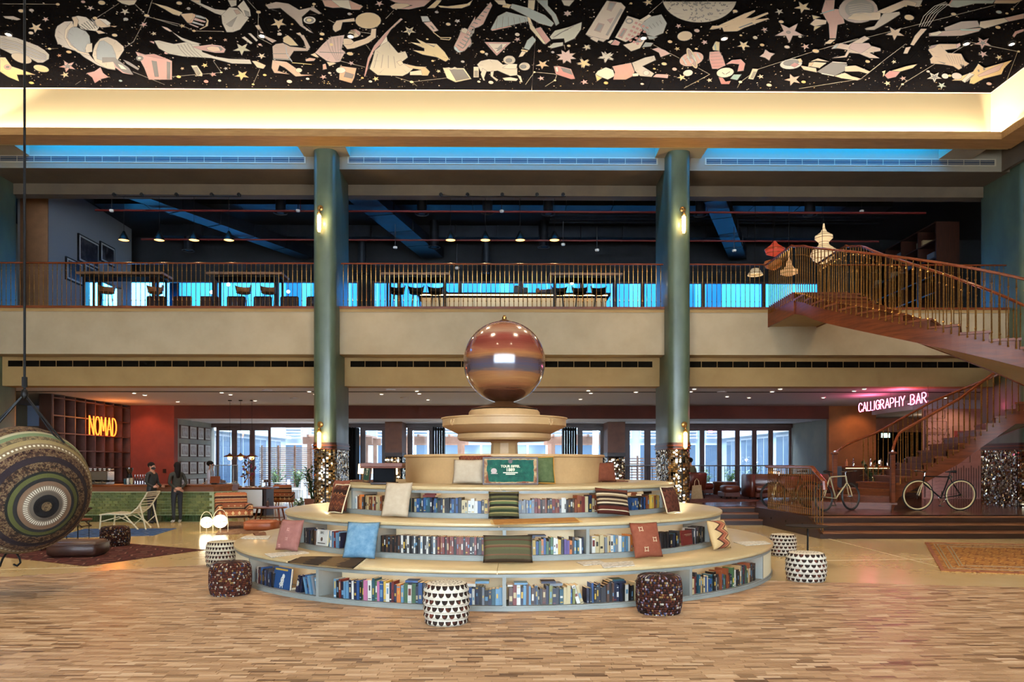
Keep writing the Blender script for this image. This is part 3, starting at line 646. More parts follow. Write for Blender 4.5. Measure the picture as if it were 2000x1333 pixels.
# ------------------------------------------------------------------ textiles
def fabric(name, c, c2=None, weave=220, rough=.9):
    t = NT(name, rough, 0, .2); co = t.co('Object'); n = t.noise(co, 14, 4)
    t.col(t.ramp(n, [(.3, c), (.7, c2 or c)])); t.bump(t.noise(co, weave, 2), .35, .004); return t.m
def stripes(name, stops, axis=2, lo=0, hi=1, wob=.02, rough=.9, zig=None):
    """bands along one axis (object space, from lo to hi), optionally zigzag across another"""
    t = NT(name, rough, 0, .2); q = t.xyz('Object'); co = t.co('Object'); v = (q[axis]-lo)/(hi-lo)+(t.noise(co, 12, 3)-.5)*wob
    if zig: v = v+((q[0]*zig[0]).frac()-.5).abs()*zig[1]
    t.col(t.mix(t.noise(co, 130, 2)*.35, t.ramp(v, stops, True), '2a1a10')); t.bump(t.noise(co, 180, 2), .4, .004); return t.m
def kilim(name, base, dark, light, acc, sc=9):
    """diamonds and zigzag rows"""
    t = NT(name, .9, 0, .2); x, y, z_ = t.xyz('Object'); co = t.co('Object')
    d = ((x*sc).frac()-.5).abs()+((z_*sc*.8).frac()-.5).abs()
    row = (z_*sc*.4).frac()
    c1 = t.ramp(d, [(0, acc), (.16, dark), (.26, light), (.32, base), (.62, dark), (.72, base)], True)
    c2 = t.ramp(row+((x*sc*2).frac()-.5).abs()*.25, [(0, dark), (.18, base), (.42, acc), (.5, base), (.82, light), (.88, dark)], True)
    t.col(t.mix(t.noise(co, 90, 2)*.3, t.mix((row*2).frac().gt(.5), c1, c2), base)); t.bump(t.noise(co, 160, 2), .4, .004); return t.m
def pillow_mesh(w_, h_, d_, n=16):
    mb = MB(); vs = []; fs = []
    for s in (1, -1):
        for i in range(n+1):
            for j in range(n+1):
                u, v = 2*i/n-1, 2*j/n-1
                e = max(0, (1-abs(u)**2.6)*(1-abs(v)**2.6))**.55
                pin = 1-.06*(1-abs(u*v))*(abs(u)**4+abs(v)**4)/1.2
                vs.append((u*w_/2*pin, -s*d_/2*e, h_/2+v*h_/2*pin))
    k = (n+1)*(n+1)
    for i in range(n):
        for j in range(n):
            a = i*(n+1)+j; q = (a, a+n+1, a+n+2, a+1); fs.append(q); fs.append(tuple(k+e for e in q[::-1]))
    return mb.add(vs, fs)
def weld(me):
    bm = bmesh.new(); bm.from_mesh(me); bmesh.ops.remove_doubles(bm, verts=bm.verts, dist=.0006); bm.to_mesh(me); bm.free()
def pillow(px, tier, w_, h_, mat, label, yaw=0, lean=.32, out=.19, edge=None, roll=0, d_=.13):
    R = (RR[tier+1] if tier < 2 else 1.54)+out; th = theta(px, R); p = pol(R, th, ZT[tier]+.012)
    p = p+Vector((0,0,abs(math.sin(roll))*w_/2))
    o = link(bpy.data.objects.new('cushion', pillow_mesh(w_, h_, d_).mesh('cushion', mat, 70))); weld(o.data)
    o.location = p; o.rotation_euler = (Matrix.Rotation(th+yaw, 3, 'Z') @ Matrix.Rotation(-lean, 3, 'X') @ Matrix.Rotation(roll, 3, 'Y')).to_euler()
    tag(o, label, 'cushion', 'cushions on the round bench')
    if edge:
        mb = MB(); k = 24; pts = []
        for a, b, s in ((-1,-1,(1,0)), (1,-1,(0,1)), (1,1,(-1,0)), (-1,1,(0,-1))):
            for q in range(k//4): u = a+s[0]*2*q/(k//4); v = b+s[1]*2*q/(k//4); pin = 1-.06*(1-abs(u*v))*(abs(u)**4+abs(v)**4)/1.2; pts.append((u*w_/2*pin, 0, h_/2+v*h_/2*pin))
        inst(o, 'piping', MB().tube(pts, .009, 6, closed=True).mesh('piping', edge))
    return o
m_cream = fabric('cream_linen', '9c8a72', 'a99880'); m_creamp = fabric('cream_piping', 'c9b48e')
pillow(654, 1, .30, .40, kilim('brown_kilim', '4a2415', '1e0f0a', '8a5a34', '6c3a1e', 8), 'dark brown kilim cushion with diamonds on the bench by the mosaic column', .25, .35, edge=m_creamp)
pillow(660, 1, .30, .44, fabric('salmon_weave', '7a4430', '6c3a28'), 'salmon woven cushion tucked behind the dark brown kilim cushion', .5, .2, .06)
pillow(770, 1, .36, .46, m_cream, 'large plain cream cushion leaning on the top book shelf', .25, .38, .2)
pillow(984, 1, .37, .34, stripes('green_brown_stripes', [(0, '1c1a12'), (.08, '4a4a2c'), (.16, '8a7a4c'), (.2, '24301c'), (.3, '5c5a34'), (.36, 'a08a58'), (.4, '1c1c14'), (.5, '4e5a34'), (.58, '988456'), (.62, '2a2a1c'), (.72, '56522e'), (.8, '1c1a12'), (.9, '5c5430')], 2, 0, .34), 'small green and brown striped cushion at the centre of the middle seat', 0, .3, .14)
pillow(1199, 1, .47, .34, stripes('brown_white_stripes', [(0, '42180f'), (.12, 'b8a482'), (.15, '4a1c12'), (.28, '1c0f0a'), (.36, 'b8a482'), (.42, '3a2a1c'), (.5, 'a08868'), (.56, '20120c'), (.66, '8a7252'), (.72, 'c0ac88'), (.77, '2a150d'), (.86, '5a2a18')], 2, 0, .34), 'wide brown, black and cream striped cushion on the middle seat', -.1, .35, .16, roll=.1)
pillow(1316, 1, .36, .36, kilim('chestnut_kilim', '4c2517', '2a120b', '5c3320', '3a1a10', 7), 'chestnut brown cushion at the stair end of the middle seat', -.1, .3, .2, edge=m_creamp)
pillow(559, 0, .38, .40, fabric('dusty_pink_velvet', '7c4e46', '8a5c52'), 'dusty pink cushion at the coffee bar end of the lowest seat', .35, .3, .3)
pillow(700, 0, .40, .44, fabric('washed_blue_linen', '46687f', '6a8694'), 'faded blue linen cushion on the lowest seat', .28, .38, .24)
pillow(992, 0, .55, .32, stripes('olive_stripes', [(0, '3a2a1c'), (.1, '4a4630'), (.22, '6a4430'), (.26, '4c4a32'), (.42, '525234'), (.5, '5c3a2a'), (.55, '6c5238'), (.6, '474a30'), (.75, '503020'), (.8, '4a4630'), (.92, '3a2a1c')], 2, 0, .32), 'wide olive and brown striped lumbar cushion on the lowest seat', 0, .42, .2)
pillow(1268, 0, .38, .42, fabric('terracotta_linen', '6f3826', '7c442f'), 'terracotta cushion with cream stitched motifs on the lowest seat', -.12, .32, .2)
def zigk(name):
    t = NT(name, .9, 0, .2); x, y, z_ = t.xyz('Object'); co = t.co('Object')
    v = x*2.2+.5+(((z_*8).frac()-.5).abs()-.25)*.5
    t.col(t.mix(t.noise(co, 80, 2)*.3, t.ramp(v, [(0, 'b89a6a'), (.34, '3c2418'), (.42, '8a4a34'), (.58, 'a8704c'), (.66, '3c2418'), (.72, 'b89a6a')], True), '5a3a24')); t.bump(t.noise(co, 160, 2), .4, .004); return t.m
pillow(1411, 0, .36, .38, zigk('zigzag_kilim'), 'beige kilim cushion with red zigzags at the end of the lowest seat', -.25, .3, .26)
pillow(914, 2, .44, .34, m_cream, 'plain cream cushion leaning on the fountain drum by the green sign', .1, .28, .17)
pillow(927, 2, .48, .40, kilim('rust_black_kilim', '5c2a18', '1a0c08', 'a0683c', '7c3a20', 9), 'rust and black patterned cushion hidden behind the plain cream cushion', .0, .12, .04)
pillow(1057, 2, .40, .37, fabric('moss_green_weave', '414e2c', '596240'), 'moss green cushion with yellow edging beside the green sign', -.05, .2, .09, edge=fabric('ochre_piping', 'b07a30'))
pillow(1186, 2, .30, .30, fabric('rust_tufted', '5a2b1a', '6e3a24'), 'rust coloured fringed cushion at the stair side of the fountain drum', -.9, .3, .1)
# stitched motifs of the terracotta and pink cushions
def motif(parent_label, spots, c, s=.03):
    for o in COL.objects:
        if o.get('label') == parent_label:
            for x_, z_ in spots:
                mb = MB()
                for a in range(4):
                    q = a*PI/2+PI/4; mb.tube([(x_+s*.5*math.cos(q-PI/4)*1.0, 0, z_+s*.5*math.sin(q-PI/4)), (x_+s*1.0*math.cos(q), 0, z_+s*1.0*math.sin(q)), (x_+s*.5*math.cos(q+PI/4), 0, z_+s*.5*math.sin(q+PI/4))], .0035, 5)
                mb.v = [(p[0], p[1]-.065*max(0, (1-abs(p[0]/.19)**2.6)*(1-abs((p[2]-.21)/.21)**2.6))**.55-.002, p[2]) for p in mb.v]
                inst(o, 'stitched_motif', mb.mesh('stitched_motif', c))
motif('terracotta cushion with cream stitched motifs on the lowest seat', [(.08, .2), (-.08, .33), (-.05, .09)], m_creamp, .035)
motif('dusty pink cushion at the coffee bar end of the lowest seat', [(.02, .14), (.02, .26), (-.1, .05)], fabric('pale_pink_thread', 'b8897a'), .025)
# ------------------------------------------------------------------ throws, papers, boards on the seats
def seat_patch(name, label, cat, tier, pa, pb, ya, yb, mat, th_=.006, fringe=None, group=None):
    """a cloth or sheet lying on a seat; its corners are four picture points on the seat top"""
    z_ = ZT[tier]+.001; A, B, C_, D_ = [gz(x, y, z_) for x, y in (pa, pb, ya, yb)]; n = 8; mb = MB(); vs = []; rr = random.Random(len(label))
    for i in range(n+1):
        for j in range(n+1):
            p = (A.lerp(B, i/n)).lerp(D_.lerp(C_, i/n), j/n); vs.append(p+Vector((0, 0, th_+rr.uniform(0, th_*.7))))
    k = len(vs); vs += [Vector((p.x, p.y, z_)) for p in vs]; fs = []
    for i in range(n):
        for j in range(n): a = i*(n+1)+j; fs.append((a, a+n+1, a+n+2, a+1)); fs.append((k+a+1, k+a+n+2, k+a+n+1, k+a))
    ring = [i*(n+1) for i in range(n+1)]+[n*(n+1)+j for j in range(1, n+1)]+[i*(n+1)+n for i in range(n-1, -1, -1)]+[j for j in range(n-1, 0, -1)]
    for q in range(len(ring)): a, b = ring[q], ring[(q+1) % len(ring)]; fs.append((b, a, k+a, k+b))
    o = solid(name, mb.add(vs, fs), mat, label, cat, group)
    if fringe:
        fm = MB()
        for e0, e1 in ((A, D_), (B, C_)):
            out = ((A+D_)/2-(B+C_)/2).normalized()*(1 if e0 == A else -1)
            for q in range(24): p = e0.lerp(e1, (q+.5)/24); fm.tube([p+Vector((0,0,.004)), p+out*rr.uniform(.02, .045)+Vector((rr.uniform(-.01,.01), rr.uniform(-.01,.01), .003))], .0025, 4)
        part(o, 'fringe', fm, fringe, True)
    return o
seat_patch('seat_mat', 'dark brown woven mat with black edge on the lowest seat by the blue cushion', 'mat', 0, (588, 1090), (720, 1088), (690, 1112), (562, 1100), stripes('brown_mat', [(0, '17120c'), (.12, '4c3a22'), (.3, '2a2014'), (.5, '6a5434'), (.7, '3a2c1a'), (.88, '17120c')], 0, -.5, .5, .3), .01, m_creamp)
seat_patch('seat_mat', 'mustard fringed runner on the middle seat in front of the striped cushion', 'mat', 1, (962, 1017), (1122, 1013), (1132, 1021), (966, 1026), fabric('mustard_wool', 'a5763a', '8a5c28'), .008, fabric('mustard_fringe', 'b08a50'))
m_paper = M('printed_newspaper', 'c4beb0', '8a8478', rough=.7, scale=26, stretch=(1,3,1), lo=.45, hi=.55)
seat_patch('newspaper', 'folded newspaper with a dark photo on the lowest seat by the pink cushion', 'newspaper', 0, (516, 1083), (590, 1076), (604, 1081), (530, 1090), m_paper, .004)
seat_patch('newspaper', 'open newspaper on the lowest seat, the nearer of two by the terracotta cushion', 'newspaper', 0, (1172, 1101), (1236, 1097), (1240, 1106), (1178, 1110), m_paper, .004)
seat_patch('newspaper', 'open newspaper on the lowest seat, the one nearer the olive cushion', 'newspaper', 0, (1125, 1099), (1170, 1096), (1186, 1102), (1140, 1106), m_paper, .004)
seat_patch('newspaper', 'white papers lying at the side table end of the lowest seat', 'newspaper', 0, (1432, 1060), (1494, 1058), (1506, 1063), (1456, 1067), m_paper, .004)
seat_patch('magazine', 'open magazine at the coffee bar end of the lowest seat behind the pink cushion', 'magazine', 0, (476, 1049), (528, 1048), (524, 1054), (470, 1053), m_paper, .005)
seat_patch('eyeglasses_case', 'small leather case lying beside the open magazine', 'case', 0, (494, 1044), (518, 1043), (520, 1046.5), (498, 1047), fabric('tan_leather_case', '6a4630'), .02)
seat_patch('seat_mat', 'brown fringed mat under the boards at the end of the top seat', 'mat', 2, (690, 938.5), (738, 938.5), (742, 941.5), (680, 942), kilim('mat_kilim', '5a3420', '1e0f0a', 'a07848', '6c3a1e', 9), .006, m_creamp)
# the framed sign and its twin
t = NT('distressed_green_sign', .7, 0, .2); co = t.co('Object'); x, y, z_ = t.xyz('Object')
n = t.noise(co, 9, 5); ed = (x.abs()/.36).mx((z_-.185).abs()/.17)+(n-.5)*.28
t.col(t.mix(ed.gt(.86), t.ramp(t.noise(co, 14, 4), [(.35, '0c3c30'), (.62, '14503e'), (.75, '4a6a4a')]), t.ramp(n, [(.4, 'b09468'), (.6, '6a3a22')]))); m_sign = t.m
m_frameold = M('old_dark_frame', '2a1a14', '4a2c1e', rough=.5, scale=12); m_signink = M('cream_sign_ink', 'd8cda8', rough=.6)
def sign(px, tier, out, rz, label, lean=.1, full=True, sc=1.0):
    R = (1.54 if tier == 2 else RR[tier+1])+out; th = theta(px, R); p = pol(R, th, ZT[tier])
    o = thing('framed_sign', label, 'sign', p, th+rz, 'framed green signs on the top seat'); L = Matrix.Rotation(-lean, 4, 'X') @ Matrix.Scale(sc, 4)
    W, Hh = .37, .37
    part(o, 'frame', MB().box(-W, W, -.02, .015, 0, .02).box(-W, W, -.02, .015, Hh-.02, Hh).box(-W, -W+.02, -.02, .015, .02, Hh-.02).box(W-.02, W, -.02, .015, .02, Hh-.02).xf(L), m_frameold)
    part(o, 'panel', MB().box(-W+.02, W-.02, -.01, .01, .02, Hh-.02).xf(L), m_sign)
    for s, zz_, sz, bo in (('TOUR EIFFEL', .245, .045, .0012), ('1889', .198, .06, .0015)):
        me = textmesh(s, sz, bo, .0006); mb = MB(); mb.v = [(q.co.x, -.0112-q.co.z, q.co.y+zz_) for q in me.vertices]; mb.f = [tuple(f_.vertices) for f_ in me.polygons]; mb.mi = [0]*len(mb.f); part(o, 'lettering', mb.xf(L), m_signink)
    part(o, 'small_print', MB().box(-.098, .098, -.0112, -.0102, .155, .167).box(-.062, .062, -.0112, -.0102, .135, .147).xf(L), m_signink)
    part(o, 'round_seal', MB().lathe([(0, 0), (.03, 0), (.03, .001), (0, .001)], 24).xf(L @ Matrix.Translation((0, -.0102, .315)) @ Matrix.Rotation(PI/2, 4, 'X')), m_frameold)
    part(o, 'painted_shell', MB().sphere((-.22, -.0105, .185), .04, 14, 8, (1, .03, .9)).box(-.26, -.17, -.0115, -.0102, .145, .155).xf(L), M('pale_mauve_paint', 'a08a80', rough=.6))
    return o
sign(997, 2, .22, 0, 'framed green sign reading TOUR EIFFEL 1889 in front of the fountain drum', .12)
sign(716, 2, .60, .0, 'second framed green sign half hidden by the dark wooden stand', .1, sc=.8)
# dark wooden book stand with a reading tray
p = gz(770, 944, ZT[2]); p = Vector((-1.62, 10.2, ZT[2]))
o = thing('book_stand', 'dark wooden pedestal stand with a red tray at the end of the top seat', 'stand', p)
part(o, 'foot', MB().bev(-.17, .17, -.12, .12, 0, .035, .008), m_dkwood); part(o, 'pedestal', MB().prism([(-.14, -.09), (.14, -.09), (.14, .09), (-.14, .09)], .035, .22), m_dark)
part(o, 'tray', MB().bev(-.30, .26, -.17, .17, .22, .245, .008).box(-.30, .26, -.17, -.155, .245, .29).box(-.30, .26, .155, .17, .245, .29).box(-.30, -.285, -.155, .155, .245, .29).box(.245, .26, -.155, .155, .245, .29), m_wood)
o = thing('book_cradle', 'low red wooden book cradle lying on the stair side of the top seat', 'cradle', gz(1192, 942, ZT[2]), .1)
part(o, 'board', MB().bev(-.26, .26, -.1, .1, 0, .018, .006), m_wood); part(o, 'ledge', MB().bev(-.26, .0, -.1, .02, .018, .04, .006), m_wood); part(o, 'stop', MB().bev(.0, .22, -.06, .06, .018, .03, .005), m_wood)
# ------------------------------------------------------------------ poufs
def pouf_prof(r, h, n=18, rows=0):
    P = [(0, 0), (r*.86, 0)]
    for i in range(n+1):
        v = i/n; q = 1-.10*abs(2*v-1)**3; P.append((r*q+(.006*math.sin(v*rows*2*PI) if rows else 0), .012+(h-.03)*v))
    P += [(r*.8, h-.004), (r*.5, h+.004), (0, h)]; return P
def triangle_mat(name, nU, nV, h, dark='1c1410', light='c9c0ae'):
    t = NT(name, .9, 0, .2); x, y, z_ = t.xyz('Object'); co = t.co('Object')
    u = y.atan2(x)/(2*PI)*nU; v = z_/h*nV; row = v.floor(); fv = v.frac()
    u2 = u+row*.5
    d = ((u2.frac()-.5).abs()*2)
    tri = ((d*d)*1.45+((fv-.84)*(fv-.84))*2.6).lt(1)          # half moons hanging from the row line
    gap = fv.gt(.84); topm = ((x*x+y*y).sqrt()).lt(.17)*z_.gt(h*.97)
    ringd = (((x*x+y*y).sqrt()*26).frac()).gt(.62)*(((u*1.0).frac()-.5).abs().gt(.2))
    side = tri*(gap._m('SUBTRACT', 1)*-1)
    fac = side*(topm._m('SUBTRACT', 1)*-1)+ringd*topm
    hue = t.ramp(t.noise(co, 10, 2), [(.35, dark), (.55, '2c1c14'), (.68, '5a2a1c')])
    t.col(t.mix(fac, t.ramp(t.noise(co, 60, 2), [(.3, 'b0a792'), (.7, light)]), hue))
    t.bump((v*PI).sin().abs()+t.noise(co, 90, 2)*.6, .8, .012); return t.m
def rag_mat(name, a, b, c, rows, h):
    t = NT(name, .9, 0, .2); x, y, z_ = t.xyz('Object'); co = t.co('Object')
    u = y.atan2(x)/(2*PI)*78; v = z_/h*rows
    row = v.floor(); uu = u+row*.5; wn_ = t.n('TexWhiteNoise'); wn_.noise_dimensions = '1D'; t.nt.links.new((uu.floor()*7.13+row*3.77).k, wn_.inputs['W']); r_ = V(t.nt, wn_.outputs['Value'])
    rowc = t.noise(t.co('Object', (.2, .2, 22)), 3, 2)
    base = t.ramp(r_, [(0, a), (.35, b), (.6, '5c2a18'), (.72, '3a3c58'), (.79, '8a6a3c'), (.86, c), (.94, 'b0a898')], True); gap = (((uu.frac()-.5)*(uu.frac()-.5))*3.2+((v.frac()-.5)*(v.frac()-.5))*3.2).gt(.72)
    t.col(t.mix(gap*.8, t.mix((t.noise(co, 120, 2)-.35)*.5, base, a), '0c0605')); t.bump((v*PI).sin().abs()*.8+(uu*PI).sin().abs()*.6, 1, .012); return t.m
def pouf(px, py, wpx, hm, mat, label, rows, group, z0=0):
    c = gz(px, py, z0); d = c.y; r = wpx/FPX*d/2; c = Vector((c.x*(d+r*.8)/d, d+r*.8, z0))
    return solid('pouf', MB().lathe(pouf_prof(r, hm, 22, rows), 48, c), mat, label, 'pouf', group)
GP = 'poufs around the round bench'
pouf(872, 1226, 92, .40, triangle_mat('half_moon_weave', 20, 6, .40), 'white and black half-moon woven pouf in front of the centre of the bench', 6, GP)
pouf(1287, 1205, 93, .40, rag_mat('multicolour_rag_weave', '2a150e', '4a2014', '8a7a8c', 17, .40), 'multicoloured brown rag-woven pouf in front of the bench', 11, GP)
pouf(450, 1168, 82, .39, rag_mat('brown_rag_weave', '3a1a10', '5a2818', 'a08a74', 17, .39), 'brown rag-woven pouf at the coffee bar end of the bench', 11, GP)
pouf(434, 1110, 62, .38, triangle_mat('small_triangle_weave', 30, 6, .38, '241812', 'b8a888'), 'cream triangle woven pouf half hidden behind the brown one', 6, GP)
pouf(1574, 1140, 78, .38, triangle_mat('half_moon_weave_side', 20, 6, .38), 'white and black half-moon pouf beside the round side table', 6, GP)
pouf(1529, 1088, 52, .36, triangle_mat('half_moon_weave_back', 20, 6, .36), 'white and black half-moon pouf tucked behind the bench end', 6, GP)
pouf(225, 1069, 55, .37, rag_mat('dark_rag_weave', '24100a', '3c1a10', '8a6a52', 15, .37), 'dark brown rag-woven pouf on the maroon rug', 10, 'poufs near the coffee bar')
pouf(62, 1078, 66, .34, rag_mat('dark_rag_weave_low', '2a120c', '44200f', '8a6a52', 15, .34), 'low brown rag-woven pouf behind the hanging ball', 10, 'poufs near the coffee bar')
# ------------------------------------------------------------------ raised lounge platform and its steps
ZP = .42
t = NT('dark_floor_boards', .22, 0, .5, .4); x, y, z_ = t.xyz('Object'); co = t.co('Object', (1, 8, 1))
t.col(t.mix(((y*7).frac()).lt(.04), t.ramp(t.noise(co, 1.5, 5), [(.3, '3a1f11'), (.7, '512c18')]), '140a06')); m_plat = t.m
struct('floor_platform', MB().box(6.5, X1, 15.94, 19.34, 0, ZP).box(4.85, X1, 19.34, 30.3, 0, ZP).box(4.0, 4.85, 20.85, 30.3, 0, ZP), m_plat)
def steps(name, label, x0, x1, y0, n, run_, rise, rot=0):
    s = thing(name, label, 'steps', ((x0+x1)/2, y0, 0))
    for k in range(n):
        part(s, 'riser', MB().box(x0, x1, y0+k*run_, y0+k*run_+.03, k*rise, (k+1)*rise-.035), m_stepwood, True)
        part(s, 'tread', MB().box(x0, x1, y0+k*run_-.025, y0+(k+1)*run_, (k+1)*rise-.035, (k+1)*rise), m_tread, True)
        if k: part(s, 'step_core', MB().box(x0, x1, y0+k*run_+.03, y0+n*run_-.04+.06*(k<0), 0, (k+1)*rise-.035), m_stepwood, True)
steps('platform_steps', 'wide dark wooden steps below the bicycle and staircase', 6.5, X1, 15.3, 3, .3, .14)
steps('lounge_steps', 'short dark wooden steps up to the leather lounge beside the column', 4.85, 6.5, 18.7, 3, .3, .14)
struct('trim_14', MB().prism([(15.28, 0), (15.28, .10), (15.9, .42), (18.7, .42), (19.6, .42), (19.6, 0)], 6.44, 6.5, 'x'), m_stepwood)
for k in range(3): part(bpy.data.objects['trim_14'], 'step_light', MB().lathe([(0, 0), (.03, 0), (.03, .006), (0, .006)], 12).xf(Matrix.Translation((6.44, 16.2+k*.95, .22)) @ Matrix.Rotation(-PI/2, 4, 'Y')), m_black)
# ------------------------------------------------------------------ balusters
def bal_mesh(h, name='baluster', mat=None, r=.011):
    P = [(r*.9, 0), (r*1.7, .015), (r, .04), (r*.9, h*.14), (r*2.0, h*.15), (r*.9, h*.165), (r*.85, h*.83), (r*1.9, h*.845), (r*.9, h*.86), (r*.9, h)]
    return MB().lathe(P, 6, cap=True).mesh(name, mat or m_brass)
def railing(name, label, pts, zf, h, spacing=.119, mat_r=None, group=None, bm=None, off=0, rr=.032):
    a = Vector(pts[0]); o = thing(name, label, 'railing', (a.x, a.y, zf), 0, group); h_ = h-.04
    me = bm or bal_mesh(h_)
    part(o, 'handrail', MB().tube([(p[0], p[1], zf+h-.025) for p in pts], rr, 8, flat=(1.1, .75)), mat_r or m_rail, True)
    for i in range(len(pts)-1):
        p, q = Vector((*pts[i][:2], zf)), Vector((*pts[i+1][:2], zf)); L = (q-p).length; n = max(1, int(L/spacing))
        for k in range(n): c = p.lerp(q, (k+.5)/n); inst(o, 'baluster', me, (c.x-a.x, c.y-a.y, 0))
    return o
GR = 'balustrades along the mezzanine edge'
bm116 = bal_mesh(1.12)
railing('balustrade', 'brass balustrade on the mezzanine above the coffee bar', [(-13.3, 19.6), (-4.84, 19.6)], 5.6, 1.16, bm=bm116, group=GR)
railing('balustrade', 'brass balustrade on the mezzanine behind the globe', [(-4.24, 19.6), (4.14, 19.6)], 5.6, 1.16, bm=bm116, group=GR)
railing('balustrade', 'brass balustrade on the mezzanine between the column and the stair landing', [(4.74, 19.6), (6.85, 19.6)], 5.6, 1.16, bm=bm116, group=GR)
railing('balustrade', 'brass balustrade on the mezzanine behind the upper stair flight', [(8.2, 19.6), (13.15, 19.6)], 5.6, 1.16, bm=bm116, group=GR)
# ------------------------------------------------------------------ curved staircase
HW = .62
SEG = [('a', (9.7, 18.05), .95, 160, 90), ('l', (9.7, 19.0), (11.2, 19.0)), ('a', (11.2, 16.9), 2.1, 90, 0), ('a', (10.4, 16.9), 2.9, 0, -180), ('l', (7.5, 16.9), (7.5, 17.75))]
def slen(g): return math.radians(g[3]-g[4])*g[2] if g[0] == 'a' else (Vector(g[2])-Vector(g[1])).length
LEN = [slen(g) for g in SEG]; TOT = sum(LEN)
def path(s):                                               # point and unit vector to the outer side
    s = min(max(s, 0), TOT-1e-6)
    for g, L in zip(SEG, LEN):
        if s <= L:
            if g[0] == 'a':
                a = math.radians(g[3])-s/g[2]; d = Vector((math.cos(a), math.sin(a))); return Vector(g[1])+d*g[2], d
            h_ = (Vector(g[2])-Vector(g[1])).normalized(); return Vector(g[1])+h_*s, Vector((-h_.y, h_.x))
        s -= L
RISE = (5.6-ZP)/32
SK = [0, .29, .58, .87]+[1.16+.29*(k-5) for k in range(5, 17)]+[11.02-.39*(20-k) for k in range(17, 32)]+[TOT]
KN = [(SK[0]-.29, ZP)]+[(SK[k], ZP+RISE*(k+1)) for k in range(32)]
def zlin(s):
    for (a, za), (b, zb) in zip(KN, KN[1:]):
        if s <= b: return za+(zb-za)*max(0, (s-a)/(b-a)) if b > a else zb
    return KN[-1][1]
def zsm(s):                                                # landing kept level, the rest even
    if SK[15] < s < SK[16]: return ZP+RISE*16+.0+(RISE if s > SK[16]-.39 else 0)*max(0, (s-SK[16]+.39)/.39)
    return zlin(s)
def off(s, d): p, n = path(s); return p+n*d
st = thing('curved_staircase', 'sweeping curved hardwood staircase with brass balusters up to the mezzanine', 'staircase', (9.3, 18.2, ZP))
def flare(k): return .55 if k == 0 else (.35 if k == 1 else (.15 if k == 2 else 0))
for k in range(32):
    a = SK[k]; b = SK[k+1] if k < 31 else TOT+.3; zt = ZP+RISE*(k+1); n = 3 if b-a < 1 else 24
    if k < 31:
        oo = [off(a-.025+(b-a+.025)*i/n, HW+.03+flare(k)) for i in range(n+1)]; ii = [off(a-.025+(b-a+.025)*i/n, -HW-.03+(.0 if k else -.1)) for i in range(n+1)]
        mb = MB()
        for i in range(n): mb.hull([Vector((*q, zt-.045)) for q in (oo[i], oo[i+1], ii[i+1], ii[i])], [Vector((*q, zt)) for q in (oo[i], oo[i+1], ii[i+1], ii[i])])
        part(st, 'tread', mb, m_woodx, True)
    o0, i0, o1, i1 = off(a, HW+flare(k)), off(a, -HW), off(a+.025, HW+flare(k)), off(a+.025, -HW)
    part(st, 'riser', MB().hull([Vector((*q, zt-RISE)) for q in (o0, i0, i1, o1)], [Vector((*q, zt-.045)) for q in (o0, i0, i1, o1)]), m_wood, True)
def zbot(s): return max(ZP, zsm(s)-.52) if s < 3 else zsm(s)-.52
for side in (1, -1):
    mb = MB(); vs = []; fs = []
    for k in range(32):
        a = SK[k]; b = SK[k+1] if k < 31 else TOT; n = 4 if b-a < 1 else 30; zt = ZP+RISE*(k+1)-.046
        if b-a < 1e-4: continue
        for i in range(n):
            s0, s1 = a+(b-a)*i/n, a+(b-a)*(i+1)/n; z0, z1 = zbot(s0), zbot(s1); q = []
            for d in (side*(HW-.03), side*HW): q.append([off(s0, d), off(s1, d)])
            mb.hull([Vector((*q[0][0], z0)), Vector((*q[0][1], z1)), Vector((*q[1][1], z1)), Vector((*q[1][0], z0))], [Vector((*q[0][0], zt)), Vector((*q[0][1], zt)), Vector((*q[1][1], zt)), Vector((*q[1][0], zt))])
    part(st, 'stringer', mb, m_wood, True)
mb = MB(); n = 120; vs = []
for i in range(n+1):
    s = 1.6+(TOT-1.6)*i/n
    for d in (HW-.03, -HW+.03): p = off(s, d); vs.append((p.x, p.y, zbot(s)+.02))
mb.add(vs, [(2*i, 2*i+1, 2*i+3, 2*i+2) for i in range(n)]); part(st, 'soffit', mb, m_plaster, True)
# landing
mb = MB().box(6.88, 8.12, 17.75, 19.5, 5.52, 5.6); part(st, 'landing_floor', mb, m_woodx, True)
for a, b in ((6.85, 6.88), (8.12, 8.15)): part(st, 'landing_stringer', MB().box(a, b, 17.75, 19.5, 5.08, 5.6), m_wood, True)
part(st, 'landing_soffit', MB().box(6.88, 8.12, 17.75, 19.5, 5.1, 5.13), m_plaster, True)
bmst = bal_mesh(1.30, r=.013)
for side in (1, -1):
    d = side*(HW+.025); pts = []; n = 150
    if side > 0: pts += [(6.85, 19.55, 6.735), (6.85, 17.85, 6.735)]
    else: pts += [(8.15, 19.55, 6.735), (8.15, 17.85, 6.735)]
    for i in range(n+1): s = TOT-(TOT-.05)*i/n; p = off(s, d); pts.append((p.x, p.y, zsm(s)+1.08 if s > .3 else zsm(.3)+1.08))
    part(st, 'handrail', MB().tube(pts, .034, 8, flat=(1.1, .8)), m_rail, True)
    acc = 0; prev = off(TOT, d); s = TOT; q = RM[st.name]
    for i in range(3000):
        s -= .005
        if s < .12: break
        p = off(s, d); acc += (p-prev).length; prev = p
        if acc >= .128:
            acc = 0; c = q @ Vector((p.x, p.y, zsm(s)-.22)); inst(st, 'baluster', bmst, c)
    for yy in range(13): c = q @ Vector((6.85 if side > 0 else 8.15, 17.86+yy*.128, 5.42)); inst(st, 'baluster', bmst, c)
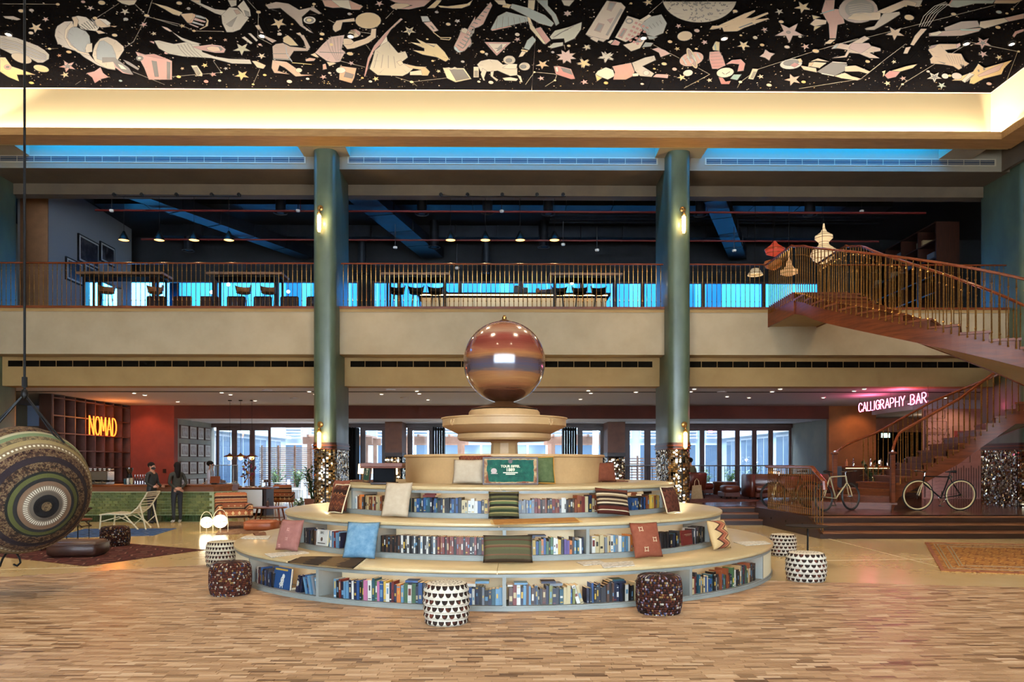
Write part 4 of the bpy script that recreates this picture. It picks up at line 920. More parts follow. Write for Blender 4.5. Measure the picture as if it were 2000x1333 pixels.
for d in (HW+.025, -HW-.025):
    p = off(.02, d); part(st, 'newel_post', MB().bev(p.x-.05, p.x+.05, p.y-.05, p.y+.05, ZP+RISE, ZP+RISE+1.18, .012).bev(p.x-.075, p.x+.075, p.y-.075, p.y+.075, ZP+RISE+1.18, ZP+RISE+1.24, .015), m_wood, True)
# ------------------------------------------------------------------ ground floor railings
s = thing('side_balustrade', 'brass balustrade with a red handrail running down beside the lounge steps', 'railing', (6.56, 17, ZP))
part(s, 'handrail', MB().tube([(6.56, 18.75, 1.46), (6.56, 15.98, 1.46), (6.56, 15.35, 1.16), (6.56, 15.33, 1.0)], .045, 8, flat=(1.1, .8)), m_rail, True)
bmg = bal_mesh(1.02)
for k in range(24): inst(s, 'baluster', bmg, (0, 16.0+k*.115-17, 0))
for k, (yy, zz_) in enumerate(((15.86, .29), (15.72, .28), (15.58, .15), (15.44, .14))): inst(s, 'baluster', bmg, (0, yy-17, zz_-ZP))
railing('window_railing', 'dark iron railing in front of the lounge windows', [(4.1, 29.6), (11.45, 29.6)], ZP, 1.05, .2, m_dkwood, bm=bal_mesh(1.0, mat=m_black, r=.012))
# ------------------------------------------------------------------ neon stroke lettering
def arc(cx, cy, rx, ry, a0, a1, n=10): return [(cx+rx*math.cos(math.radians(a0+(a1-a0)*k/n)), cy+ry*math.sin(math.radians(a0+(a1-a0)*k/n))) for k in range(n+1)]
GL = {'N': [[(0,0),(0,1),(.5,0),(.5,1)]], 'O': [arc(.28,.5,.28,.5,0,360,18)], 'M': [[(0,0),(.06,1),(.32,.25),(.58,1),(.64,0)]],
      'A': [[(0,0),(.27,1),(.54,0)], [(.1,.35),(.44,.35)]], 'D': [[(0,0),(0,1)]+arc(.1,.5,.4,.5,90,-90,12)+[(0,0)]],
      'C': [arc(.3,.62,.26,.38,20,180,8)+arc(.3,.38,.26,.38,180,340,8)], 'L': [[(0,1),(0,0),(.36,0)]], 'I': [[(.05,0),(.05,1)]],
      'G': [arc(.3,.62,.26,.38,20,180,8)+arc(.3,.38,.26,.38,180,355,8)+[(.56,.48),(.34,.48)]],
      'R': [[(0,0),(0,1)]+arc(.2,.75,.27,.25,90,-90,8)+[(0,.5)], [(.18,.5),(.5,0)]], 'P': [[(0,0),(0,1)]+arc(.2,.73,.27,.27,90,-90,8)+[(0,.46)]],
      'H': [[(0,0),(0,1)], [(.5,0),(.5,1)], [(0,.5),(.5,.5)]], 'Y': [[(0,1),(.26,.48),(.52,1)], [(.26,.48),(.26,0)]],
      'B': [[(0,0),(0,1)]+arc(.2,.76,.24,.24,90,-90,8)+arc(.22,.26,.28,.26,90,-90,8)+[(0,0)]], ' ': [], '-': [[(0,.1),(.2,.1)]]}
GWD = {'I': .1, 'L': .36, ' ': .1, '-': .16, 'M': .64}
def neon(name, text, label, M4, total, height, r, mat, kern=.16, double=0):
    """letters as glowing tubes; M4 maps (along, 0, up) to the place"""
    o = thing(name, label, 'neon sign', M4 @ Vector((total/2, 0, 0)))
    wd = sum(GWD.get(c, .54) for c in text)+kern*(len(text)-1); k = total/wd; x_ = 0
    for c in text:
        mb = MB()
        for st_ in GL[c]:
            for dx in ((0, double) if double else (0,)):
                mb.tube([M4 @ Vector(((x_+u)*k+dx, 0, v*height)) for u, v in st_], r, 6)
        if mb.v: part(o, 'letter', mb, mat, True)
        x_ += GWD.get(c, .54)+kern
    return o
m_neono = EM('orange_neon', 'ff5f1c', 7); m_neonp = EM('pink_neon', 'ff7aa4', 8)
# ------------------------------------------------------------------ coffee bar: dark shelf wall with the sign
sw = thing('shelf_wall', 'dark wooden grid shelf wall behind the coffee bar', 'shelves', (-13.45, 24.6, 0))
part(sw, 'back_panel', MB().box(-13.66, -13.62, 22.3, 26.9, 0, 3.58), M('black_walnut', (.012, .006, .004), rough=.5, spec=.2), True)
part(sw, 'end_panel', MB().box(-13.66, -13.3, 22.24, 22.3, 0, 3.58), m_dkwood, True)
m_gridw = M('brown_shelf_edge', '5c3a30', '4a2c24', rough=.45, scale=4)
for k in range(9): part(sw, 'upright', MB().box(-13.62, -13.29, 22.3+k*.57, 22.34+k*.57, 0, 3.58), m_gridw, True)
for k in range(7): part(sw, 'shelf', MB().box(-13.62, -13.29, 22.34, 26.86, .35+k*.52, .385+k*.52), m_gridw, True)
a, b = atx(174, 850, -13.2), atx(227, 851, -13.2)
M4 = Matrix(((0, 0, 0, -13.2), (1, 0, 0, a.y), (0, 0, 1, atx(200, 851, -13.2).z), (0, 0, 0, 1)))
neon('neon_sign', 'NOMAD', 'orange neon sign reading NOMAD on the dark shelf wall', M4, b.y-a.y, .60, .011, m_neono, .14, .045)
part(bpy.data.objects['neon_sign'], 'standoff', MB().tube([(-13.31, a.y+.1, 2.7), (-13.2, a.y+.1, 2.7)], .01, 6).tube([(-13.31, b.y-.1, 2.7), (-13.2, b.y-.1, 2.7)], .01, 6), m_steel, True)
lamp('neon_glow_orange', 'POINT', (-12.7, (a.y+b.y)/2, 2.9), 55, (1, .30, .06), size=.3)
lamp('bar_wall_wash', 'SPOT', (-12.6, 25.9, 3.5), 60, (1, .36, .12), (math.radians(25), 0, 0), .05, spot=110)
# counter
BY = 19.9
bar = thing('coffee_bar', 'long coffee bar counter clad in green tiles with a wooden top', 'counter', (-10.2, 20.3, 0))
outl = lambda e: [(-13.25, BY-e), (-7.65, BY-e), (-7.3+e*.4, BY+.35-e*.4), (-7.3+e*.4, 20.7), (-13.25, 20.7)]
m_barwood = M('warm_bar_wood', '7a4426', '5c2f18', rough=.3, scale=2, stretch=(1,6,6), coat=.3)
part(bar, 'core', MB().prism(outl(-.012), 0, .80), M('tile_grout', '9aa078', rough=.8), True)
part(bar, 'moulding', MB().prism(outl(.02), .80, .84).prism(outl(.0), .84, .90).prism(outl(.05), .90, .93), m_barwood, True)
part(bar, 'counter_top', MB().prism(outl(.10), .93, .98), m_barwood, True)
part(bar, 'brass_edge', MB().box(-13.25, -7.63, BY-.115, BY-.10, .935, .965), M('copper_edge', 'a8623a', rough=.25, metal=1), True)
t = NT('green_glazed_tile', .12, 0, .6, .6); r = t.rnd(); t.col(t.ramp(r, [(0, '464e28'), (.5, '565d31'), (1, '686c3c')])); m_tile = t.m
tm = MB().bev(-.064, .064, -.010, .004, -.033, .033, .003).mesh('tile', m_tile)
for j in range(8):
    for i in range(30):
        x_ = -11.45+i*.1365+(.068 if j % 2 else 0)
        if x_ < -7.70: c = RM[bar.name] @ Vector((x_, BY, .225+j*.0735)); inst(bar, 'tile', tm, c)
    for i in range(4):
        p = Vector((-7.65, BY)).lerp(Vector((-7.3, BY+.35)), (i+.5)/4); c = RM[bar.name] @ Vector((p.x, p.y, .225+j*.0735)); inst(bar, 'tile', tm, c, (0, 0, PI/4), (.9, 1, 1))
mb = MB()
for j in range(8):
    for i in range(13): mb.bev(-13.2+i*.1365+.004, -13.2+(i+1)*.1365-.004, BY-.010, BY+.004, .192+j*.0735, .258+j*.0735, .003)
o = part(bar, 'far_tile', mb, m_tile, True); o['kind'] = 'stuff'
bt = MB().bev(-.031, .031, -.014, .004, 0, .165, .004).mesh('base_tile', M('dark_green_tile', '23381c', rough=.12, coat=.6))
for i in range(58): c = RM[bar.name] @ Vector((-11.5+i*.0665, BY, .01)); inst(bar, 'base_tile', bt, c)
lamp('bar_underlight', 'AREA', (-10, BY-.5, 3.5), 45, WARM, (0, 0, 0), 5, .3)
# things on the counter
ZC = .98
def at_counter(px, Y=20.25): return Vector((at(px, 900, Y).x, Y, ZC))

em = thing('espresso_machine', 'steel espresso machine on the coffee bar', 'espresso machine', at_counter(192))
part(em, 'body', MB().bev(-.33, .33, -.18, .2, .10, .36, .02), m_steel); part(em, 'drip_tray', MB().bev(-.33, .33, -.24, .2, .0, .07, .01), m_steel); part(em, 'back_panel', MB().box(-.30, .30, .0, .2, .07, .10), m_black)
part(em, 'cup_rail', MB().tube([(-.32,-.17,.40),(.32,-.17,.40),(.32,.19,.40),(-.32,.19,.40)], .008, 6, closed=True), m_steel)
for k in range(3): part(em, 'group_head', MB().lathe([(0,.02),(.03,.02),(.035,.06),(.0,.10)], 12, (-.2+k*.2,-.2,.02)).tube([(-.2+k*.2,-.2,.06),(-.2+k*.2,-.33,.05)], .011, 6), m_black)
for k in range(5): tag(solid('cup', MB().lathe([(0,0),(.022,0),(.034,.06),(.031,.06),(.02,.005),(0,.005)], 12, at_counter(192)+Vector((-.25+k*.125, .08, .365))), m_white), '%s white cup in the row on top of the espresso machine' % ordn(k+1), 'cup', 'cups on the espresso machine')
for k, (px, c, h_, lb) in enumerate(((244, 'teal', .10, 'green paper cup stack beside the espresso machine'), (250, 'white', .12, 'white paper cup stack on the coffee bar'), (257, 'cream', .13, 'cream paper cup stack on the coffee bar'))):
    mb = MB()
    for q in range(4): mb.lathe([(0, 0), (.03, 0), (.042, .085), (.045, .088), (.045, .092), (0, .092)], 16, at_counter(px)+Vector((0, 0, q*h_*.2)))
    solid('paper_cup_stack', mb, CM[c], lb, 'cups', 'cup stacks on the coffee bar')
m_bottle = GLASS('clear_bottle_glass', 'dfeaff', .3, .05); m_lit = EM('cool_backlight', 'dce8ff', 3)
bp = [(0, 0), (.035, 0), (.036, .13), (.014, .18), (.013, .24), (.0, .24)]
for k, px in enumerate((264, 269, 274, 279, 284)):
    b_ = solid('bottle', MB().lathe(bp, 14, at_counter(px, 20.4)), m_bottle, '%s clear bottle counted from the espresso machine on the bar' % ordn(k+1), 'bottle', 'clear bottles on the coffee bar'); part(b_, 'cap', MB().lathe([(0, .24), (.016, .24), (.016, .26), (0, .26)], 10, at_counter(px, 20.4)), CM['white'], True)
gk = thing('coffee_grinder', 'dark coffee grinder with glass hopper on the bar', 'grinder', at_counter(253, 20.45))
part(gk, 'base', MB().bev(-.08, .08, -.12, .12, 0, .04, .01), m_black); part(gk, 'body', MB().lathe([(.06, .04), (.075, .2), (.05, .28)], 14), m_black); part(gk, 'hopper', MB().lathe([(.05, .28), (.09, .40), (.09, .44)], 16), GLASS('smoke_glass', '6a5a4a', .2))
dc = thing('pastry_display', 'steel framed glass pastry display case at the end of the bar', 'display case', at_counter(438, 20.6))
for sx in (-.3, .3):
    for sy in (-.15, .15): part(dc, 'post', MB().box(sx-.012, sx+.012, sy-.012, sy+.012, 0, .5), m_steel)
part(dc, 'roof', MB().box(-.31, .31, -.16, .16, .5, .52), m_steel); part(dc, 'shelf', MB().box(-.29, .29, -.14, .14, .25, .26), m_glass); part(dc, 'base', MB().box(-.31, .31, -.16, .16, 0, .02), m_steel)
for a_ in ((-.3, .3, -.155, -.15), (-.3, .3, .15, .155)): part(dc, 'pane', MB().box(*a_, .02, .5), m_glass)
rg = thing('till', 'small brown till screen on the coffee bar', 'till', at_counter(419, 20.15)); part(rg, 'stand', MB().bev(-.07, .07, -.06, .06, 0, .04, .01), m_black); part(rg, 'screen', MB().box(-.13, .13, -.01, .02, .03, .22).xf(Matrix.Rotation(-.3, 4, 'X')), m_wood)
# ------------------------------------------------------------------ framed prints in the alcove
m_print = M('sepia_print', '8d8884', '5e4a40', rough=.35, scale=6, lo=.4, hi=.6); m_mat = M('print_mount', 'a8a49c', rough=.5)
cols, rows = [(352, 367), (370, 383), (386, 397), (400, 410)], [(832, 858), (867, 893), (902, 927), (936, 960)]
for j, (ya, yb) in enumerate(rows):
    for i, (xa, xb) in enumerate(cols):
        p, q = atx(xa, 900, -11.72), atx(xb, 900, -11.72); ym = (p.y+q.y)/2
        zt_, zb_ = EYE+(905-ya)/FPX*(27.35+.5), EYE+(905-yb)/FPX*(27.35+.5)
        o = thing('framed_print', '%s print from the rust wall in the %s row of alcove prints' % (ordn(i+1), ('top', 'second', 'third', 'bottom')[j]), 'picture', (-11.74, ym, zb_), 0, 'framed prints in the alcove')
        part(o, 'frame', MB().box(-11.75, -11.70, p.y, q.y, zb_, zt_), m_frame, True); part(o, 'mount', MB().box(-11.70, -11.695, p.y+.03, q.y-.03, zb_+.03, zt_-.03), m_mat, True); part(o, 'print', MB().box(-11.695, -11.69, p.y+.08, q.y-.08, zb_+.08, zt_-.08), m_print, True)
solid('wall_plate', MB().box(at(318, 0, 26.88).x, at(324, 0, 26.88).x, 26.87, 26.9, 1.2, 1.34), m_dkwood, 'small dark plate on the rust red wall', 'wall plate')
# ------------------------------------------------------------------ pendants, buffet, glass flower
m_amber = EM('amber_bulb', 'ffb050', 22)
for k, px in enumerate((449, 470, 492)):
    p = at(px, 893, 24.6)
    o = thing('pendant_lamp', '%s amber pendant from the bar above the buffet' % ('nearest', 'middle', 'farthest')[k], 'pendant lamp', p, 0, 'amber pendants over the buffet')
    part(o, 'cord', MB().tube([(0, 0, .12), (0, 0, 3.58-p.z)], .006, 5), m_black); part(o, 'ceiling_cap', MB().lathe([(0, 0), (.06, 0), (.06, .03), (0, .03)], 14, (0, 0, 3.57-p.z)), m_black)
    part(o, 'shade', MB().lathe([(.2, -.0), (.19, .02), (.05, .08), (.02, .12)], 20), m_wood); part(o, 'bulb', MB().sphere((0, 0, -.03), .07, 12, 8), m_amber)
    lamp('pendant_glow', 'POINT', (p.x, p.y, p.z-.2), 14, AMBER, size=.08)
bx, byy = -8.0, 22.6
bf = thing('buffet_table', 'wooden buffet table with white door behind the bar end', 'table', (bx, byy, 0))
part(bf, 'top', MB().bev(-1.0, 1.15, -.4, .4, .78, .83, .015), m_barwood)
for sx in (-.9, .95): part(bf, 'end_panel', MB().box(sx-.04, sx+.04, -.36, .36, 0, .78), m_dkwood)
part(bf, 'cabinet', MB().box(-.45, -.05, -.3, .36, .0, .78), m_redwall); part(bf, 'white_door', MB().box(.02, .86, -.34, -.31, .08, .76), m_white); part(bf, 'back_board', MB().box(-.86, .91, .33, .36, 0, .78), m_dkwood)
m_dome = GLASS('dome_glass', 'fff6ea', .25, .03)
for k, (dx, dy, r_) in enumerate(((-.85, -.1, .15), (-.42, -.15, .2), (-.08, .05, .15))):
    o = thing('glass_cloche', ('small glass cloche at the bar end of the buffet', 'largest glass cloche on the buffet', 'glass cloche beside the coloured glass tree')[k], 'cloche', (bx+dx, byy+dy, .83), 0, 'cloches on the buffet')
    part(o, 'board', MB().lathe([(0, 0), (r_+.03, 0), (r_+.03, .025), (0, .025)], 24), m_wood); part(o, 'dome', MB().lathe([(r_*math.cos(a*PI/16), .026+r_*1.0*math.sin(a*PI/16)) for a in range(9)], 24, cap=False), m_dome)
    part(o, 'knob', MB().sphere((0, 0, .04+r_), .02, 10, 8), m_dome)
    cm = MB()
    for q in range(6): cm.sphere((math.cos(q*PI/3)*r_*.5, math.sin(q*PI/3)*r_*.5, .055), .04, 10, 6, (1, 1, .7))
    pk = part(o, 'pastries', cm, M('golden_crust', 'a8642c', '7c4016', rough=.6)); pk['kind'] = 'stuff'
for k in range(6):
    c = Vector((bx+.2+.14*k, byy-.25+.08*(k % 2), .83)); o = solid('snack_bowl', MB().lathe([(0, 0), (.03, 0), (.055, .035), (.05, .035), (.026, .006), (0, .006)], 16, c), (CM['cream'], CM['white'])[k % 2], '%s little snack bowl from the coloured glass tree on the buffet' % ordn(k+1), 'bowl', 'snack bowls on the buffet')
    part(o, 'snack', MB().lathe([(0, .03), (.045, .03), (.02, .045), (0, .048)], 12, c), M('nut_brown_%d' % k, '8a5a2c', rough=.7), True)
o = thing('cake_stand', 'small wooden cake stand near the end of the buffet', 'cake stand', (bx+.85, byy+.1, .83)); part(o, 'foot', MB().lathe([(0, 0), (.06, 0), (.015, .03), (.015, .13), (.12, .14), (.12, .155), (0, .155)], 18), m_wood); part(o, 'cake', MB().lathe([(0, .155), (.08, .155), (.08, .21), (0, .215)], 18), CM['brown'])
tr = thing('glass_butterfly_tree', 'tree of red, orange and teal glass leaves standing on the buffet', 'ornament', (bx+.28, byy+.2, .83)); part(tr, 'stem', MB().tube([(0, 0, 0), (0, 0, .9)], .012, 6), m_brass)
rr = random.Random(5)
for k in range(64):
    a_ = rr.uniform(0, 2*PI); h_ = rr.uniform(.12, .95); r_ = rr.uniform(.08, .2); c = Vector((r_*math.cos(a_), r_*math.sin(a_), h_)); u = Vector((rr.uniform(-1, 1), rr.uniform(-1, 1), rr.uniform(-.6, 1))).normalized()*.07; v_ = u.cross(Vector((rr.uniform(-1, 1), rr.uniform(-1, 1), .4))).normalized()*.035
    part(tr, 'glass_leaf', MB().hull([c-u, c+v_, c+u, c-v_], [q+Vector((.003, .003, .004)) for q in (c-u, c+v_, c+u, c-v_)]), CM[rr.choice(('red', 'red', 'orange', 'magenta', 'yellow', 'teal', 'rust'))], smooth=0)
# ------------------------------------------------------------------ seating by the bar
def tubes(lst, r, n=7):
    mb = MB()
    for p in lst: mb.tube(p, r, n)
    return mb
m_rattan = M('white_painted_rattan', 'c8b898', 'b4a482', rough=.6, scale=30)
ch = thing('rattan_lounge_chair', 'low white rattan lounge chair on the blue rug in front of the bar', 'chair', (-8.85, 17.9, 0), 0, 'rattan lounge chairs')
sp = [(-.55, .34), (-.35, .37), (-.05, .35), (.15, .36), (.32, .50), (.48, .74), (.55, .86)]
for y_ in (-.32, .32): part(ch, 'side_frame', tubes([[(u, y_, v) for u, v in sp]], .018), m_rattan)
for (u0, v0), (u1, v1) in (((-.52, .34), (-.55, 0)), ((.38, .58), (.52, 0)), ((.02, .35), (.34, 0))):
    for y_ in (-.32, .32): part(ch, 'leg', tubes([[(u0, y_, v0), (u1, y_, v1)]], .018), m_rattan)
for y_ in (-.32, .32): part(ch, 'brace', tubes([[(-.53, y_, .18), (-.1, y_, .30), (.25, y_, .12), (.45, y_, .3)]], .012), m_rattan)
for k in range(22):
    tt = k/21*(len(sp)-1); i = min(int(tt), len(sp)-2); q = tt-i; u = sp[i][0]+(sp[i+1][0]-sp[i][0])*q; v = sp[i][1]+(sp[i+1][1]-sp[i][1])*q
    part(ch, 'slat', tubes([[(u, -.33, v+.012), (u, .33, v+.012)]], .011, 5), m_rattan)
dup(ch, (-10.9, 17.2, 0), PI*.9, 'white rattan lounge chair mostly hidden behind the hanging ball')
st2 = thing('folding_stool_table', 'small dark folding table with crossed legs beside the rattan chair', 'table', (-10.35, 18.3, 0)); part(st2, 'top', MB().bev(-.26, .26, -.24, .24, .42, .46, .01), m_dkwood)
for y_ in (-.2, .2):
    part(st2, 'crossed_leg', tubes([[(-.24, y_, 0), (.22, y_, .42)]], .018, 5), m_dkwood); part(st2, 'crossed_leg', tubes([[(.24, y_+.03, 0), (-.22, y_+.03, .42)]], .018, 5), m_dkwood)
part(st2, 'stretcher', tubes([[(-.24, -.2, .03), (-.24, .23, .03)], [(.24, -.2, .03), (.24, .23, .03)]], .012, 5), m_dkwood)
p = gz(152, 1060, 0)
st3 = thing('wire_leg_table', 'side table with a brown top on thin black wire legs near the ball', 'table', p); part(st3, 'top', MB().lathe([(0, .43), (.24, .43), (.25, .44), (.25, .46), (0, .46)], 28), m_wood)
for k in range(4): a_ = k*PI/2+.5; part(st3, 'leg', tubes([[(.19*math.cos(a_), .19*math.sin(a_), .43), (.19*math.cos(a_), .19*math.sin(a_), 0)]], .008, 6), m_black)
p = gz(130, 1091, 0)
def box_cushion(name, label, loc, w_, d_, h_, rz, mat, piping=True):
    o = thing(name, label, 'floor cushion', loc, rz); n = 10; vs = []; fs = []; b_ = MB()
    b_.bev(-w_/2, w_/2, -d_/2, d_/2, 0, h_, min(.05, h_*.2)); part(o, 'pad', b_, mat, smooth=60)
    part(o, 'seam', MB().tube([(-w_/2+.03, -d_/2, h_*.82), (w_/2-.03, -d_/2, h_*.82), (w_/2, -d_/2+.03, h_*.82), (w_/2, d_/2-.03, h_*.82), (w_/2-.03, d_/2, h_*.82), (-w_/2+.03, d_/2, h_*.82), (-w_/2, d_/2-.03, h_*.82), (-w_/2, -d_/2+.03, h_*.82)], .008, 5, closed=True), mat)
    return o
box_cushion('floor_cushion', 'dark brown square leather floor cushion on the maroon rug', p+Vector((0, .35, .006)), .78, .62, .25, .12, M('dark_brown_leather', '2c150d', '3c2014', rough=.45, scale=5, bump=.2))
box_cushion('floor_cushion', 'orange leather floor cushion near the coffee table', gz(504, 1038, 0)+Vector((0, .25, 0)), .68, .5, .23, -.08, M('orange_leather', '8c4422', '9c522a', rough=.45, scale=5, bump=.15))
# rugs
def rug(name, label, P4, mat, th_=.012, border=None, bw=.08):
    P4 = [Vector(p) for p in P4]; c = sum(P4, Vector())/4
    o = thing(name, label, 'rug', (c.x, c.y, P4[0].z)); up = Vector((0, 0, th_))
    e = (P4[1]-P4[0]).normalized(); ang = math.atan2(e.y, e.x)
    f_ = part(o, 'field', MB().hull(P4, [p+up for p in P4]), mat, True, 0)
    if border:
        q = [p+(c-p).normalized()*bw*1.4 for p in P4]
        for i in range(4): part(o, 'border', MB().hull([P4[i]+up*.9, P4[(i+1)%4]+up*.9, q[(i+1)%4]+up*.9, q[i]+up*.9], [w_+up*1.25 for w_ in (P4[i], P4[(i+1)%4], q[(i+1)%4], q[i])]), border, True, 0)
    return o
def rugmat(name, base, dark, light, sc=2.2, ang=0, sym=True):
    t = NT(name, .95, 0, .15); x, y, z_ = t.xyz('Object', rot=(0, 0, -ang)); co = t.co('Object')
    d = ((x*sc).frac()-.5).abs()+((y*sc).frac()-.5).abs(); d2 = ((x*sc*3).frac()-.5).abs()+((y*sc*2).frac()-.5).abs()
    n = t.noise(co, 16, 5)
    t.col(t.mix((d2+n*.5).gt(.75)*.8, t.ramp(d+(n-.5)*.2, [(0, light), (.12, dark), (.3, base), (.55, dark), (.62, light), (.68, base)], True), t.ramp(n, [(.4, base), (.6, dark)]))); t.bump(t.noise(co, 120, 2), .4, .006); return t.m
A, B, C_ = gz(167, 1107, 0), gz(400, 1075, 0), gz(183, 1057, 0)
e = (A-B).normalized()
rug('maroon_rug', 'maroon patterned rug under the dark floor cushion by the hanging ball', [A, B, C_, A+(C_-B)], rugmat('maroon_wool', '4a221c', '2c120f', '7c5c50', 1.6, math.atan2(e.y, e.x)), .006)
rug('blue_rug', 'faded blue rug under the rattan chairs', [gz(100, 1052, 0), gz(300, 1047, 0), gz(345, 1033, 0), gz(165, 1034, 0)], rugmat('blue_wool', '35507c', '2a3a58', '6a7488', 1.2), .006)
rug('tan_rug', 'tan rug under the kilim armchair and coffee table', [gz(420, 1046, 0), gz(548, 1041, 0), gz(556, 1018, 0), gz(442, 1020, 0)], rugmat('tan_wool', '7a5a44', '5a3e2e', '947a60', 1.4), .006)
# kilim armchair
def armchair(name, label, loc, rz, mt, w_=.72, d_=.72, legc=None, group=None):
    o = thing(name, label, 'armchair', loc, rz, group); lg = legc or M('pale_oak_leg', '9a6a3c', rough=.5)
    part(o, 'seat', MB().bev(-w_/2+.1, w_/2-.1, -d_/2, d_/2-.12, .26, .44, .03), mt, smooth=60)
    part(o, 'backrest', MB().bev(-w_/2+.02, w_/2-.02, -.08, .07, .0, .58, .03).xf(Matrix.Translation((0, d_/2-.1, .26)) @ Matrix.Rotation(-.2, 4, 'X')), mt, smooth=60)
    for s in (-1, 1): part(o, 'armrest', MB().bev(s*(w_/2-.05)-.05, s*(w_/2-.05)+.05, -d_/2+.02, d_/2-.12, .24, .58, .025), mt, smooth=60)
    for sx in (-1, 1):
        for sy in (-1, 1): part(o, 'leg', MB().tube([(sx*(w_/2-.1), sy*(d_/2-.1), .25), (sx*(w_/2-.06), sy*(d_/2-.06), 0)], [.024, .014], 8), lg)
    return o
def kilstripe(name):
    t = NT(name, .9, 0, .2); x, y, z_ = t.xyz('Object'); co = t.co('Object'); v = (z_*3.3+y*.8)
    d = ((x*7).frac()-.5).abs()*1.2+((z_*6+.25).frac()-.5).abs()
    t.col(t.mix((d.lt(.3))*((z_*1.9).frac()).gt(.5), t.ramp(v.frac()+(t.noise(co, 20, 2)-.5)*.06, [(0, '8a4c30'), (.15, '2c1a12'), (.22, 'a07048'), (.34, '8a4c30'), (.46, 'b08a60'), (.52, '3a2018'), (.68, '3a2018'), (.72, 'b08a60'), (.78, '9a5a38')], True), 'c0a070')); t.bump(t.noise(co, 150, 2), .3, .004); return t.m
m_kil = kilstripe('kilim_upholstery')
armchair('kilim_armchair', 'kilim armchair with diamond bands beside the glowing lanterns', gz(447, 1034, 0)+Vector((0, .3, 0)), .5, m_kil, .78, .78)
armchair('kilim_chair', 'kilim chair seen from behind near the open courtyard doors', Vector((-7.35, 25.2, 0)), PI+.1, m_kil, .62, .6)
# coffee table with bottle
p = gz(520, 1026, 0)+Vector((0, .3, 0))
ct = thing('coffee_table', 'oval wooden coffee table with splayed legs near the bar', 'table', p)
part(ct, 'top', MB().lathe([(0, .40), (.4, .40), (.42, .415), (.42, .425), (.4, .44), (0, .44)], 40).xf(Matrix.Diagonal((1.05, .75, 1, 1))), m_barwood)
for sx in (-1, 1):
    for sy in (-1, 1): part(ct, 'leg', MB().tube([(sx*.26, sy*.17, .40), (sx*.33, sy*.22, 0)], [.026, .016], 8), m_wood)
part(ct, 'stretcher', MB().tube([(-.29, 0, .16), (.29, 0, .16)], .014, 6).tube([(-.29, -.19, .16), (-.29, .19, .16)], .012, 6).tube([(.29, -.19, .16), (.29, .19, .16)], .012, 6), m_wood)
o = solid('pump_bottle', MB().lathe([(0, 0), (.035, 0), (.036, .12), (.014, .15), (.014, .165), (0, .165)], 16, p+Vector((-.04, -.05, .44))), M('amber_glass_bottle', '3a1a0c', rough=.1, coat=.5), 'brown pump bottle standing on the oval coffee table', 'bottle'); part(o, 'pump', MB().tube([p+Vector((-.04, -.05, .60)), p+Vector((-.04, -.05, .645)), p+Vector((-.01, -.05, .645))], .006, 6), m_black, True)
# lanterns
m_opal = EM('opal_globe', 'fff0d0', 7)
for k, (px, s_) in enumerate(((400, .13), (427, .155))):
    p = gz(px, 1041, 0)+Vector((0, .1, 0))
    o = thing('globe_lantern', ('smaller glowing opal lantern with a wooden loop handle on the floor', 'larger glowing opal lantern in a wooden stand on the floor')[k], 'lantern', p, 0, 'glowing floor lanterns')
    part(o, 'globe', MB().sphere((0, 0, s_+.09), s_, 24, 16, (1, 1, .95)), m_opal)
    for q in range(4): a_ = q*PI/2+.4; part(o, 'frame_rod', MB().tube([(s_*1.02*math.cos(a_), s_*1.02*math.sin(a_), 0), (s_*1.06*math.cos(a_), s_*1.06*math.sin(a_), s_+.1)], .008, 6), m_rattan)
    part(o, 'frame_ring', MB().tube([(s_*1.06*math.cos(q*PI/12), s_*1.06*math.sin(q*PI/12), s_+.09) for q in range(24)], .008, 6, closed=True), m_rattan)
    part(o, 'handle', MB().tube([(s_*1.06*math.cos(q*PI/12), 0, s_+.1+(s_+.09)*math.sin(q*PI/12)*1.05) for q in range(13)], .008, 6), m_rattan)
    lamp('lantern_glow', 'POINT', (p.x, p.y-.02, .1+s_), 12, (1, .85, .6), size=s_*1.1)
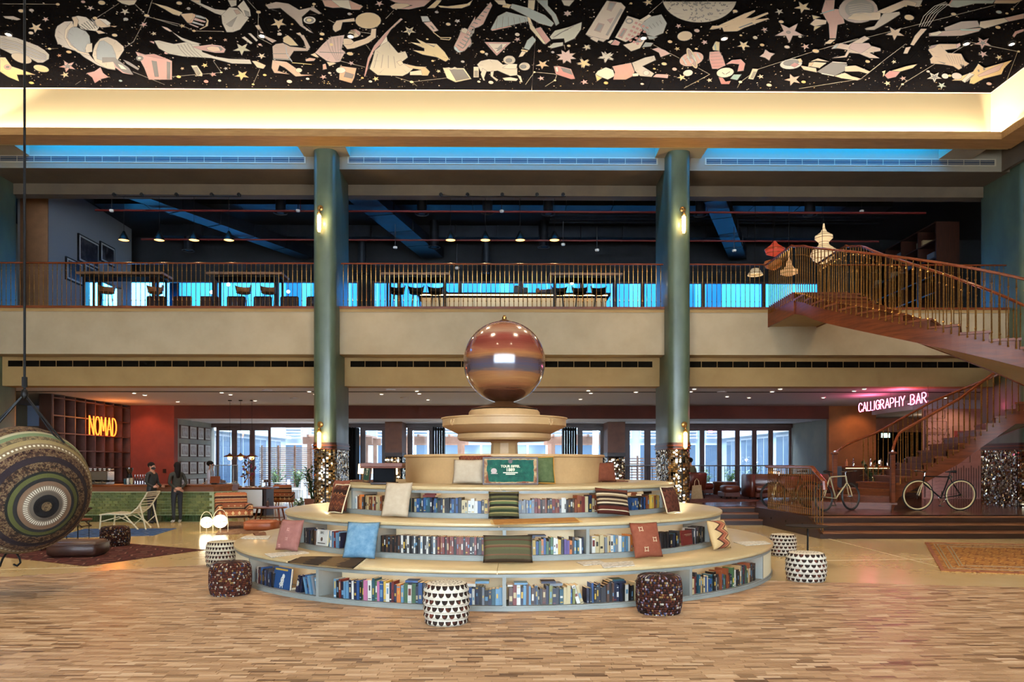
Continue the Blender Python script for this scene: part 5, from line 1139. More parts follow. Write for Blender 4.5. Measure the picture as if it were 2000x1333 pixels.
# ------------------------------------------------------------------ plants
m_leaf = M('deep_green_leaf', '1e3a1c', '2f5228', rough=.35, scale=8, coat=.2); m_leafp = M('pale_green_leaf', '5a7a48', '7a9460', rough=.45, scale=8)
def plant(name, label, loc, pot, n, hmin, hmax, spread, ls, mat, seed, potm=None, group=None):
    o = thing(name, label, 'plant', loc, 0, group); r = random.Random(seed)
    if pot: part(o, 'pot', MB().lathe([(0, 0), (pot[0]*.8, 0), (pot[0], pot[1]), (pot[0]*.92, pot[1]), (pot[0]*.9, pot[1]-.03), (0, pot[1]-.03)], 24), potm or M(name+'_terracotta', '8a5a44', '7a4c38', rough=.8, scale=5))
    z0 = pot[1]-.03 if pot else 0; lf = MB(); stm = MB()
    for k in range(n):
        a_ = r.uniform(0, 2*PI); h_ = r.uniform(hmin, hmax); sp_ = spread*r.uniform(.3, 1); tip = Vector((sp_*math.cos(a_), sp_*math.sin(a_), z0+h_)); b0 = Vector((r.uniform(-.05, .05), r.uniform(-.05, .05), z0)); mid = b0.lerp(tip, .5)+Vector((0, 0, .08)); pts = [b0, mid, tip]; stm.tube(pts, [.012, .008, .004], 5)
        for q in range(9):
            tt = .25+.75*q/8; c = b0.lerp(mid, tt*2) if tt < .5 else mid.lerp(tip, tt*2-1); d = Vector((r.uniform(-1, 1), r.uniform(-1, 1), r.uniform(-.2, .8))).normalized(); L = ls*r.uniform(.7, 1.2); s_ = d.cross(Vector((0, 0, 1))); s_ = (s_.normalized() if s_.length > .01 else Vector((1, 0, 0)))*L*.22
            lf.add([c, c+d*L*.45+s_, c+d*L-Vector((0, 0, L*.12)), c+d*L*.45-s_], [(0, 1, 2, 3)])
    part(o, 'stems', stm, m_leaf); part(o, 'foliage', lf, mat, smooth=0); return o
plant('potted_plant', 'large dark green potted plant beside the mosaic column', Vector((-5.62, 22.2, 0)), (.26, .5), 20, .5, .98, .42, .17, m_leaf, 3)
plant('potted_fern', 'low bushy green plant on the floor beside the large potted plant', Vector((-6.1, 22.6, 0)), (.16, .22), 10, .1, .3, .3, .14, m_leafp, 4)
# ------------------------------------------------------------------ hanging patchwork ball
t = NT('patchwork_rings', .85, 0, .25); x, y, z_ = t.xyz('Object'); co = t.co('Object')
rad = ((x*x+y*y).sqrt()).atan2(z_/.86)/PI*1.36; n = t.noise(co, 26, 4, .7); n2 = t.noise(co, 60, 3); lng = y.atan2(x)
base = t.ramp(rad+(t.noise(co, 3, 2)-.5)*.012, [(0, (.13, .09, .036)), (.03, (.004, .003, .003)), (.075, (.076, .058, .04)), (.10, (.14, .105, .07)), (.14, (.132, .076, .041)), (.165, (.014, .013, .012)), (.19, (.058, .058, .014)), (.215, (.008, .008, .006)), (.235, (.037, .019, .009)), (.30, (.014, .008, .01)), (.345, (.076, .033, .017)), (.375, (.03, .005, .006)), (.405, (.133, .09, .045)), (.45, (.2, .144, .06)), (.49, (.22, .18, .085)), (.53, (.1, .133, .063)), (.57, (.27, .235, .14)), (.60, (.037, .014, .008)), (.64, (.133, .077, .036)), (.75, (.023, .009, .006)), (.85, (.1, .063, .028))], True)
mask = (rad.gt(.235)*rad.lt(.30))+(rad.gt(.345)*rad.lt(.405))+(rad.gt(.49)*rad.lt(.53))+(rad.gt(.6))+rad.lt(.03)
mott = t.ramp(n, [(.35, '140a08'), (.45, '3c2416'), (.52, '6e5a3c'), (.6, '2a120f'), (.68, '8a7450')], True)
dash = ((lng*9).frac().gt(.55))*(rad.gt(.11))*(rad.lt(.135))+((lng*14).frac().gt(.5))*rad.gt(.425)*rad.lt(.44)
t.col(t.mix(dash, t.mix(mask*.75, base, mott), 'b8ac94')); t.bump((rad*110).sin()*.6+n2*.8, .5, .01); m_ball = t.m
BC = at(40, 958, 9.0); BR = .765
hb = thing('hanging_ball', 'giant patchwork fabric ball with concentric rings hanging on black rope', 'hanging ball', (BC.x, BC.y, BC.z-BR))
ax = Vector((.80, -.54, -.27)).normalized(); Q = ax.to_track_quat('Z', 'Y')
o = part(hb, 'ball', MB().sphere((0, 0, 0), BR, 80, 56, (1, 1, .86)), m_ball); o.location = (0, 0, BR); o.rotation_mode = 'QUATERNION'; o.rotation_quaternion = Q
kn = Vector((at(48, 770, 9.0).x, 9.0, at(48, 770, 9.0).z))
part(hb, 'rope', MB().tube([kn, Vector((kn.x, 9.0, ZM-.05))], .014, 8), m_black, True)
part(hb, 'knot', MB().sphere(kn, .04, 12, 8, (1, 1, 1.6)).tube([kn+Vector((0, 0, .08)), kn+Vector((0, 0, .2))], .03, 8), m_black, True)
for tx in (-14, -22, 97, 104): part(hb, 'sling', MB().tube([kn, at(tx, 840, 9.0 if tx > 0 else 8.9)+Vector((0, .0, 0)), at(tx+(22 if tx > 0 else -22), 866, 9.0)], .012, 6), m_black, True)
for px in (12, 30):
    c0 = at(px, 1075, 9.0); part(hb, 'foot_hook', MB().tube([c0+Vector((0, 0, .05)), c0+Vector((.01, 0, -.03)), c0+Vector((.05 if px > 20 else -.04, 0, -.10)), c0+Vector((.06 if px > 20 else -.06, 0, -.15)), c0+Vector((.02 if px > 20 else -.07, 0, -.19)), c0+Vector((-.02 if px > 20 else -.11, 0, -.17))], .013, 7).tube([c0+Vector((0, 0, .06)), c0+Vector((0, 0, -.02))], .03, 8), m_black, True)
# ------------------------------------------------------------------ people (one continuous skinned body each)
m_skin = M('skin', 'a8745a', rough=.5); m_hair = M('dark_hair', '120c0a', rough=.75, spec=.15); m_jacket = M('black_jacket_cloth', '14130f', '1c1a16', rough=.8, scale=9); m_trouser = M('dark_trouser_cloth', '121318', rough=.8); m_olive = M('dark_olive_coat', '1e1c12', '28251a', rough=.8, scale=8); m_shoe = M('white_trainer', 'b8b4aa', rough=.6); m_shirt = M('pale_shirt', 'a8a4ac', rough=.8); m_mask = M('black_face_mask', '0c0c0e', rough=.7)
def skinned(V_, E_, mats, lab):
    """V_: (x,y,z,radius); E_: index pairs; lab: material index of each vertex"""
    me = bpy.data.meshes.new('body'); me.from_pydata([v[:3] for v in V_], E_, []); o = bpy.data.objects.new('body', me); COL.objects.link(o)
    o.modifiers.new('s', 'SKIN'); sk = me.skin_vertices[0].data
    for i, v in enumerate(V_): q = v[3] if isinstance(v[3], tuple) else (v[3], v[3]); sk[i].radius = q; sk[i].use_root = (i == 0)
    m_ = o.modifiers.new('u', 'SUBSURF'); m_.levels = 2; m_.render_levels = 2
    r = bpy.data.meshes.new_from_object(o.evaluated_get(bpy.context.evaluated_depsgraph_get())); bpy.data.objects.remove(o)
    r.materials.clear()
    for q in mats: r.materials.append(q)
    S = [(Vector(V_[a][:3]), Vector(V_[b][:3]), lab[b]) for a, b in E_]
    for f_ in r.polygons:
        c = f_.center; best = 1e9
        for a, b, l in S:
            d = b-a; tt = max(0, min(1, (c-a).dot(d)/max(d.length_squared, 1e-9))); q = (c-(a+d*tt)).length
            if q < best: best = q; f_.material_index = l
        f_.use_smooth = True
    return r
def hand(V_, E_, lab, wi, wrist, d, up, L=0):
    """palm and five fingers grown from wrist index wi; d points along the hand, up towards the thumb side"""
    d = d.normalized(); up = up.normalized(); k = len(V_)
    pl = wrist+d*.045; V_.append((*pl, (.034, .016))); E_.append((wi, k)); lab.append(L)
    for j, (o_, ln) in enumerate(((.027, .068), (.009, .078), (-.009, .072), (-.026, .058))):
        b = pl+d*.04+up*o_; cur = d.cross(up).normalized()*.012; n = len(V_)
        V_ += [(*b, .0095), (*(b+d*ln*.5+cur*.6), .0085), (*(b+d*ln*.9+cur*2.2), .007)]; E_ += [(k, n), (n, n+1), (n+1, n+2)]; lab += [L]*3
    n = len(V_); b = pl+up*.034-d*.005; V_ += [(*b, .011), (*(b+d*.03+up*.02), .0085)]; E_ += [(k, n), (n, n+1)]; lab += [L]*2
def person(name, label, loc, rz, H_, top, leg, arms, hair, seated=False, shoes=None, stance=.09, mask=False):
    s = H_/1.70; V_ = []; E_ = []; lab = []
    def v(x_, y_, z_, r, l, par=None):
        V_.append((x_*s, y_*s, z_*s, tuple(q*s for q in r) if isinstance(r, tuple) else r*s)); lab.append(l)
        if par is not None: E_.append((par, len(V_)-1))
        return len(V_)-1
    pel = v(0, 0, .93, (.145, .105), 1); wa = v(0, -.0, 1.06, (.13, .095), 0, pel); chs = v(0, -.01, 1.24, (.155, .105), 0, wa); sh = v(0, 0, 1.38, (.12, .085), 0, chs); nk = v(0, -.005, 1.46, .052, 2, sh); jaw = v(0, -.03, 1.53, (.062, .07), 2, nk); hd = v(0, -.018, 1.60, (.074, .09), 2, jaw); v(0, -.01, 1.665, (.055, .065), 2, hd)
    for sd in (-1, 1):
        hp = v(sd*.085, 0, .88, .088, 1, pel)
        if seated: kn_ = v(sd*.1, -.42, .88, .062, 1, hp); an = v(sd*.1, -.44, .44, .042, 1, kn_); v(sd*.1, -.56, .385, (.036, .026), 3, an)
        else: kn_ = v(sd*stance, -.015, .49, .06, 1, hp); an = v(sd*stance*1.02, .015, .09, .042, 1, kn_); he = v(sd*stance*1.03, -.04, .038, (.04, .034), 3, an); v(sd*stance*1.15, -.16, .032, (.04, .028), 3, he)
        sp_ = v(sd*.165, 0, 1.375, .06, 0, sh); el, wr, hd_dir, hup = arms[0 if sd < 0 else 1]
        e_ = v(*el, .043, 0, sp_); w_ = v(*wr, .03, 0, e_); V2 = Vector(wr)*s; hand(V_, E_, lab, w_, V2, Vector(hd_dir), Vector(hup), 2)
    o = thing(name, label, 'person', loc, rz)
    b = link(bpy.data.objects.new('body', skinned(V_, E_, [top, leg, m_skin, shoes or m_trouser], lab)), o)
    def sp2(nm, c, r, sc, mt, n=16): return part(o, nm, MB().sphere(Vector(c)*s, r*s, n, 12, sc), mt, smooth=60)
    if hair == 'long': part(o, 'hair', MB().sphere(Vector((0, .012, 1.615))*s, .105*s, 20, 14, (.88, 1.0, 1.05)).lathe([(.02*s, 1.24*s), (.062*s, 1.28*s), (.078*s, 1.42*s), (.085*s, 1.58*s), (.05*s, 1.66*s)], 16, (0, .035*s, 0)).xf(Matrix.Translation((0, .012, 0))), m_hair, smooth=70)
    else: part(o, 'hair', MB().sphere(Vector((0, .014, 1.635))*s, .098*s, 20, 14, (.88, 1.05, .86)), m_hair, smooth=70)
    part(o, 'eyes', MB().sphere(Vector((-.03, -.103, 1.60))*s, .010*s, 8, 6).sphere(Vector((.03, -.103, 1.60))*s, .010*s, 8, 6), m_hair)
    part(o, 'nose', MB().sphere(Vector((0, -.112, 1.575))*s, .013*s, 8, 6, (.8, 1, 1.5)), m_skin)
    for sd in (-1, 1): part(o, 'ear', MB().sphere(Vector((sd*.078, -.01, 1.585))*s, .022*s, 8, 6, (.4, .8, 1.2)), m_skin)
    if mask: part(o, 'face_mask', MB().sphere(Vector((0, -.05, 1.545))*s, .07*s, 14, 10, (.92, .95, .75)), m_mask, smooth=60)
    else: part(o, 'mouth', MB().sphere(Vector((0, -.1, 1.54))*s, .012*s, 8, 6, (1.6, .5, .4)), M('lip_'+name+hair, '8a4a40', rough=.5))
    return o
down = ((0, 0, -1), (0, -1, 0))
person('person', 'person in black with a face mask standing at the bar turned towards the other', gz(299, 1022, 0)+Vector((0, -.08, 0)), PI/2-.25, 1.56, m_jacket, m_trouser, [((-.23, -.02, 1.12), (-.17, -.2, 1.02), (.3, -1, .1), (0, 0, 1)), ((.23, -.02, 1.12), (.17, -.2, 1.02), (-.3, -1, .1), (0, 0, 1))], 'short', mask=True)
person('person', 'person in a dark olive coat with long hair and white trainers, hands behind back', gz(345, 1022, 0)+Vector((0, .02, 0)), PI+.75, 1.56, m_olive, m_trouser, [((-.24, .06, 1.12), (-.06, .16, .98), (1, .2, -.3), (0, .3, 1)), ((.24, .06, 1.12), (.05, .18, .95), (-1, .2, -.3), (0, .3, 1))], 'long', shoes=m_shoe)
person('person', 'barista in a pale shirt working behind the display case', Vector((at(411, 900, 21.6).x, 21.6, 0)), PI*.55, 1.60, m_shirt, m_trouser, [((-.24, -.03, 1.12), (-.16, -.26, 1.08), (.1, -1, 0), (0, 0, 1)), ((.24, -.03, 1.12), (.16, -.26, 1.08), (-.1, -1, 0), (0, 0, 1))], 'short')
person('person', 'person with curly hair seated in the armchair behind the tote bag', Vector((5.95, 24.05, ZP-.33)), PI+.2, 1.62, M('khaki_top', '5a5436', rough=.8), m_trouser, [((-.24, -.06, 1.1), (-.14, -.3, 1.0), (.1, -1, 0), (0, 0, 1)), ((.24, -.06, 1.1), (.14, -.3, 1.0), (-.1, -1, 0), (0, 0, 1))], 'short', seated=True)
# ------------------------------------------------------------------ bicycles
m_tyre = M('black_tyre', '100f0f', rough=.8); m_rim = M('cream_wheel_rim', 'c0a878', rough=.35); m_chrome = M('chrome', 'b8b8b8', rough=.15, metal=1)
def bicycle(label, loc, rz, cframe, crim, R_=.335, wb=1.0, lean=.06):
    o = thing('bicycle', label, 'bicycle', loc, rz, 'bicycles on the platform'); LM = Matrix.Rotation(lean, 4, 'X')
    def P(nm, mb, mt, par=None): return part(par or o, nm, mb.xf(LM), mt)
    f_, r_ = -wb/2, wb/2
    for cx in (f_, r_):
        w_ = P('wheel', MB().tube([(cx+R_*math.cos(2*PI*k/40), 0, R_+R_*.985*math.sin(2*PI*k/40)) for k in range(40)], .014, 8, closed=True), m_tyre)
        P('rim', MB().tube([(cx+(R_-.03)*math.cos(2*PI*k/40), 0, R_+(R_-.03)*math.sin(2*PI*k/40)) for k in range(40)], .017, 8, closed=True), crim, w_)
        sm = MB()
        for k in range(20): a_ = 2*PI*k/20; sm.tube([(cx, .02 if k % 2 else -.02, R_), (cx+(R_-.03)*math.cos(a_), 0, R_+(R_-.03)*math.sin(a_))], .0017, 4)
        P('spokes', sm, m_chrome, w_); P('hub', MB().tube([(cx, -.05, R_), (cx, .05, R_)], .02, 10), m_chrome, w_)
    bb = (.05, 0, .29); seat = (.22, 0, .80); head_t, head_b = (f_+.14, 0, .82), (f_+.11, 0, .66)
    P('frame', MB().tube([head_t, seat], .015, 8).tube([head_b, bb], .018, 8).tube([seat, bb], .015, 8).tube([head_t, head_b], .02, 8).tube([bb, (r_, .03, R_)], .010, 6).tube([bb, (r_, -.03, R_)], .010, 6).tube([seat, (r_, .03, R_)], .009, 6).tube([seat, (r_, -.03, R_)], .009, 6), cframe)
    P('fork', MB().tube([head_b, (f_+.06, .035, .55), (f_, .045, R_)], .011, 7).tube([head_b, (f_+.06, -.035, .55), (f_, -.045, R_)], .011, 7), m_rim)
    P('handlebar', MB().tube([head_t, (f_+.15, 0, .90), (f_+.10, 0, .92)], .013, 7).tube([(f_+.0, -.2, .93), (f_+.09, -.16, .93), (f_+.10, 0, .92), (f_+.09, .16, .93), (f_+.0, .2, .93)], .012, 7), m_chrome)
    P('grip', MB().tube([(f_+.0, -.2, .93), (f_+.06, -.175, .93)], .018, 8).tube([(f_+.0, .2, .93), (f_+.06, .175, .93)], .018, 8), M('grip_'+label[:5], '2a2420', rough=.7))
    P('saddle', MB().tube([(.13, 0, .915), (.24, 0, .925), (.36, 0, .93)], [.022, .045, .075], 10, flat=(1, .45)).tube([seat, (.24, 0, .91)], .012, 7), m_black)
    ck = P('crank', MB().tube([(bb[0]+.09*math.cos(2*PI*k/20), -.04, bb[2]+.09*math.sin(2*PI*k/20)) for k in range(20)], .006, 5, closed=True).tube([(bb[0]-.05, -.06, bb[2]-.16), (bb[0], -.06, bb[2]), ], .01, 6).tube([bb, (bb[0]+.05, .06, bb[2]+.16)], .01, 6), m_chrome)
    P('pedal', MB().box(bb[0]-.10, bb[0]-.01, -.15, -.07, bb[2]-.18, bb[2]-.155), m_chrome, ck); P('chain', MB().tube([(bb[0], -.04, bb[2]+.09), (r_, -.04, R_+.04)], .004, 4).tube([(bb[0], -.04, bb[2]-.09), (r_, -.04, R_-.04)], .004, 4), m_black)
    return o
bk = bicycle('black bicycle with cream rims and fork standing before the staircase', Vector((10.36, 17.85, ZP)), 0, m_black, m_rim, .365, 1.02)
part(bk, 'green_lock', MB().tube([(.2, -.03, .78), (.26, -.05, .74), (.3, -.04, .8), (.24, -.05, .84), (.2, -.03, .8)], .012, 6), CM['green'])
bicycle('cream framed bicycle parked at the foot of the staircase newel', Vector((7.9, 17.75, ZP)), PI+.5, CM['cream'], M('dark_rim', '2a2622', rough=.5), .33, .98)
bicycle('dark bicycle parked behind the side balustrade', Vector((7.25, 18.95, ZP)), .1, m_black, m_tyre, .33, .98)
# ------------------------------------------------------------------ CALLIGRAPHY BAR neon
a, b = gz(1677, 785, 3.40), gz(1809, 765, 3.40); XS = 11.15
ya, yb = atx(1677, 800, XS).y, atx(1810, 790, XS).y
zb_ = EYE+(905-805)/FPX*ya
M4 = Matrix(((0, 0, 0, XS), (-1, 0, 0, ya), (0, 0, 1, zb_), (0, 0, 0, 1)))
o = neon('neon_sign', 'CALLIGRAPHY -BAR', 'pink neon sign reading CALLIGRAPHY BAR hanging over the staircase foot', M4, ya-yb, .27, .013, m_neonp, .14)
part(o, 'hanger', MB().tube([(XS+.03, ya, zb_-.02), (XS+.03, ya, 3.6)], .004, 4).tube([(XS+.03, yb, zb_-.02), (XS+.03, yb, 3.6)], .004, 4).tube([(XS+.03, (ya+yb)/2, zb_), (XS+.03, (ya+yb)/2, 3.6)], .004, 4), m_steel, True)
part(o, 'backing', MB().box(XS+.025, XS+.033, yb-.1, ya+.1, zb_-.04, zb_+.33), GLASS('clear_sign_backing', 'fff6fa', .01, .2), True)
for q in (.25, .75): lamp('neon_glow_pink', 'POINT', (XS-.15, ya+(yb-ya)*q, zb_+.14), 40, (1, .14, .26), size=.12)
lamp('ochre_wall_fill', 'SPOT', (12.5, 26.1, 3.55), 70, (1, .5, .18), (math.radians(20), 0, 0), .05, spot=110)  # added spot without a fixture, brightens the ochre wall
lamp('panel_fill', 'SPOT', (14.1, 22.6, 3.55), 60, WARM, (math.radians(28), 0, 0), .05, spot=100)  # added fill spot, no fitting; lifts the pink drawing board
lamp('passage_fill', 'POINT', (15.2, 26.6, 3.0), 25, WARM, size=.1)  # added point lamp with no fitting, lightens the passage wall
# ------------------------------------------------------------------ lounge
m_leather = M('oxblood_leather', '4a1d10', '5c2616', rough=.35, scale=4, bump=.1, coat=.15)
def sofa(label, loc, rz, w_, d_, backs):
    o = thing('leather_sofa', label, 'sofa', loc, rz)
    part(o, 'base', MB().bev(-w_/2, w_/2, -d_/2, d_/2, .06, .22, .02), m_leather)
    n = max(1, round(w_/.9))
    for k in range(n): part(o, 'seat_cushion', MB().bev(-w_/2+k*w_/n+.01, -w_/2+(k+1)*w_/n-.01, -d_/2-.02, d_/2-.2, .22, .42, .04), m_leather, smooth=60)
    if 'b' in backs: part(o, 'backrest', MB().bev(-w_/2, w_/2, d_/2-.2, d_/2, .22, .78, .04), m_leather, smooth=60)
    if 'l' in backs: part(o, 'armrest', MB().bev(-w_/2-.16, -w_/2, -d_/2, d_/2, .06, .78, .04), m_leather, smooth=60)
    if 'r' in backs: part(o, 'armrest', MB().bev(w_/2, w_/2+.16, -d_/2, d_/2, .06, .78, .04), m_leather, smooth=60)
    for sx in (-1, 1):
        for sy in (-1, 1): part(o, 'foot', MB().lathe([(0, 0), (.025, 0), (.03, .06), (0, .06)], 10, (sx*(w_/2-.1), sy*(d_/2-.1), 0)), m_black)
    return o
pz = lambda px, py: gz(px, py, ZP)
sofa('long oxblood leather sofa behind the side balustrade', Vector((9.05, 23.6, ZP)), .0, 2.6, .95, 'bl')
sofa('low oxblood leather chaise beside the end of the long sofa', Vector((7.15, 23.9, ZP)), .0, .5, .8, '')
sofa('oxblood leather lounge chair with curved arm by the windows', Vector((6.75, 26.6, ZP)), PI/2, .8, 1.1, 'b')
armchair('leather_armchair', 'dark leather armchair carrying the tote bag beside the mosaic column', Vector((5.95, 24.1, ZP)), PI+.2, m_leather, .8, .8, m_black)
tb = thing('tote_bag', 'cream canvas tote bag hanging on the leather armchair', 'bag', Vector((6.02, 23.5, ZP+.004)))
mb = MB(); vs = []
part(tb, 'bag', MB().hull([(-.17, -.03, 0), (.19, -.03, .01), (.19, .03, .01), (-.17, .03, 0)], [(-.14, -.02, .42), (.14, -.02, .44), (.14, .02, .44), (-.14, .02, .42)]), fabric('natural_canvas', 'b0926c', '9c7e58')); part(tb, 'handle', MB().tube([(-.08, -.02, .42), (-.06, -.02, .56), (.0, -.02, .64), (.06, -.02, .56), (.08, -.02, .43)], .010, 6), m_creamp)
ptm = thing('drum_table', 'round wooden drum table between the leather seats', 'table', Vector((7.9, 26.9, ZP))); part(ptm, 'body', MB().lathe([(0, 0), (.4, 0), (.42, .03), (.42, .42), (.4, .44), (0, .44)], 32), m_wood); part(ptm, 'top', MB().lathe([(0, .44), (.44, .44), (.44, .465), (0, .465)], 32), m_barwood)
rug('lounge_rug', 'faded rose rug on the lounge platform under the sofas', [pz(1340, 983), pz(1476, 980), pz(1520, 966), pz(1360, 966)], rugmat('rose_wool', '6a4440', '50302c', '8a6a60', 1.2), .006)
rug('persian_rug', 'gold and rust Persian rug with a double border before the platform steps', [gz(1838, 1117, 0), gz(2130, 1128, 0), gz(2060, 1066, 0), gz(1806, 1061, 0)], rugmat('gold_persian_wool', '9a6a34', '5c3018', 'b08c50', 2.6, .0), .012, M('rust_border', '6c3418', '8a5026', rough=.95, scale=9), .1)
P4 = [gz(1838, 1117, 0), gz(2130, 1128, 0), gz(2060, 1066, 0), gz(1806, 1061, 0)]
pr = bpy.data.objects['persian_rug']; cc = sum(P4, Vector())/4
for w0 in (.22, .30, .52, .60):
    q = [p+(cc-p).normalized()*w0*1.4+Vector((0, 0, .015)) for p in P4]; part(pr, 'border_line', MB().tube(q, .016, 4, closed=True, flat=(1, .15)), CM['tan'], True)
sd = thing('side_table', 'thin dark metal side table with a flat round top beside the half-moon pouf', 'table', gz(1588, 1106, 0)+Vector((0, .2, 0)))
zt_ = .58
part(sd, 'top', MB().lathe([(0, zt_-.02), (.20, zt_-.02), (.315, zt_-.002), (.32, zt_+.008), (.31, zt_+.008), (.2, zt_-.004), (0, zt_-.004)], 36), m_black); part(sd, 'pole', MB().tube([(0, 0, .015), (0, 0, zt_-.02)], .014, 10), m_black); part(sd, 'base', MB().lathe([(0, 0), (.19, 0), (.19, .012), (.03, .022), (0, .022)], 32), m_black)
# ------------------------------------------------------------------ calligraphy bar area behind the stairs
cb = thing('dark_bar_counter', 'dark wooden bar counter with lit shelf behind the staircase', 'counter', (12.4, 24.4, ZP)); part(cb, 'front', MB().box(10.9, 14.6, 24.2, 24.6, ZP, ZP+.98), m_dkwood, True); part(cb, 'top', MB().box(10.85, 14.65, 24.1, 24.7, ZP+.98, ZP+1.03), m_wood, True); part(cb, 'light_strip', MB().box(11.0, 12.4, 24.12, 24.14, ZP+.955, ZP+.965), EM('warm_bar_strip', 'ffd9a0', 9), True); part(cb, 'foot_rail', MB().tube([(10.95, 24.05, ZP+.2), (14.6, 24.05, ZP+.2)], .02, 8), m_brass, True)
for k in range(9):
    c = Vector((11.1+.28*k, 24.3+.12*(k % 2), ZP+1.03)); nm = ('amber', 'clear', 'green', 'clear', 'brown', 'clear', 'dark', 'clear', 'amber')[k]
    o = solid('bottle', MB().lathe(bp, 12, c), m_bottle if nm == 'clear' else CM[{'amber': 'orange', 'green': 'green', 'brown': 'brown', 'dark': 'charcoal'}[nm]], '%s bottle, %s along the dark bar counter behind the stairs' % (nm, ordn(k+1)), 'bottle', 'bottles on the dark bar'); part(o, 'cap', MB().lathe([(0, .24), (.016, .24), (.016, .26), (0, .26)], 8, c), m_black, True)
lamp('dark_bar_spot', 'POINT', (11.9, 23.9, 1.7), 12, (1, .85, .6), size=.05)
o = thing('bar_lamp', 'bright bare bulb lamp standing on the dark bar counter', 'lamp', at(1719, 935, 24.35)); o.location.z = ZP+1.03; part(o, 'foot', MB().lathe([(0, 0), (.05, 0), (.01, .02), (.01, .08), (0, .08)], 14), m_brass); part(o, 'bulb', MB().sphere((0, 0, .13), .055, 14, 10), EM('bright_bulb', 'fff0d0', 60))
plant('potted_plant', 'dark leafy plant behind the stair newel posts', Vector((11.2, 22.6, ZP)), (.2, .4), 12, .3, .75, .45, .2, m_leaf, 8)
ex = thing('exit_sign', 'small lit green and white exit sign above the dark passage', 'sign', at(1729, 851, 28.2)); part(ex, 'case', MB().box(-.17, .17, -.03, .03, -.09, .09), m_white); part(ex, 'lit_face', MB().box(-.16, .16, -.035, -.03, -.08, .08), EM('exit_green_white', 'c8f0e0', 2.5))
hs = thing('hanging_sign', 'small cream sign hanging from the passage ceiling', 'sign', at(1804, 805, 26.4)); part(hs, 'plate', MB().box(-.13, .13, -.015, .015, -.04, .04), CM['cream']); part(hs, 'rod', MB().tube([(0, 0, .04), (0, 0, 3.28-hs.location.z)], .006, 5), m_steel)
gp = thing('calligraphy_mural_panel', 'pink panel with black lettered drawings standing behind the staircase', 'wall panel', (14.2, 23.7, ZP)); part(gp, 'board', MB().box(13.25, 15.1, 23.7, 23.76, ZP, 3.27), M('dusty_pink_board', 'b8877c', 'aa7a70', rough=.8), True)
rr = random.Random(12); ik = MB()
def stroke(pts, r=.016): ik.tube([(13.25+u, 23.695, ZP+v) for u, v in pts], r, 4, flat=(1, .3))
for (a0, b0, a1, b1) in ((.08, 2.55, .7, 2.8), (.08, 2.1, .75, 2.45), (.1, 1.62, .85, 2.05), (.05, .05, .08, 2.8), (.95, 1.15, 1.5, 2.3), (.3, .1, .9, 1.55)):
    stroke([(a0, b0), (a1, b0), (a1, b1), (a0, b1), (a0, b0)])
for j in range(3):
    for i in range(5):
        cx, cy = .2+i*.15, 2.2-.2*j; w0 = rr.uniform(.035, .055)
        if rr.random() < .5: stroke([(cx+w0*math.cos(q*PI/4), cy+w0*math.sin(q*PI/4)) for q in range(rr.randint(5, 8))], .011)
        else: stroke([(cx-w0, cy-w0), (cx-w0*.2, cy+w0), (cx+w0*.2, cy-w0*.3), (cx+w0, cy+w0*.6)], .011)
for k in range(12): stroke([(.33+.05*(k % 2), .2+.11*k), (.55, .24+.11*k), (.85, .18+.11*k)], .008)
for k in range(14): stroke([(.98+.08*k, .02), (.98+.08*k, 1.0+.05*math.sin(k*2))], .018)
part(gp, 'ink_drawing', ik, m_black, True); part(gp, 'red_block', MB().box(14.25, 14.7, 23.694, 23.7, ZP+1.55, ZP+2.15), M('brick_red_print', '8c3a3a', rough=.8), True)
for i in range(3):
    for j in range(2): part(gp, 'ink_mark', MB().tube([(14.33+.14*i+.04*math.cos(q*PI/5), 23.69, ZP+1.7+.27*j+.05*math.sin(q*PI/5)) for q in range(10)], .01, 4, closed=True, flat=(1, .3)), m_black, True)
# ground floor ceiling lamps
for k, (px, py) in enumerate(sorted(((262, 767), (283, 771), (347, 784), (433, 766), (450, 770), (498, 782), (604, 764), (615, 769), (814, 763), (819, 768), (836, 780), (1149, 762), (1154, 767), (1134, 779), (1356, 759), (1349, 764), (1463, 776), (1508, 764), (1524, 759), (1608, 776), (1668, 763), (1688, 759), (1846, 776), (745, 769), (1242, 765), (1420, 774)))):
    p = gz(px, py, 3.6); g_ = thing('ceiling_spot', '%s recessed ceiling spotlight under the mezzanine counted from the coffee bar side' % ordn(k+1), 'ceiling light', (p.x, p.y, 3.57), 0, 'recessed spots under the mezzanine')
    if p.x > 13.2 and p.y > 24: g_.location.z = 3.25
    part(g_, 'trim_ring', MB().lathe([(.05, 0), (.07, 0), (.07, .03), (.05, .03), (.05, 0)], 14, cap=False), m_white); part(g_, 'lens', MB().lathe([(0, .012), (.05, .012), (.05, .028), (0, .028)], 12), m_spot)
for x_ in (-11, -8, -4.5, -1.5, 1.5, 4.8, 8, 11.2): lamp('spot_under_mezzanine', 'SPOT', (x_, 22.6, 3.55), 70, WARM, (0, 0, 0), .06, spot=120, blend=.8)
for x_ in (-9, -3, 3, 9): lamp('spot_alcove', 'SPOT', (x_, 28.2, 3.1), 28, WARM, (0, 0, 0), .06, spot=120, blend=.8)
for k, (px, py) in enumerate(((522, 762), (575, 778), (763, 761), (790, 777), (1410, 765))):
    p = gz(px, py, 3.6); solid('ceiling_speaker', MB().lathe([(0, 0), (.12, 0), (.14, .012), (.14, .03), (0, .03)], 20, (p.x, p.y, 3.57)), m_ceil, 'round white ceiling speaker under the mezzanine, %s from the coffee bar' % ordn(k+1), 'speaker', 'ceiling speakers')
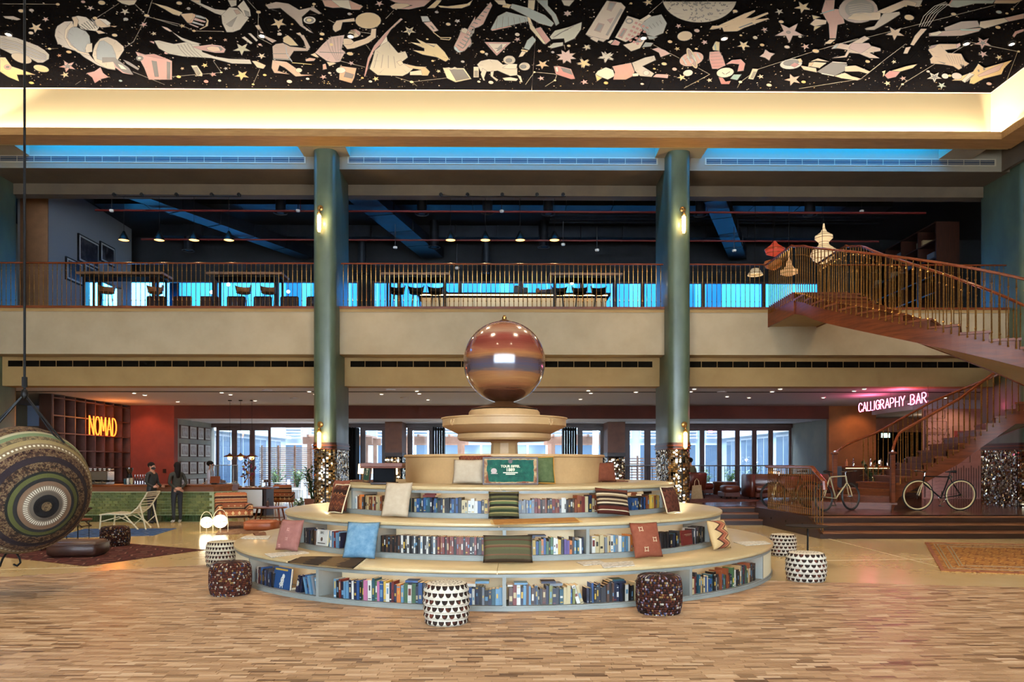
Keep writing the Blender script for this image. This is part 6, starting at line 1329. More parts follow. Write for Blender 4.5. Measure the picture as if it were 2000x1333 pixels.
# lamps glimpsed beyond the fountain
for k, (px, Y_, s_) in enumerate(((708, 26.0, 1), (718, 26.4, 1.15), (769, 26.0, .9))):
    p = Vector((at(px, 900, Y_).x, Y_, .9))
    o = thing('table_lamp', ('cream shaded table lamp beyond the dark wooden stand', 'bright white shaded table lamp by the folded doors', 'small glowing table lamp in front of the mosaic pier')[k], 'lamp', p); part(o, 'base', MB().lathe([(0, 0), (.09, 0), (.02, .03), (.02, .32), (0, .32)], 16), m_brass); part(o, 'shade', MB().lathe([(.16*s_, .28), (.14*s_, .62)], 20, cap=False), EM('lit_shade_%d' % k, 'ffdca8', 3.2))
    tb2 = thing('console_table', ('dark console table under the cream shaded lamp', 'dark console table under the bright white lamp', 'dark console table under the small glowing lamp')[k], 'table', (p.x, p.y, 0)); part(tb2, 'top', MB().box(-.3, .3, -.2, .2, .86, .9), m_dkwood)
    for sx in (-.27, .27):
        for sy in (-.17, .17): part(tb2, 'leg', MB().box(sx-.02, sx+.02, sy-.02, sy+.02, 0, .86), m_dkwood)
# ------------------------------------------------------------------ mezzanine: pendants on rails
ZF = 5.6
m_bell = M('black_bell_shade', '14110e', rough=.4, metal=.5); m_bellin = EM('warm_bell_inside', 'ffb464', 5)
GPD = 'black bell pendants over the mezzanine'
for s, (xs, caps, nm) in enumerate((((242, 311, 379, 447), (222, 276, 344, 413, 466), 'above the coffee bar side tables'), ((880, 948, 1016, 1083), (861, 913, 981, 1049, 1100), 'behind the globe'))):
    Yp = 20.49; rl = thing('pendant_rail', 'thin black lighting rail on the soffit %s' % nm, 'light rail', at(sum(xs)/4, 384, Yp)); z_r = at(0, 384, Yp).z
    part(rl, 'rail', MB().tube([at(caps[0], 384, Yp), at(caps[-1]+5, 384, Yp)], .012, 6), m_black, True)
    for c in caps: p = at(c, 384, Yp); part(rl, 'ceiling_cap', MB().tube([p+Vector((0, 0, .06)), p+Vector((0, .06, .06))], .05, 12).tube([p, p+Vector((0, 0, .06))], .01, 6), m_black, True)
    for k, x_ in enumerate(xs):
        p = at(x_, 470, Yp); o = thing('bell_pendant', 'black bell pendant, %s along the rail %s' % (ordn(k+1), nm), 'pendant lamp', p, 0, GPD)
        part(o, 'cord', MB().tube([(0, 0, .22), (0, 0, z_r-p.z)], .006, 5), m_black)
        part(o, 'shade', MB().lathe([(.14, 0), (.135, .03), (.09, .13), (.05, .2), (.03, .25), (0, .25)], 20, cap=False), m_bell); part(o, 'lit_inside', MB().lathe([(.0, .012), (.128, .012)], 18, cap=False), m_bellin)
        lamp('bell_glow', 'SPOT', (p.x, p.y, p.z-.02), 22, AMBER, (0, 0, 0), .06, spot=120, blend=.7)
# high tables and stools
m_tabwood = M('mezzanine_table_oak', '7c4f2c', '63401f', rough=.45, scale=2, stretch=(1, 6, 6))
def stool(label, loc, rz, seatm, wire, group):
    o = thing('bar_stool', label, 'stool', loc, rz, group)
    part(o, 'seat', MB().lathe([(0, .72), (.17, .72), (.2, .74), (.19, .76), (.0, .75)], 18), seatm)
    part(o, 'backrest', MB().lathe([(.19, .76), (.235, .95), (.225, .95), (.18, .76)], 14, a0=-.3, a1=PI+.3, cap=False), seatm)
    for k in range(4): a_ = PI/4+k*PI/2; part(o, 'leg', MB().tube([(.12*math.cos(a_), .12*math.sin(a_), .72), (.2*math.cos(a_), .2*math.sin(a_), 0)], .010, 6), m_black)
    part(o, 'foot_ring', MB().tube([(.18*math.cos(k*PI/8), .18*math.sin(k*PI/8), .25) for k in range(16)], .008, 5, closed=True), m_black); return o
m_stooloak = M('bent_oak_seat', '8a5830', '6c4120', rough=.45, scale=5)
TB = (((162, 328), (205, 300), 'above the espresso machine', m_stooloak), ((412, 558), (473, 522), 'left of the coffee side column', m_stooloak), ((748, 880), (775, 812, 850), 'behind the globe on the coffee side', m_black), ((1072, 1212), (1093, 1133, 1170), 'behind the globe on the stair side', m_black))
for (xa, xb), sx, nm, sm in TB:
    a, b = at(xa, 540, 20.6), at(xb, 540, 20.6); o = thing('high_table', 'high wooden table on the mezzanine %s' % nm, 'table', ((a.x+b.x)/2, 20.6, ZF), 0, 'high tables on the mezzanine'); L = b.x-a.x
    part(o, 'top', MB().box(-L/2, L/2, -.35, .35, 1.02, 1.08), m_tabwood); part(o, 'apron', MB().box(-L/2+.1, L/2-.1, -.28, .28, .96, 1.02), m_black)
    for s in (-1, 1):
        for y_ in (-.25, .25): part(o, 'leg', MB().box(s*(L/2-.16)-.025, s*(L/2-.16)+.025, y_-.025, y_+.025, 0, .96), m_black)
    for k, x_ in enumerate(sx): stool('bar stool, %s at the high table %s' % (ordn(k+1), nm), Vector((at(x_, 560, 21.15).x, 21.25, ZF)), 0, sm, False, 'bar stools on the mezzanine')
# lit island bar
ib = thing('island_bar', 'long mezzanine bar with a glowing cream front behind the globe', 'counter', (.2, 23.4, ZF)); a, b = at(822, 585, 23), at(1185, 585, 23)
nP = 14; W = (b.x-a.x)/nP
for k in range(nP): part(ib, 'front_panel', MB().box(a.x+k*W+.008, a.x+(k+1)*W-.008, 23.0, 23.06, ZF, ZF+1.0), m_inner, True)
part(ib, 'carcass', MB().box(a.x, b.x, 23.06, 23.8, ZF, ZF+1.0), m_dkwood, True); part(ib, 'top', MB().box(a.x-.1, b.x+.1, 22.75, 23.9, ZF+1.06, ZF+1.11), m_black, True); part(ib, 'light_strip', MB().box(a.x, b.x, 22.80, 22.83, ZF+1.03, ZF+1.055), EM('island_led', 'ffcf90', 9), True)
for k, (px, h_, w_, c) in enumerate(((1010, .28, .10, 'charcoal'), (1025, .22, .1, 'black'), (1050, .2, .06, 'orange'), (1062, .16, .14, 'brown'), (1078, .18, .2, 'charcoal'), (862, .12, .2, 'black'))):
    p = Vector((at(px, 570, 23.2).x, 23.2, ZF+1.11)); o = solid('bar_item', MB().bev(p.x-w_, p.x+w_, p.y-.1, p.y+.1, p.z, p.z+h_, .02), CM[c], '%s appliance, %s along the glowing island bar' % (c, ordn(k+1)), 'appliance', 'appliances on the island bar'); part(o, 'lid', MB().box(p.x-w_*.8, p.x+w_*.8, p.y-.08, p.y+.08, p.z+h_, p.z+h_+.02), m_steel, True)
for k, (px, py) in enumerate(((413, 571), (446, 556), (513, 564), (563, 570), (1117, 553))):
    p = at(px, py, 24.3); o = thing('bulb_lamp', '%s bare bulb lamp along the mezzanine windows' % ordn(k+1), 'lamp', (p.x, p.y, ZF), 0, 'bare bulb lamps on the mezzanine'); part(o, 'stem', MB().tube([(0, 0, 0), (0, 0, p.z-ZF-.05)], .012, 6), m_brass); part(o, 'foot', MB().lathe([(0, 0), (.12, 0), (.12, .02), (0, .03)], 14), m_brass); part(o, 'bulb', MB().sphere((0, 0, p.z-ZF), .05, 12, 8), EM('mezz_bulb_%d' % k, 'fff0cc', 50))
for k in range(9):
    x_ = -10.2+.78*k
    if x_ < -4.9: o = thing('low_chair', 'dark low chair back, %s in the row behind the balustrade' % ordn(k+1), 'chair', (x_, 22.4, ZF), 0, 'dark chairs on the mezzanine'); part(o, 'seat', MB().bev(-.28, .28, -.28, .28, .35, .46, .03), m_dkwood); part(o, 'backrest', MB().bev(-.27, .27, -.3, -.22, .5, .84, .03), m_dkwood); [part(o, 'leg', MB().box(q-.02, q+.02, y_-.02, y_+.02, 0, .35), m_black) for q in (-.24, .24) for y_ in (-.24, .24)]
# ceiling services
m_redpipe = M('red_sprinkler_pipe', '6a1c14', rough=.5)
def duct(label, pts, w_, h_, n=None):
    a = Vector(pts[0]); o = thing('air_duct', label, 'duct', tuple(a)); d = (Vector(pts[1])-a); L = d.length; u = d.normalized(); s_ = Vector((-u.y, u.x, 0))*w_/2; up = Vector((0, 0, h_)); k = max(1, int(L/1.4))
    for i in range(k):
        p, q = a+u*(L*i/k), a+u*(L*(i+1)/k-.015); part(o, 'duct_section', MB().hull([p-s_, q-s_, q+s_, p+s_], [p-s_+up, q-s_+up, q+s_+up, p+s_+up]), m_duct, True)
        part(o, 'flange', MB().hull([p-s_*1.06-up*.03, p+u*.04-s_*1.06-up*.03, p+u*.04+s_*1.06-up*.03, p+s_*1.06-up*.03], [p-s_*1.06+up*1.03, p+u*.04-s_*1.06+up*1.03, p+u*.04+s_*1.06+up*1.03, p+s_*1.06+up*1.03]), m_duct, True)
duct('wide dark air duct running across the mezzanine ceiling nearest the columns', [(-12.5, 23.4, 9.47), (12, 23.4, 9.47)], .6, .4)
duct('dark air duct across the mezzanine ceiling near the windows', [(-12, 26.6, 9.47), (11.5, 26.6, 9.47)], .5, .4)
duct('broad air duct running back beside the coffee side column', [(-4.1, 21.2, 9.05), (-2.6, 27.6, 9.05)], .8, .35)
duct('air duct running back above the framed photographs', [(-10.4, 21.2, 9.02), (-7.2, 27.6, 9.02)], .55, .4)
duct('air duct running back above the woven lamps', [(6.0, 21.4, 9.04), (8.6, 27.6, 9.04)], .6, .4)
for k, (y_, z_) in enumerate(((22.2, 8.97), (25.0, 8.95))): solid('sprinkler_pipe', MB().tube([(-12, y_, z_), (12.5, y_, z_)], .03, 6).tube([(-6, y_, z_), (-6, y_, 9.895)], .01, 5).tube([(6, y_, z_), (6, y_, 9.895)], .01, 5), m_redpipe, ('red sprinkler pipe nearer the columns', 'red sprinkler pipe nearer the windows')[k], 'pipe', 'sprinkler pipes')
for k in range(4): solid('cable_tray', MB().tube([(1.5, 24.1+.3*k, 9.55), (12.5, 24.1+.3*k, 9.55)], .035, 6).tube([(4, 24.1+.3*k, 9.55), (4, 24.1+.3*k, 9.895)], .01, 5).tube([(10, 24.1+.3*k, 9.55), (10, 24.1+.3*k, 9.895)], .01, 5), m_duct, '%s of the parallel dark conduits above the stair side' % ordn(k+1), 'pipe', 'conduits')
for k, (px, py) in enumerate(((548, 416), (824, 418), (952, 415), (1071, 418), (848, 483), (1062, 483), (368, 490), (1368, 420), (1582, 420), (707, 535), (950, 534))):
    p = gz(px, py, 9.0 if py < 500 else 8.9); p = Vector((p.x, min(p.y, 27.3), 9.0 if py < 500 else 8.9)) if p.y < 27.5 else at(px, py, 26.9); o = thing('air_diffuser', 'round grey air diffuser on the mezzanine ceiling %s' % ('left of the coffee side column', 'just right of the coffee side column', 'high above the globe', 'right of the bell pendants', 'behind the first bell pendant', 'behind the last bell pendant', 'above the first high table', 'just right of the stair side column', 'above the stair landing', 'low by the coffee side column', 'low above the island bar')[k], 'air vent', p, 0, 'round air diffusers')
    part(o, 'ring', MB().tube([(.2*math.cos(q*PI/12), .2*math.sin(q*PI/12), .0) for q in range(24)], .018, 5, closed=True), m_ventgrey); part(o, 'core', MB().lathe([(0, 0), (.1, 0), (.12, .03), (0, .03)], 16), m_ventgrey); part(o, 'neck', MB().lathe([(.15, .02), (.15, 9.9-p.z)], 14, cap=False), m_duct)
for k, (px, py) in enumerate(sorted(((582, 412), (980, 413), (218, 412), (772, 484), (1100, 478), (1683, 413), (893, 524), (1166, 489), (1434, 490)))):
    p = at(px, py, 21.8+.3*(k % 3)); o = thing('ceiling_sensor', '%s small white detector on the mezzanine ceiling counted from the framed photographs' % ordn(k+1), 'detector', p, 0, 'ceiling detectors'); part(o, 'head', MB().lathe([(0, -.03), (.05, -.03), (.065, .0), (.06, .03), (0, .035)], 14), m_white); part(o, 'stem', MB().tube([(0, 0, .03), (0, 0, min(.7, 9.88-p.z))], .012, 6), m_ventgrey)
# framed photographs on the mezzanine wall
m_photo = M('dark_photograph', '1c1a1e', '4a4648', rough=.3, scale=5, lo=.45, hi=.6)
for k, (xa, xb, ya, yb) in enumerate(((152, 192, 458, 512), (195, 223, 473, 512), (128, 160, 503, 548), (164, 187, 516, 545))):
    p, q = atx(xa, 480, -13.28), atx(xb, 480, -13.28); zt_ = EYE+(905-ya)/FPX*p.y; zb_ = EYE+(905-yb)/FPX*p.y
    o = thing('framed_photograph', ('largest framed photograph on the mezzanine wall', 'framed photograph farthest along the mezzanine wall', 'framed photograph lowest and nearest on the mezzanine wall', 'small framed photograph below the largest one')[k], 'picture', (-13.28, (p.y+q.y)/2, zb_), 0, 'framed photographs on the mezzanine'); part(o, 'frame', MB().box(-13.3, -13.25, p.y, q.y, zb_, zt_), m_black, True); part(o, 'mount', MB().box(-13.25, -13.245, p.y+.04, q.y-.04, zb_+.04, zt_-.04), m_mat, True); part(o, 'photo', MB().box(-13.245, -13.24, p.y+.09, q.y-.09, zb_+.09, zt_-.09), m_photo, True)
# bookcase on the stair side
bc = thing('tall_bookcase', 'tall dark open bookcase on the mezzanine beside the end column', 'bookcase', (13.3, 25, ZF)); part(bc, 'end_panel', MB().box(13.05, 13.75, 22.6, 22.66, ZF, 8.85), m_dkwood, True); part(bc, 'back', MB().box(13.7, 13.75, 22.66, 27.6, ZF, 8.85), m_black, True)
for k in range(5): part(bc, 'upright', MB().box(13.05, 13.7, 23.6+k*1.0, 23.65+k*1.0, ZF, 8.85), m_dkwood, True)
for k in range(7): part(bc, 'shelf', MB().box(13.05, 13.7, 22.66, 27.6, ZF+.05+k*.53, ZF+.09+k*.53), m_dkwood, True)
for k in range(7): solid('storage_box', MB().bev(13.15, 13.6, 22.9+.6*k, 23.3+.6*k, ZF+.09+.53*(4+k % 2), ZF+.09+.53*(4+k % 2)+.22, .01), (CM['grey'], CM['tan'], CM['charcoal'])[k % 3], '%s %s box from the column on the tall bookcase' % (ordn(k+1), ('grey', 'tan', 'charcoal')[k % 3]), 'box', 'boxes on the bookcase')
# woven lamps over the stair landing
def glow(name, c, s, base): t = NT(name, .8); t.col(base); x, y, z_ = t.xyz('Object'); t.set('Emission Color', lin(c)); t.set('Emission Strength', (t.noise(t.co('Object', (30, 30, 60)), 3, 2)*1.6)*s); return t.m
def hanglamp(label, px, py, Y_, prof, mat, ribs=0):
    p = at(px, py, Y_); o = thing('woven_pendant', label, 'pendant lamp', p, 0, 'woven pendants over the stair landing'); part(o, 'shade', MB().lathe(prof, 28, cap=False), mat); top_ = max(z for r, z in prof)
    part(o, 'cord', MB().tube([(0, 0, top_), (0, 0, 9.88-p.z)], .008, 5), m_black)
    for z_ in [q[1] for q in prof[1:-1]]: r_ = [q[0] for q in prof if q[1] == z_][0]; part(o, 'hoop', MB().tube([(r_*math.cos(q*PI/12), r_*math.sin(q*PI/12), z_) for q in range(24)], .008, 5, closed=True), m_brass)
    part(o, 'bulb', MB().sphere((0, 0, (prof[0][1]+top_)/2), .05, 10, 8), EM('woven_bulb_'+label[:6], 'ffdca0', 25)); return p
m_mac = glow('cream_macrame', 'ffd9a0', .9, 'b8a07c')
hanglamp('large cream macrame lamp with two bulges above the stair landing', 1609, 492, 22.6, [(.36, 0), (.34, .04), (.24, .12), (.15, .2), (.14, .28), (.26, .40), (.25, .48), (.1, .58), (.04, .7), (.02, .85)], m_mac)
hanglamp('wide cream macrame skirt lamp just below the two-bulge lamp', 1606, 515, 22.0, [(.1, 0), (.26, .12), (.34, .26), (.3, .34), (.05, .4)], m_mac)
hanglamp('red woven ball lamp beyond the landing', 1513, 500, 22.9, [(.08, 0), (.25, .07), (.28, .17), (.3, .2), (.12, .33), (.03, .45)], glow('red_weave', 'ff5a3a', .55, '5a1c12'))
hanglamp('orange wicker bowl lamp below the red woven lamp', 1510, 527, 22.4, [(.08, 0), (.22, .08), (.26, .2), (.25, .24)], glow('orange_wicker', 'ff8a3a', .35, '7a4422'))
hanglamp('beaded lamp with a flared ring beside the landing handrail', 1541, 538, 21.6, [(.12, 0), (.24, .05), (.25, .14), (.17, .17), (.11, .24), (.07, .36), (.02, .52), (.01, .7)], glow('beaded', 'ffc080', .9, '8a6a48'))
hanglamp('plain cream cone lampshade hanging left of the beaded lamp', 1475, 538, 21.8, [(.22, 0), (.2, .05), (.1, .19), (.08, .2)], glow('cream_cone', 'ffdca8', .35, 'b8a88a'))
# ------------------------------------------------------------------ courtyard beyond the glass
m_pave = M('pale_paving', 'a8a6a2', '96948f', rough=.8, scale=3); m_render = M('pale_blue_render', 'b4c4d4', 'a8b8c8', rough=.8, scale=.6); m_wh = M('white_aluminium', 'd4dae0', rough=.4); m_shade = M('shaded_window_glass', '55687c', rough=.1); m_tim = M('pinkish_timber', '9c7a68', '8a6858', rough=.7, scale=3)
struct('ground', MB().box(-40, 40, 30.6, 75, -.3, -.02), m_pave)
def block(name, label, x0, x1, y, z1, bays, up):
    o = thing(name, label, 'building', ((x0+x1)/2, y, 0)); part(o, 'wall', MB().box(x0, x1, y, y+.4, 0, z1), m_render, True)
    W = (x1-x0)/bays
    for i in range(bays):
        a = x0+i*W+.25; b = a+W-.5
        for fl in range(int(z1/3.4)):
            z0 = fl*3.4+.15; w_ = part(o, 'window', MB().box(a, b, y-.06, y, z0+.0, z0+2.6), m_wh, True); nn = 3
            for k in range(nn): part(w_, 'pane', MB().box(a+.06+k*(b-a)/nn, a+(k+1)*(b-a)/nn-.06, y-.075, y-.06, z0+.08, z0+2.5), m_shade, True)
        lv = part(o, 'louvre_frame', MB().box(a, a+.06, y-.3, y-.2, 3.0, 4.9).box(b-.06, b, y-.3, y-.2, 3.0, 4.9).box((a+b)/2-.04, (a+b)/2+.04, y-.3, y-.2, 3.0, 4.9), m_wh, True)
        for k in range(10): part(lv, 'louvre', MB().box(a, b, y-.34, y-.2, 3.05+k*.19, 3.05+k*.19+.055), m_wh, True)
    return o
block('courtyard_building', 'white louvred building across the courtyard facing the glass doors', -20, 20, 46, 16, 10, True)
for s, nm in ((-1, 'coffee bar'), (1, 'lounge')):
    x_ = s*13.2; o = thing('courtyard_wing', 'pale rendered wing of the courtyard on the %s side' % nm, 'building', (x_, 38, 0)); part(o, 'wall', MB().box(min(x_, x_+s*.4), max(x_, x_+s*.4), 30.7, 45.6, 0, 14), m_render, True)
    for k in range(5):
        y0 = 31.6+k*2.7; w_ = part(o, 'window', MB().box(x_-s*.06 if s > 0 else x_, x_ if s > 0 else x_-s*.06, y0, y0+2.0, .05, 2.9), m_wh, True)
        for q in range(2): xa, xb = sorted((x_-s*.075, x_-s*.06)); part(w_, 'pane', MB().box(xa, xb, y0+.08+q*.97, y0+.95+q*.97, .15, 2.8), m_shade, True)
    xa, xb = sorted((x_, x_-s*.35)); part(o, 'string_course', MB().box(xa, xb, 30.7, 45.5, 3.0, 3.15), m_wh, True)
def pergola(label, x0, x1, y0, y1, h_):
    o = thing('pergola', label, 'pergola', ((x0+x1)/2, (y0+y1)/2, 0), 0, 'timber pergolas in the courtyard')
    for x_ in (x0, x1):
        for y_ in (y0, y1): part(o, 'post', MB().box(x_-.09, x_+.09, y_-.09, y_+.09, 0, h_), m_tim, True)
    for y_ in (y0, y1): part(o, 'beam', MB().box(x0-.3, x1+.3, y_-.07, y_+.07, h_, h_+.35), m_tim, True)
    for k in range(7): x_ = x0+(x1-x0)*k/6; part(o, 'rafter', MB().box(x_-.05, x_+.05, y0-.3, y1+.3, h_+.35, h_+.45), m_tim, True)
pergola('timber pergola seen through the open doors by the coffee bar', -9.3, -6.6, 36, 38.5, 2.45); pergola('timber pergola seen beyond the folded doors on the coffee side', -5.2, -2.2, 37, 40, 2.5); pergola('timber pergola seen beyond the fountain on the stair side', 2.4, 5.8, 37, 40, 2.5)
fe = thing('slat_screen', 'horizontal timber slat screen in the courtyard by the open doors', 'fence', (-8.3, 34.2, 0)); a, b = at(528, 900, 34.2).x, at(622, 900, 34.2).x
for k in range(20): part(fe, 'slat', MB().box(a-.5, b+.5, 34.2, 34.23, .5+k*.09, .5+k*.09+.045), m_tim, True)
for k in range(5): x_ = a-.4+(b-a+.8)*k/4; part(fe, 'post', MB().box(x_-.04, x_+.04, 34.23, 34.3, 0, 2.35), m_tim, True)
fe2 = thing('slat_screen', 'horizontal timber slat screen in the courtyard beyond the stair side pier', 'fence', (6.2, 36, 0)); 
for k in range(12): part(fe2, 'slat', MB().box(4.6, 8.2, 36, 36.03, .3+k*.13, .3+k*.13+.06), m_tim, True)
for k in range(3): part(fe2, 'post', MB().box(4.7+k*1.65, 4.78+k*1.65, 36.03, 36.1, 0, 1.9), m_tim, True)
m_planter = M('white_planter', 'b8b2aa', rough=.7)
for k, (px, Y_) in enumerate(((540, 33.4), (580, 33.6), (1425, 33.4), (1378, 33.9), (1470, 33.2))):
    plant('courtyard_plant', ('leafy plant in a white planter outside the open doors', 'second leafy plant in a white planter beside the slat screen', 'bushy plant outside the lounge windows', 'taller bushy plant outside the first lounge panes', 'small plant outside the middle lounge pane')[k], Vector((at(px, 900, Y_).x, Y_, -.02)), (.35, .5), 16, .4, .95, .45, .2, m_leafp, 30+k, m_planter, 'courtyard plants')
for k, (px, Y_) in enumerate(((552, 31.9), (600, 32.7), (1398, 32.2))):
    p = Vector((at(px, 900, Y_).x, Y_, -.02)); o = thing('garden_table', ('white round garden table by the open doors', 'second white round garden table by the slat screen', 'white round garden table outside the lounge')[k], 'table', p, 0, 'garden tables'); part(o, 'top', MB().lathe([(0, .72), (.35, .72), (.35, .74), (0, .74)], 24), m_wh); part(o, 'pole', MB().tube([(0, 0, 0), (0, 0, .72)], .03, 8), m_wh); part(o, 'foot', MB().lathe([(0, 0), (.22, 0), (.22, .02), (0, .03)], 20), m_wh)
    for s in (-1, 1): c = thing('garden_chair', 'white garden chair at the %s, %s side' % (('table by the open doors', 'table by the slat screen', 'table outside the lounge')[k], ('coffee bar', 'stair')[s > 0]), 'chair', p+Vector((s*.62, 0, 0)), -s*PI/2, 'garden chairs'); part(c, 'seat', MB().box(-.2, .2, -.2, .2, .43, .46), m_wh); part(c, 'backrest', MB().box(-.2, .2, .18, .21, .5, .85), m_wh); [part(c, 'leg', MB().box(q-.015, q+.015, y_-.015, y_+.015, 0, .43), m_wh) for q in (-.18, .18) for y_ in (-.18, .18)]
# ------------------------------------------------------------------ the painting on the ceiling boards (flat paint, traced onto the ceiling plane)
YE = 'c39c42'; PM = {}; INK = '0b0a09'
def pm(h):
    if h not in PM: c_ = lin(h); PM[h] = M('mural_paint_'+h, tuple(v*.15 for v in c_[:3]), rough=.7, spec=.2)
    return PM[h]
LAY = [0]
def inset(q, d):
    n = len(q); A = sum(q[k][0]*q[(k+1)%n][1]-q[(k+1)%n][0]*q[k][1] for k in range(n)); sg = 1 if A > 0 else -1; r = []
    for k in range(n):
        a, b, c = Vector(q[k-1]), Vector(q[k]), Vector(q[(k+1)%n]); e1, e2 = (b-a), (c-b)
        if e1.length < 1e-6 or e2.length < 1e-6: r.append(tuple(b)); continue
        n1, n2 = Vector((-e1.y, e1.x)).normalized()*sg, Vector((-e2.y, e2.x)).normalized()*sg; m_ = n1+n2
        m_ = m_.normalized()*min(d/max(.35, math.sqrt(max(0, (1+n1.dot(n2))/2))), d*2.2) if m_.length > .05 else n1*d
        r.append(tuple(b+m_))
    return r, abs(A)/2
def flatpaint(x0, pts, c):
    LAY[0] += 1; z_ = ZM-.0312-LAY[0]*.00002; s = 2000/350
    P = [gz(x0+x/s, y/s, z_) for x, y in pts]; n = len(P)
    part(ceil, 'painted_motif', MB().add([(p.x, p.y, z_) for p in P][::-1], [tuple(range(n))], 0), pm(c), False, 0)
def paint(x0, pts, c, ink=True):
    pts = [tuple(p) for p in pts]; r, A = inset(pts, 3.5)
    if c == INK or A < 1500 or not ink: flatpaint(x0, pts, c); return
    flatpaint(x0, pts, '1c1610'); flatpaint(x0, r, c)
    if A > 9000 and len(pts) >= 7 and len(pts) != 18 and len(pts) < 40:                # drawn folds
        cx, cy = sum(p[0] for p in pts)/len(pts), sum(p[1] for p in pts)/len(pts)
        for k in range(0, len(pts), 2):
            x, y = pts[k]; q, w_ = (.86, .5) if k % 4 else (.9, .62); a, b = (cx+(x-cx)*q, cy+(y-cy)*q), (cx+(x-cx)*w_, cy+(y-cy)*w_+4)
            d = Vector((b[0]-a[0], b[1]-a[1]))
            if d.length > 12: nn = Vector((-d.y, d.x)).normalized()*1.7; flatpaint(x0, [(a[0]+nn.x, a[1]+nn.y), b, (a[0]-nn.x, a[1]-nn.y)], '2a2118')
def ell(cx, cy, rx, ry, rot=0, n=18):
    r = math.radians(rot); return [(cx+rx*math.cos(2*PI*k/n)*math.cos(r)-ry*math.sin(2*PI*k/n)*math.sin(r), cy+rx*math.cos(2*PI*k/n)*math.sin(r)+ry*math.sin(2*PI*k/n)*math.cos(r)) for k in range(n)]
def star(cx, cy, r, k=5, inr=.42, a=0): return [(cx+r*(1 if i % 2 == 0 else inr)*math.cos(a+PI*i/k), cy+.72*r*(1 if i % 2 == 0 else inr)*math.sin(a+PI*i/k)) for i in range(2*k)]
def line(x0, pts, c='8a8068', w=2.2):
    for (xa, ya), (xb, yb) in zip(pts, pts[1:]):
        d = Vector((xb-xa, yb-ya)); n = Vector((-d.y, d.x)).normalized()*w; flatpaint(x0, [(xa+n.x, ya+n.y), (xb+n.x, yb+n.y), (xb-n.x, yb-n.y), (xa-n.x, ya-n.y)], c)
def POLY(x0, items):
    for c, pts in items: paint(x0, pts, c)
def STARS(x0, items):
    for i, (x, y, r, c, *k) in enumerate(items): paint(x0, star(x, y, r, k[0] if k else 5, .4 if not k else .55, .3+i*1.3), c)
def DOTS(x0, items):
    for x, y, a, b, c in items: paint(x0, ell(x, y, a, b, 8, 14), c)
SK_ = SK; SK = 'c4a478'
# crop by crop, coordinates of a 350 px wide strip enlarged to 2000
for pts in ([(30,42),(640,48)], [(1330,35),(1085,195)], [(1510,50),(1640,180),(1985,290)], [(1700,0),(1640,180),(1490,465),(1390,530)], [(510,545),(650,540)], [(840,945),(900,905)], [(1480,800),(1840,945)]): line(0, pts, '5c5648')
POLY(0, [('8f8674', [(0,395),(90,405),(180,420),(290,460),(420,510),(500,560),(550,610),(545,660),(480,700),(420,700),(330,650),(120,600),(0,540)]), ('a08a60', ell(240,650,120,52,18)), ('c6a24c', [(0,640),(60,640),(130,740),(250,780),(400,835),(190,835),(215,910),(90,860),(0,800)]), ('c0a050', ell(460,765,90,38,14)), ('b06a5c', ell(85,750,42,28,10)), (INK, ell(85,748,22,13)),
 ('a5988a', [(620,330),(640,290),(720,240),(810,235),(830,300),(1000,610),(1060,680),(1150,740),(1280,760),(1290,785),(1200,770),(1090,730),(940,640),(870,580),(720,530),(640,480),(610,400)]), ('c0ac8c', [(800,235),(830,290),(760,340),(740,410),(790,500),(880,560),(1000,600),(1000,620),(870,590),(770,520),(715,420),(725,330)]),
 ('6d8088', [(790,310),(850,300),(960,350),(1000,400),(1010,480),(960,520),(950,590),(880,570),(800,500),(750,420),(760,360)]), ('b8a488', [(1040,560),(1060,500),(1120,430),(1200,410),(1300,450),(1380,520),(1385,560),(1320,660),(1310,720),(1280,780),(1180,760),(1060,690),(1030,620)]), ('6d8088', [(1075,560),(1110,460),(1160,450),(1250,510),(1290,600),(1300,670),(1180,690),(1080,660)]),
 ('b8a890', [(970,490),(1030,480),(1030,580),(960,590),(950,540)]), ('c8bca8', [(800,190),(870,175),(960,190),(1040,250),(1110,300),(1080,350),(1000,340),(900,320),(870,260)]), (SK, [(800,200),(850,180),(880,230),(860,300),(820,300),(820,240)]), (SK, [(1040,240),(1080,210),(1150,210),(1230,250),(1230,300),(1130,310),(1060,280)]), ('6a4428', [(1035,240),(1060,230),(1080,290),(1050,290)]), ('cfc8b8', [(1100,205),(1180,215),(1240,260),(1200,290),(1140,240)]), (SK, [(1230,290),(1310,290),(1280,305)]), (SK, [(1060,340),(1120,340),(1180,370),(1100,380)]),
 ('20181c', [(1140,640),(1280,640),(1330,680),(1440,760),(1490,835),(1380,810),(1300,740),(1260,690),(1140,700)]), ('b06a68', [(1265,690),(1300,740),(1380,805),(1490,838),(1370,818),(1285,755)]), ('c8b8a0', [(1310,710),(1370,730),(1420,780),(1350,770)]), ('3a3438', [(1370,665),(1440,690),(1555,765),(1540,785),(1420,715)]),
 ('b5665a', [(1510,575),(1620,610),(1720,600),(1920,680),(1920,890),(1660,890),(1610,760)]), ('9a3c34', [(1510,575),(1620,610),(1720,600),(1900,670),(1760,650),(1560,610)]), (INK, [(1690,675),(1750,685),(1775,860),(1725,860)]), (INK, [(1860,685),(1905,695),(1900,885),(1860,885)]), (INK, ell(1560,650,42,30)), ('b0a898', ell(1555,650,18,12)), ('c0aa88', [(1300,0),(1530,0),(1500,50),(1440,60),(1360,40)]), ('8a7c70', [(30,180),(150,180),(235,215),(190,228),(60,205)])])
for k in range(6): line(0, [(880+k*28, 285-k*16), (960+k*26, 335-k*4)], INK, 5)
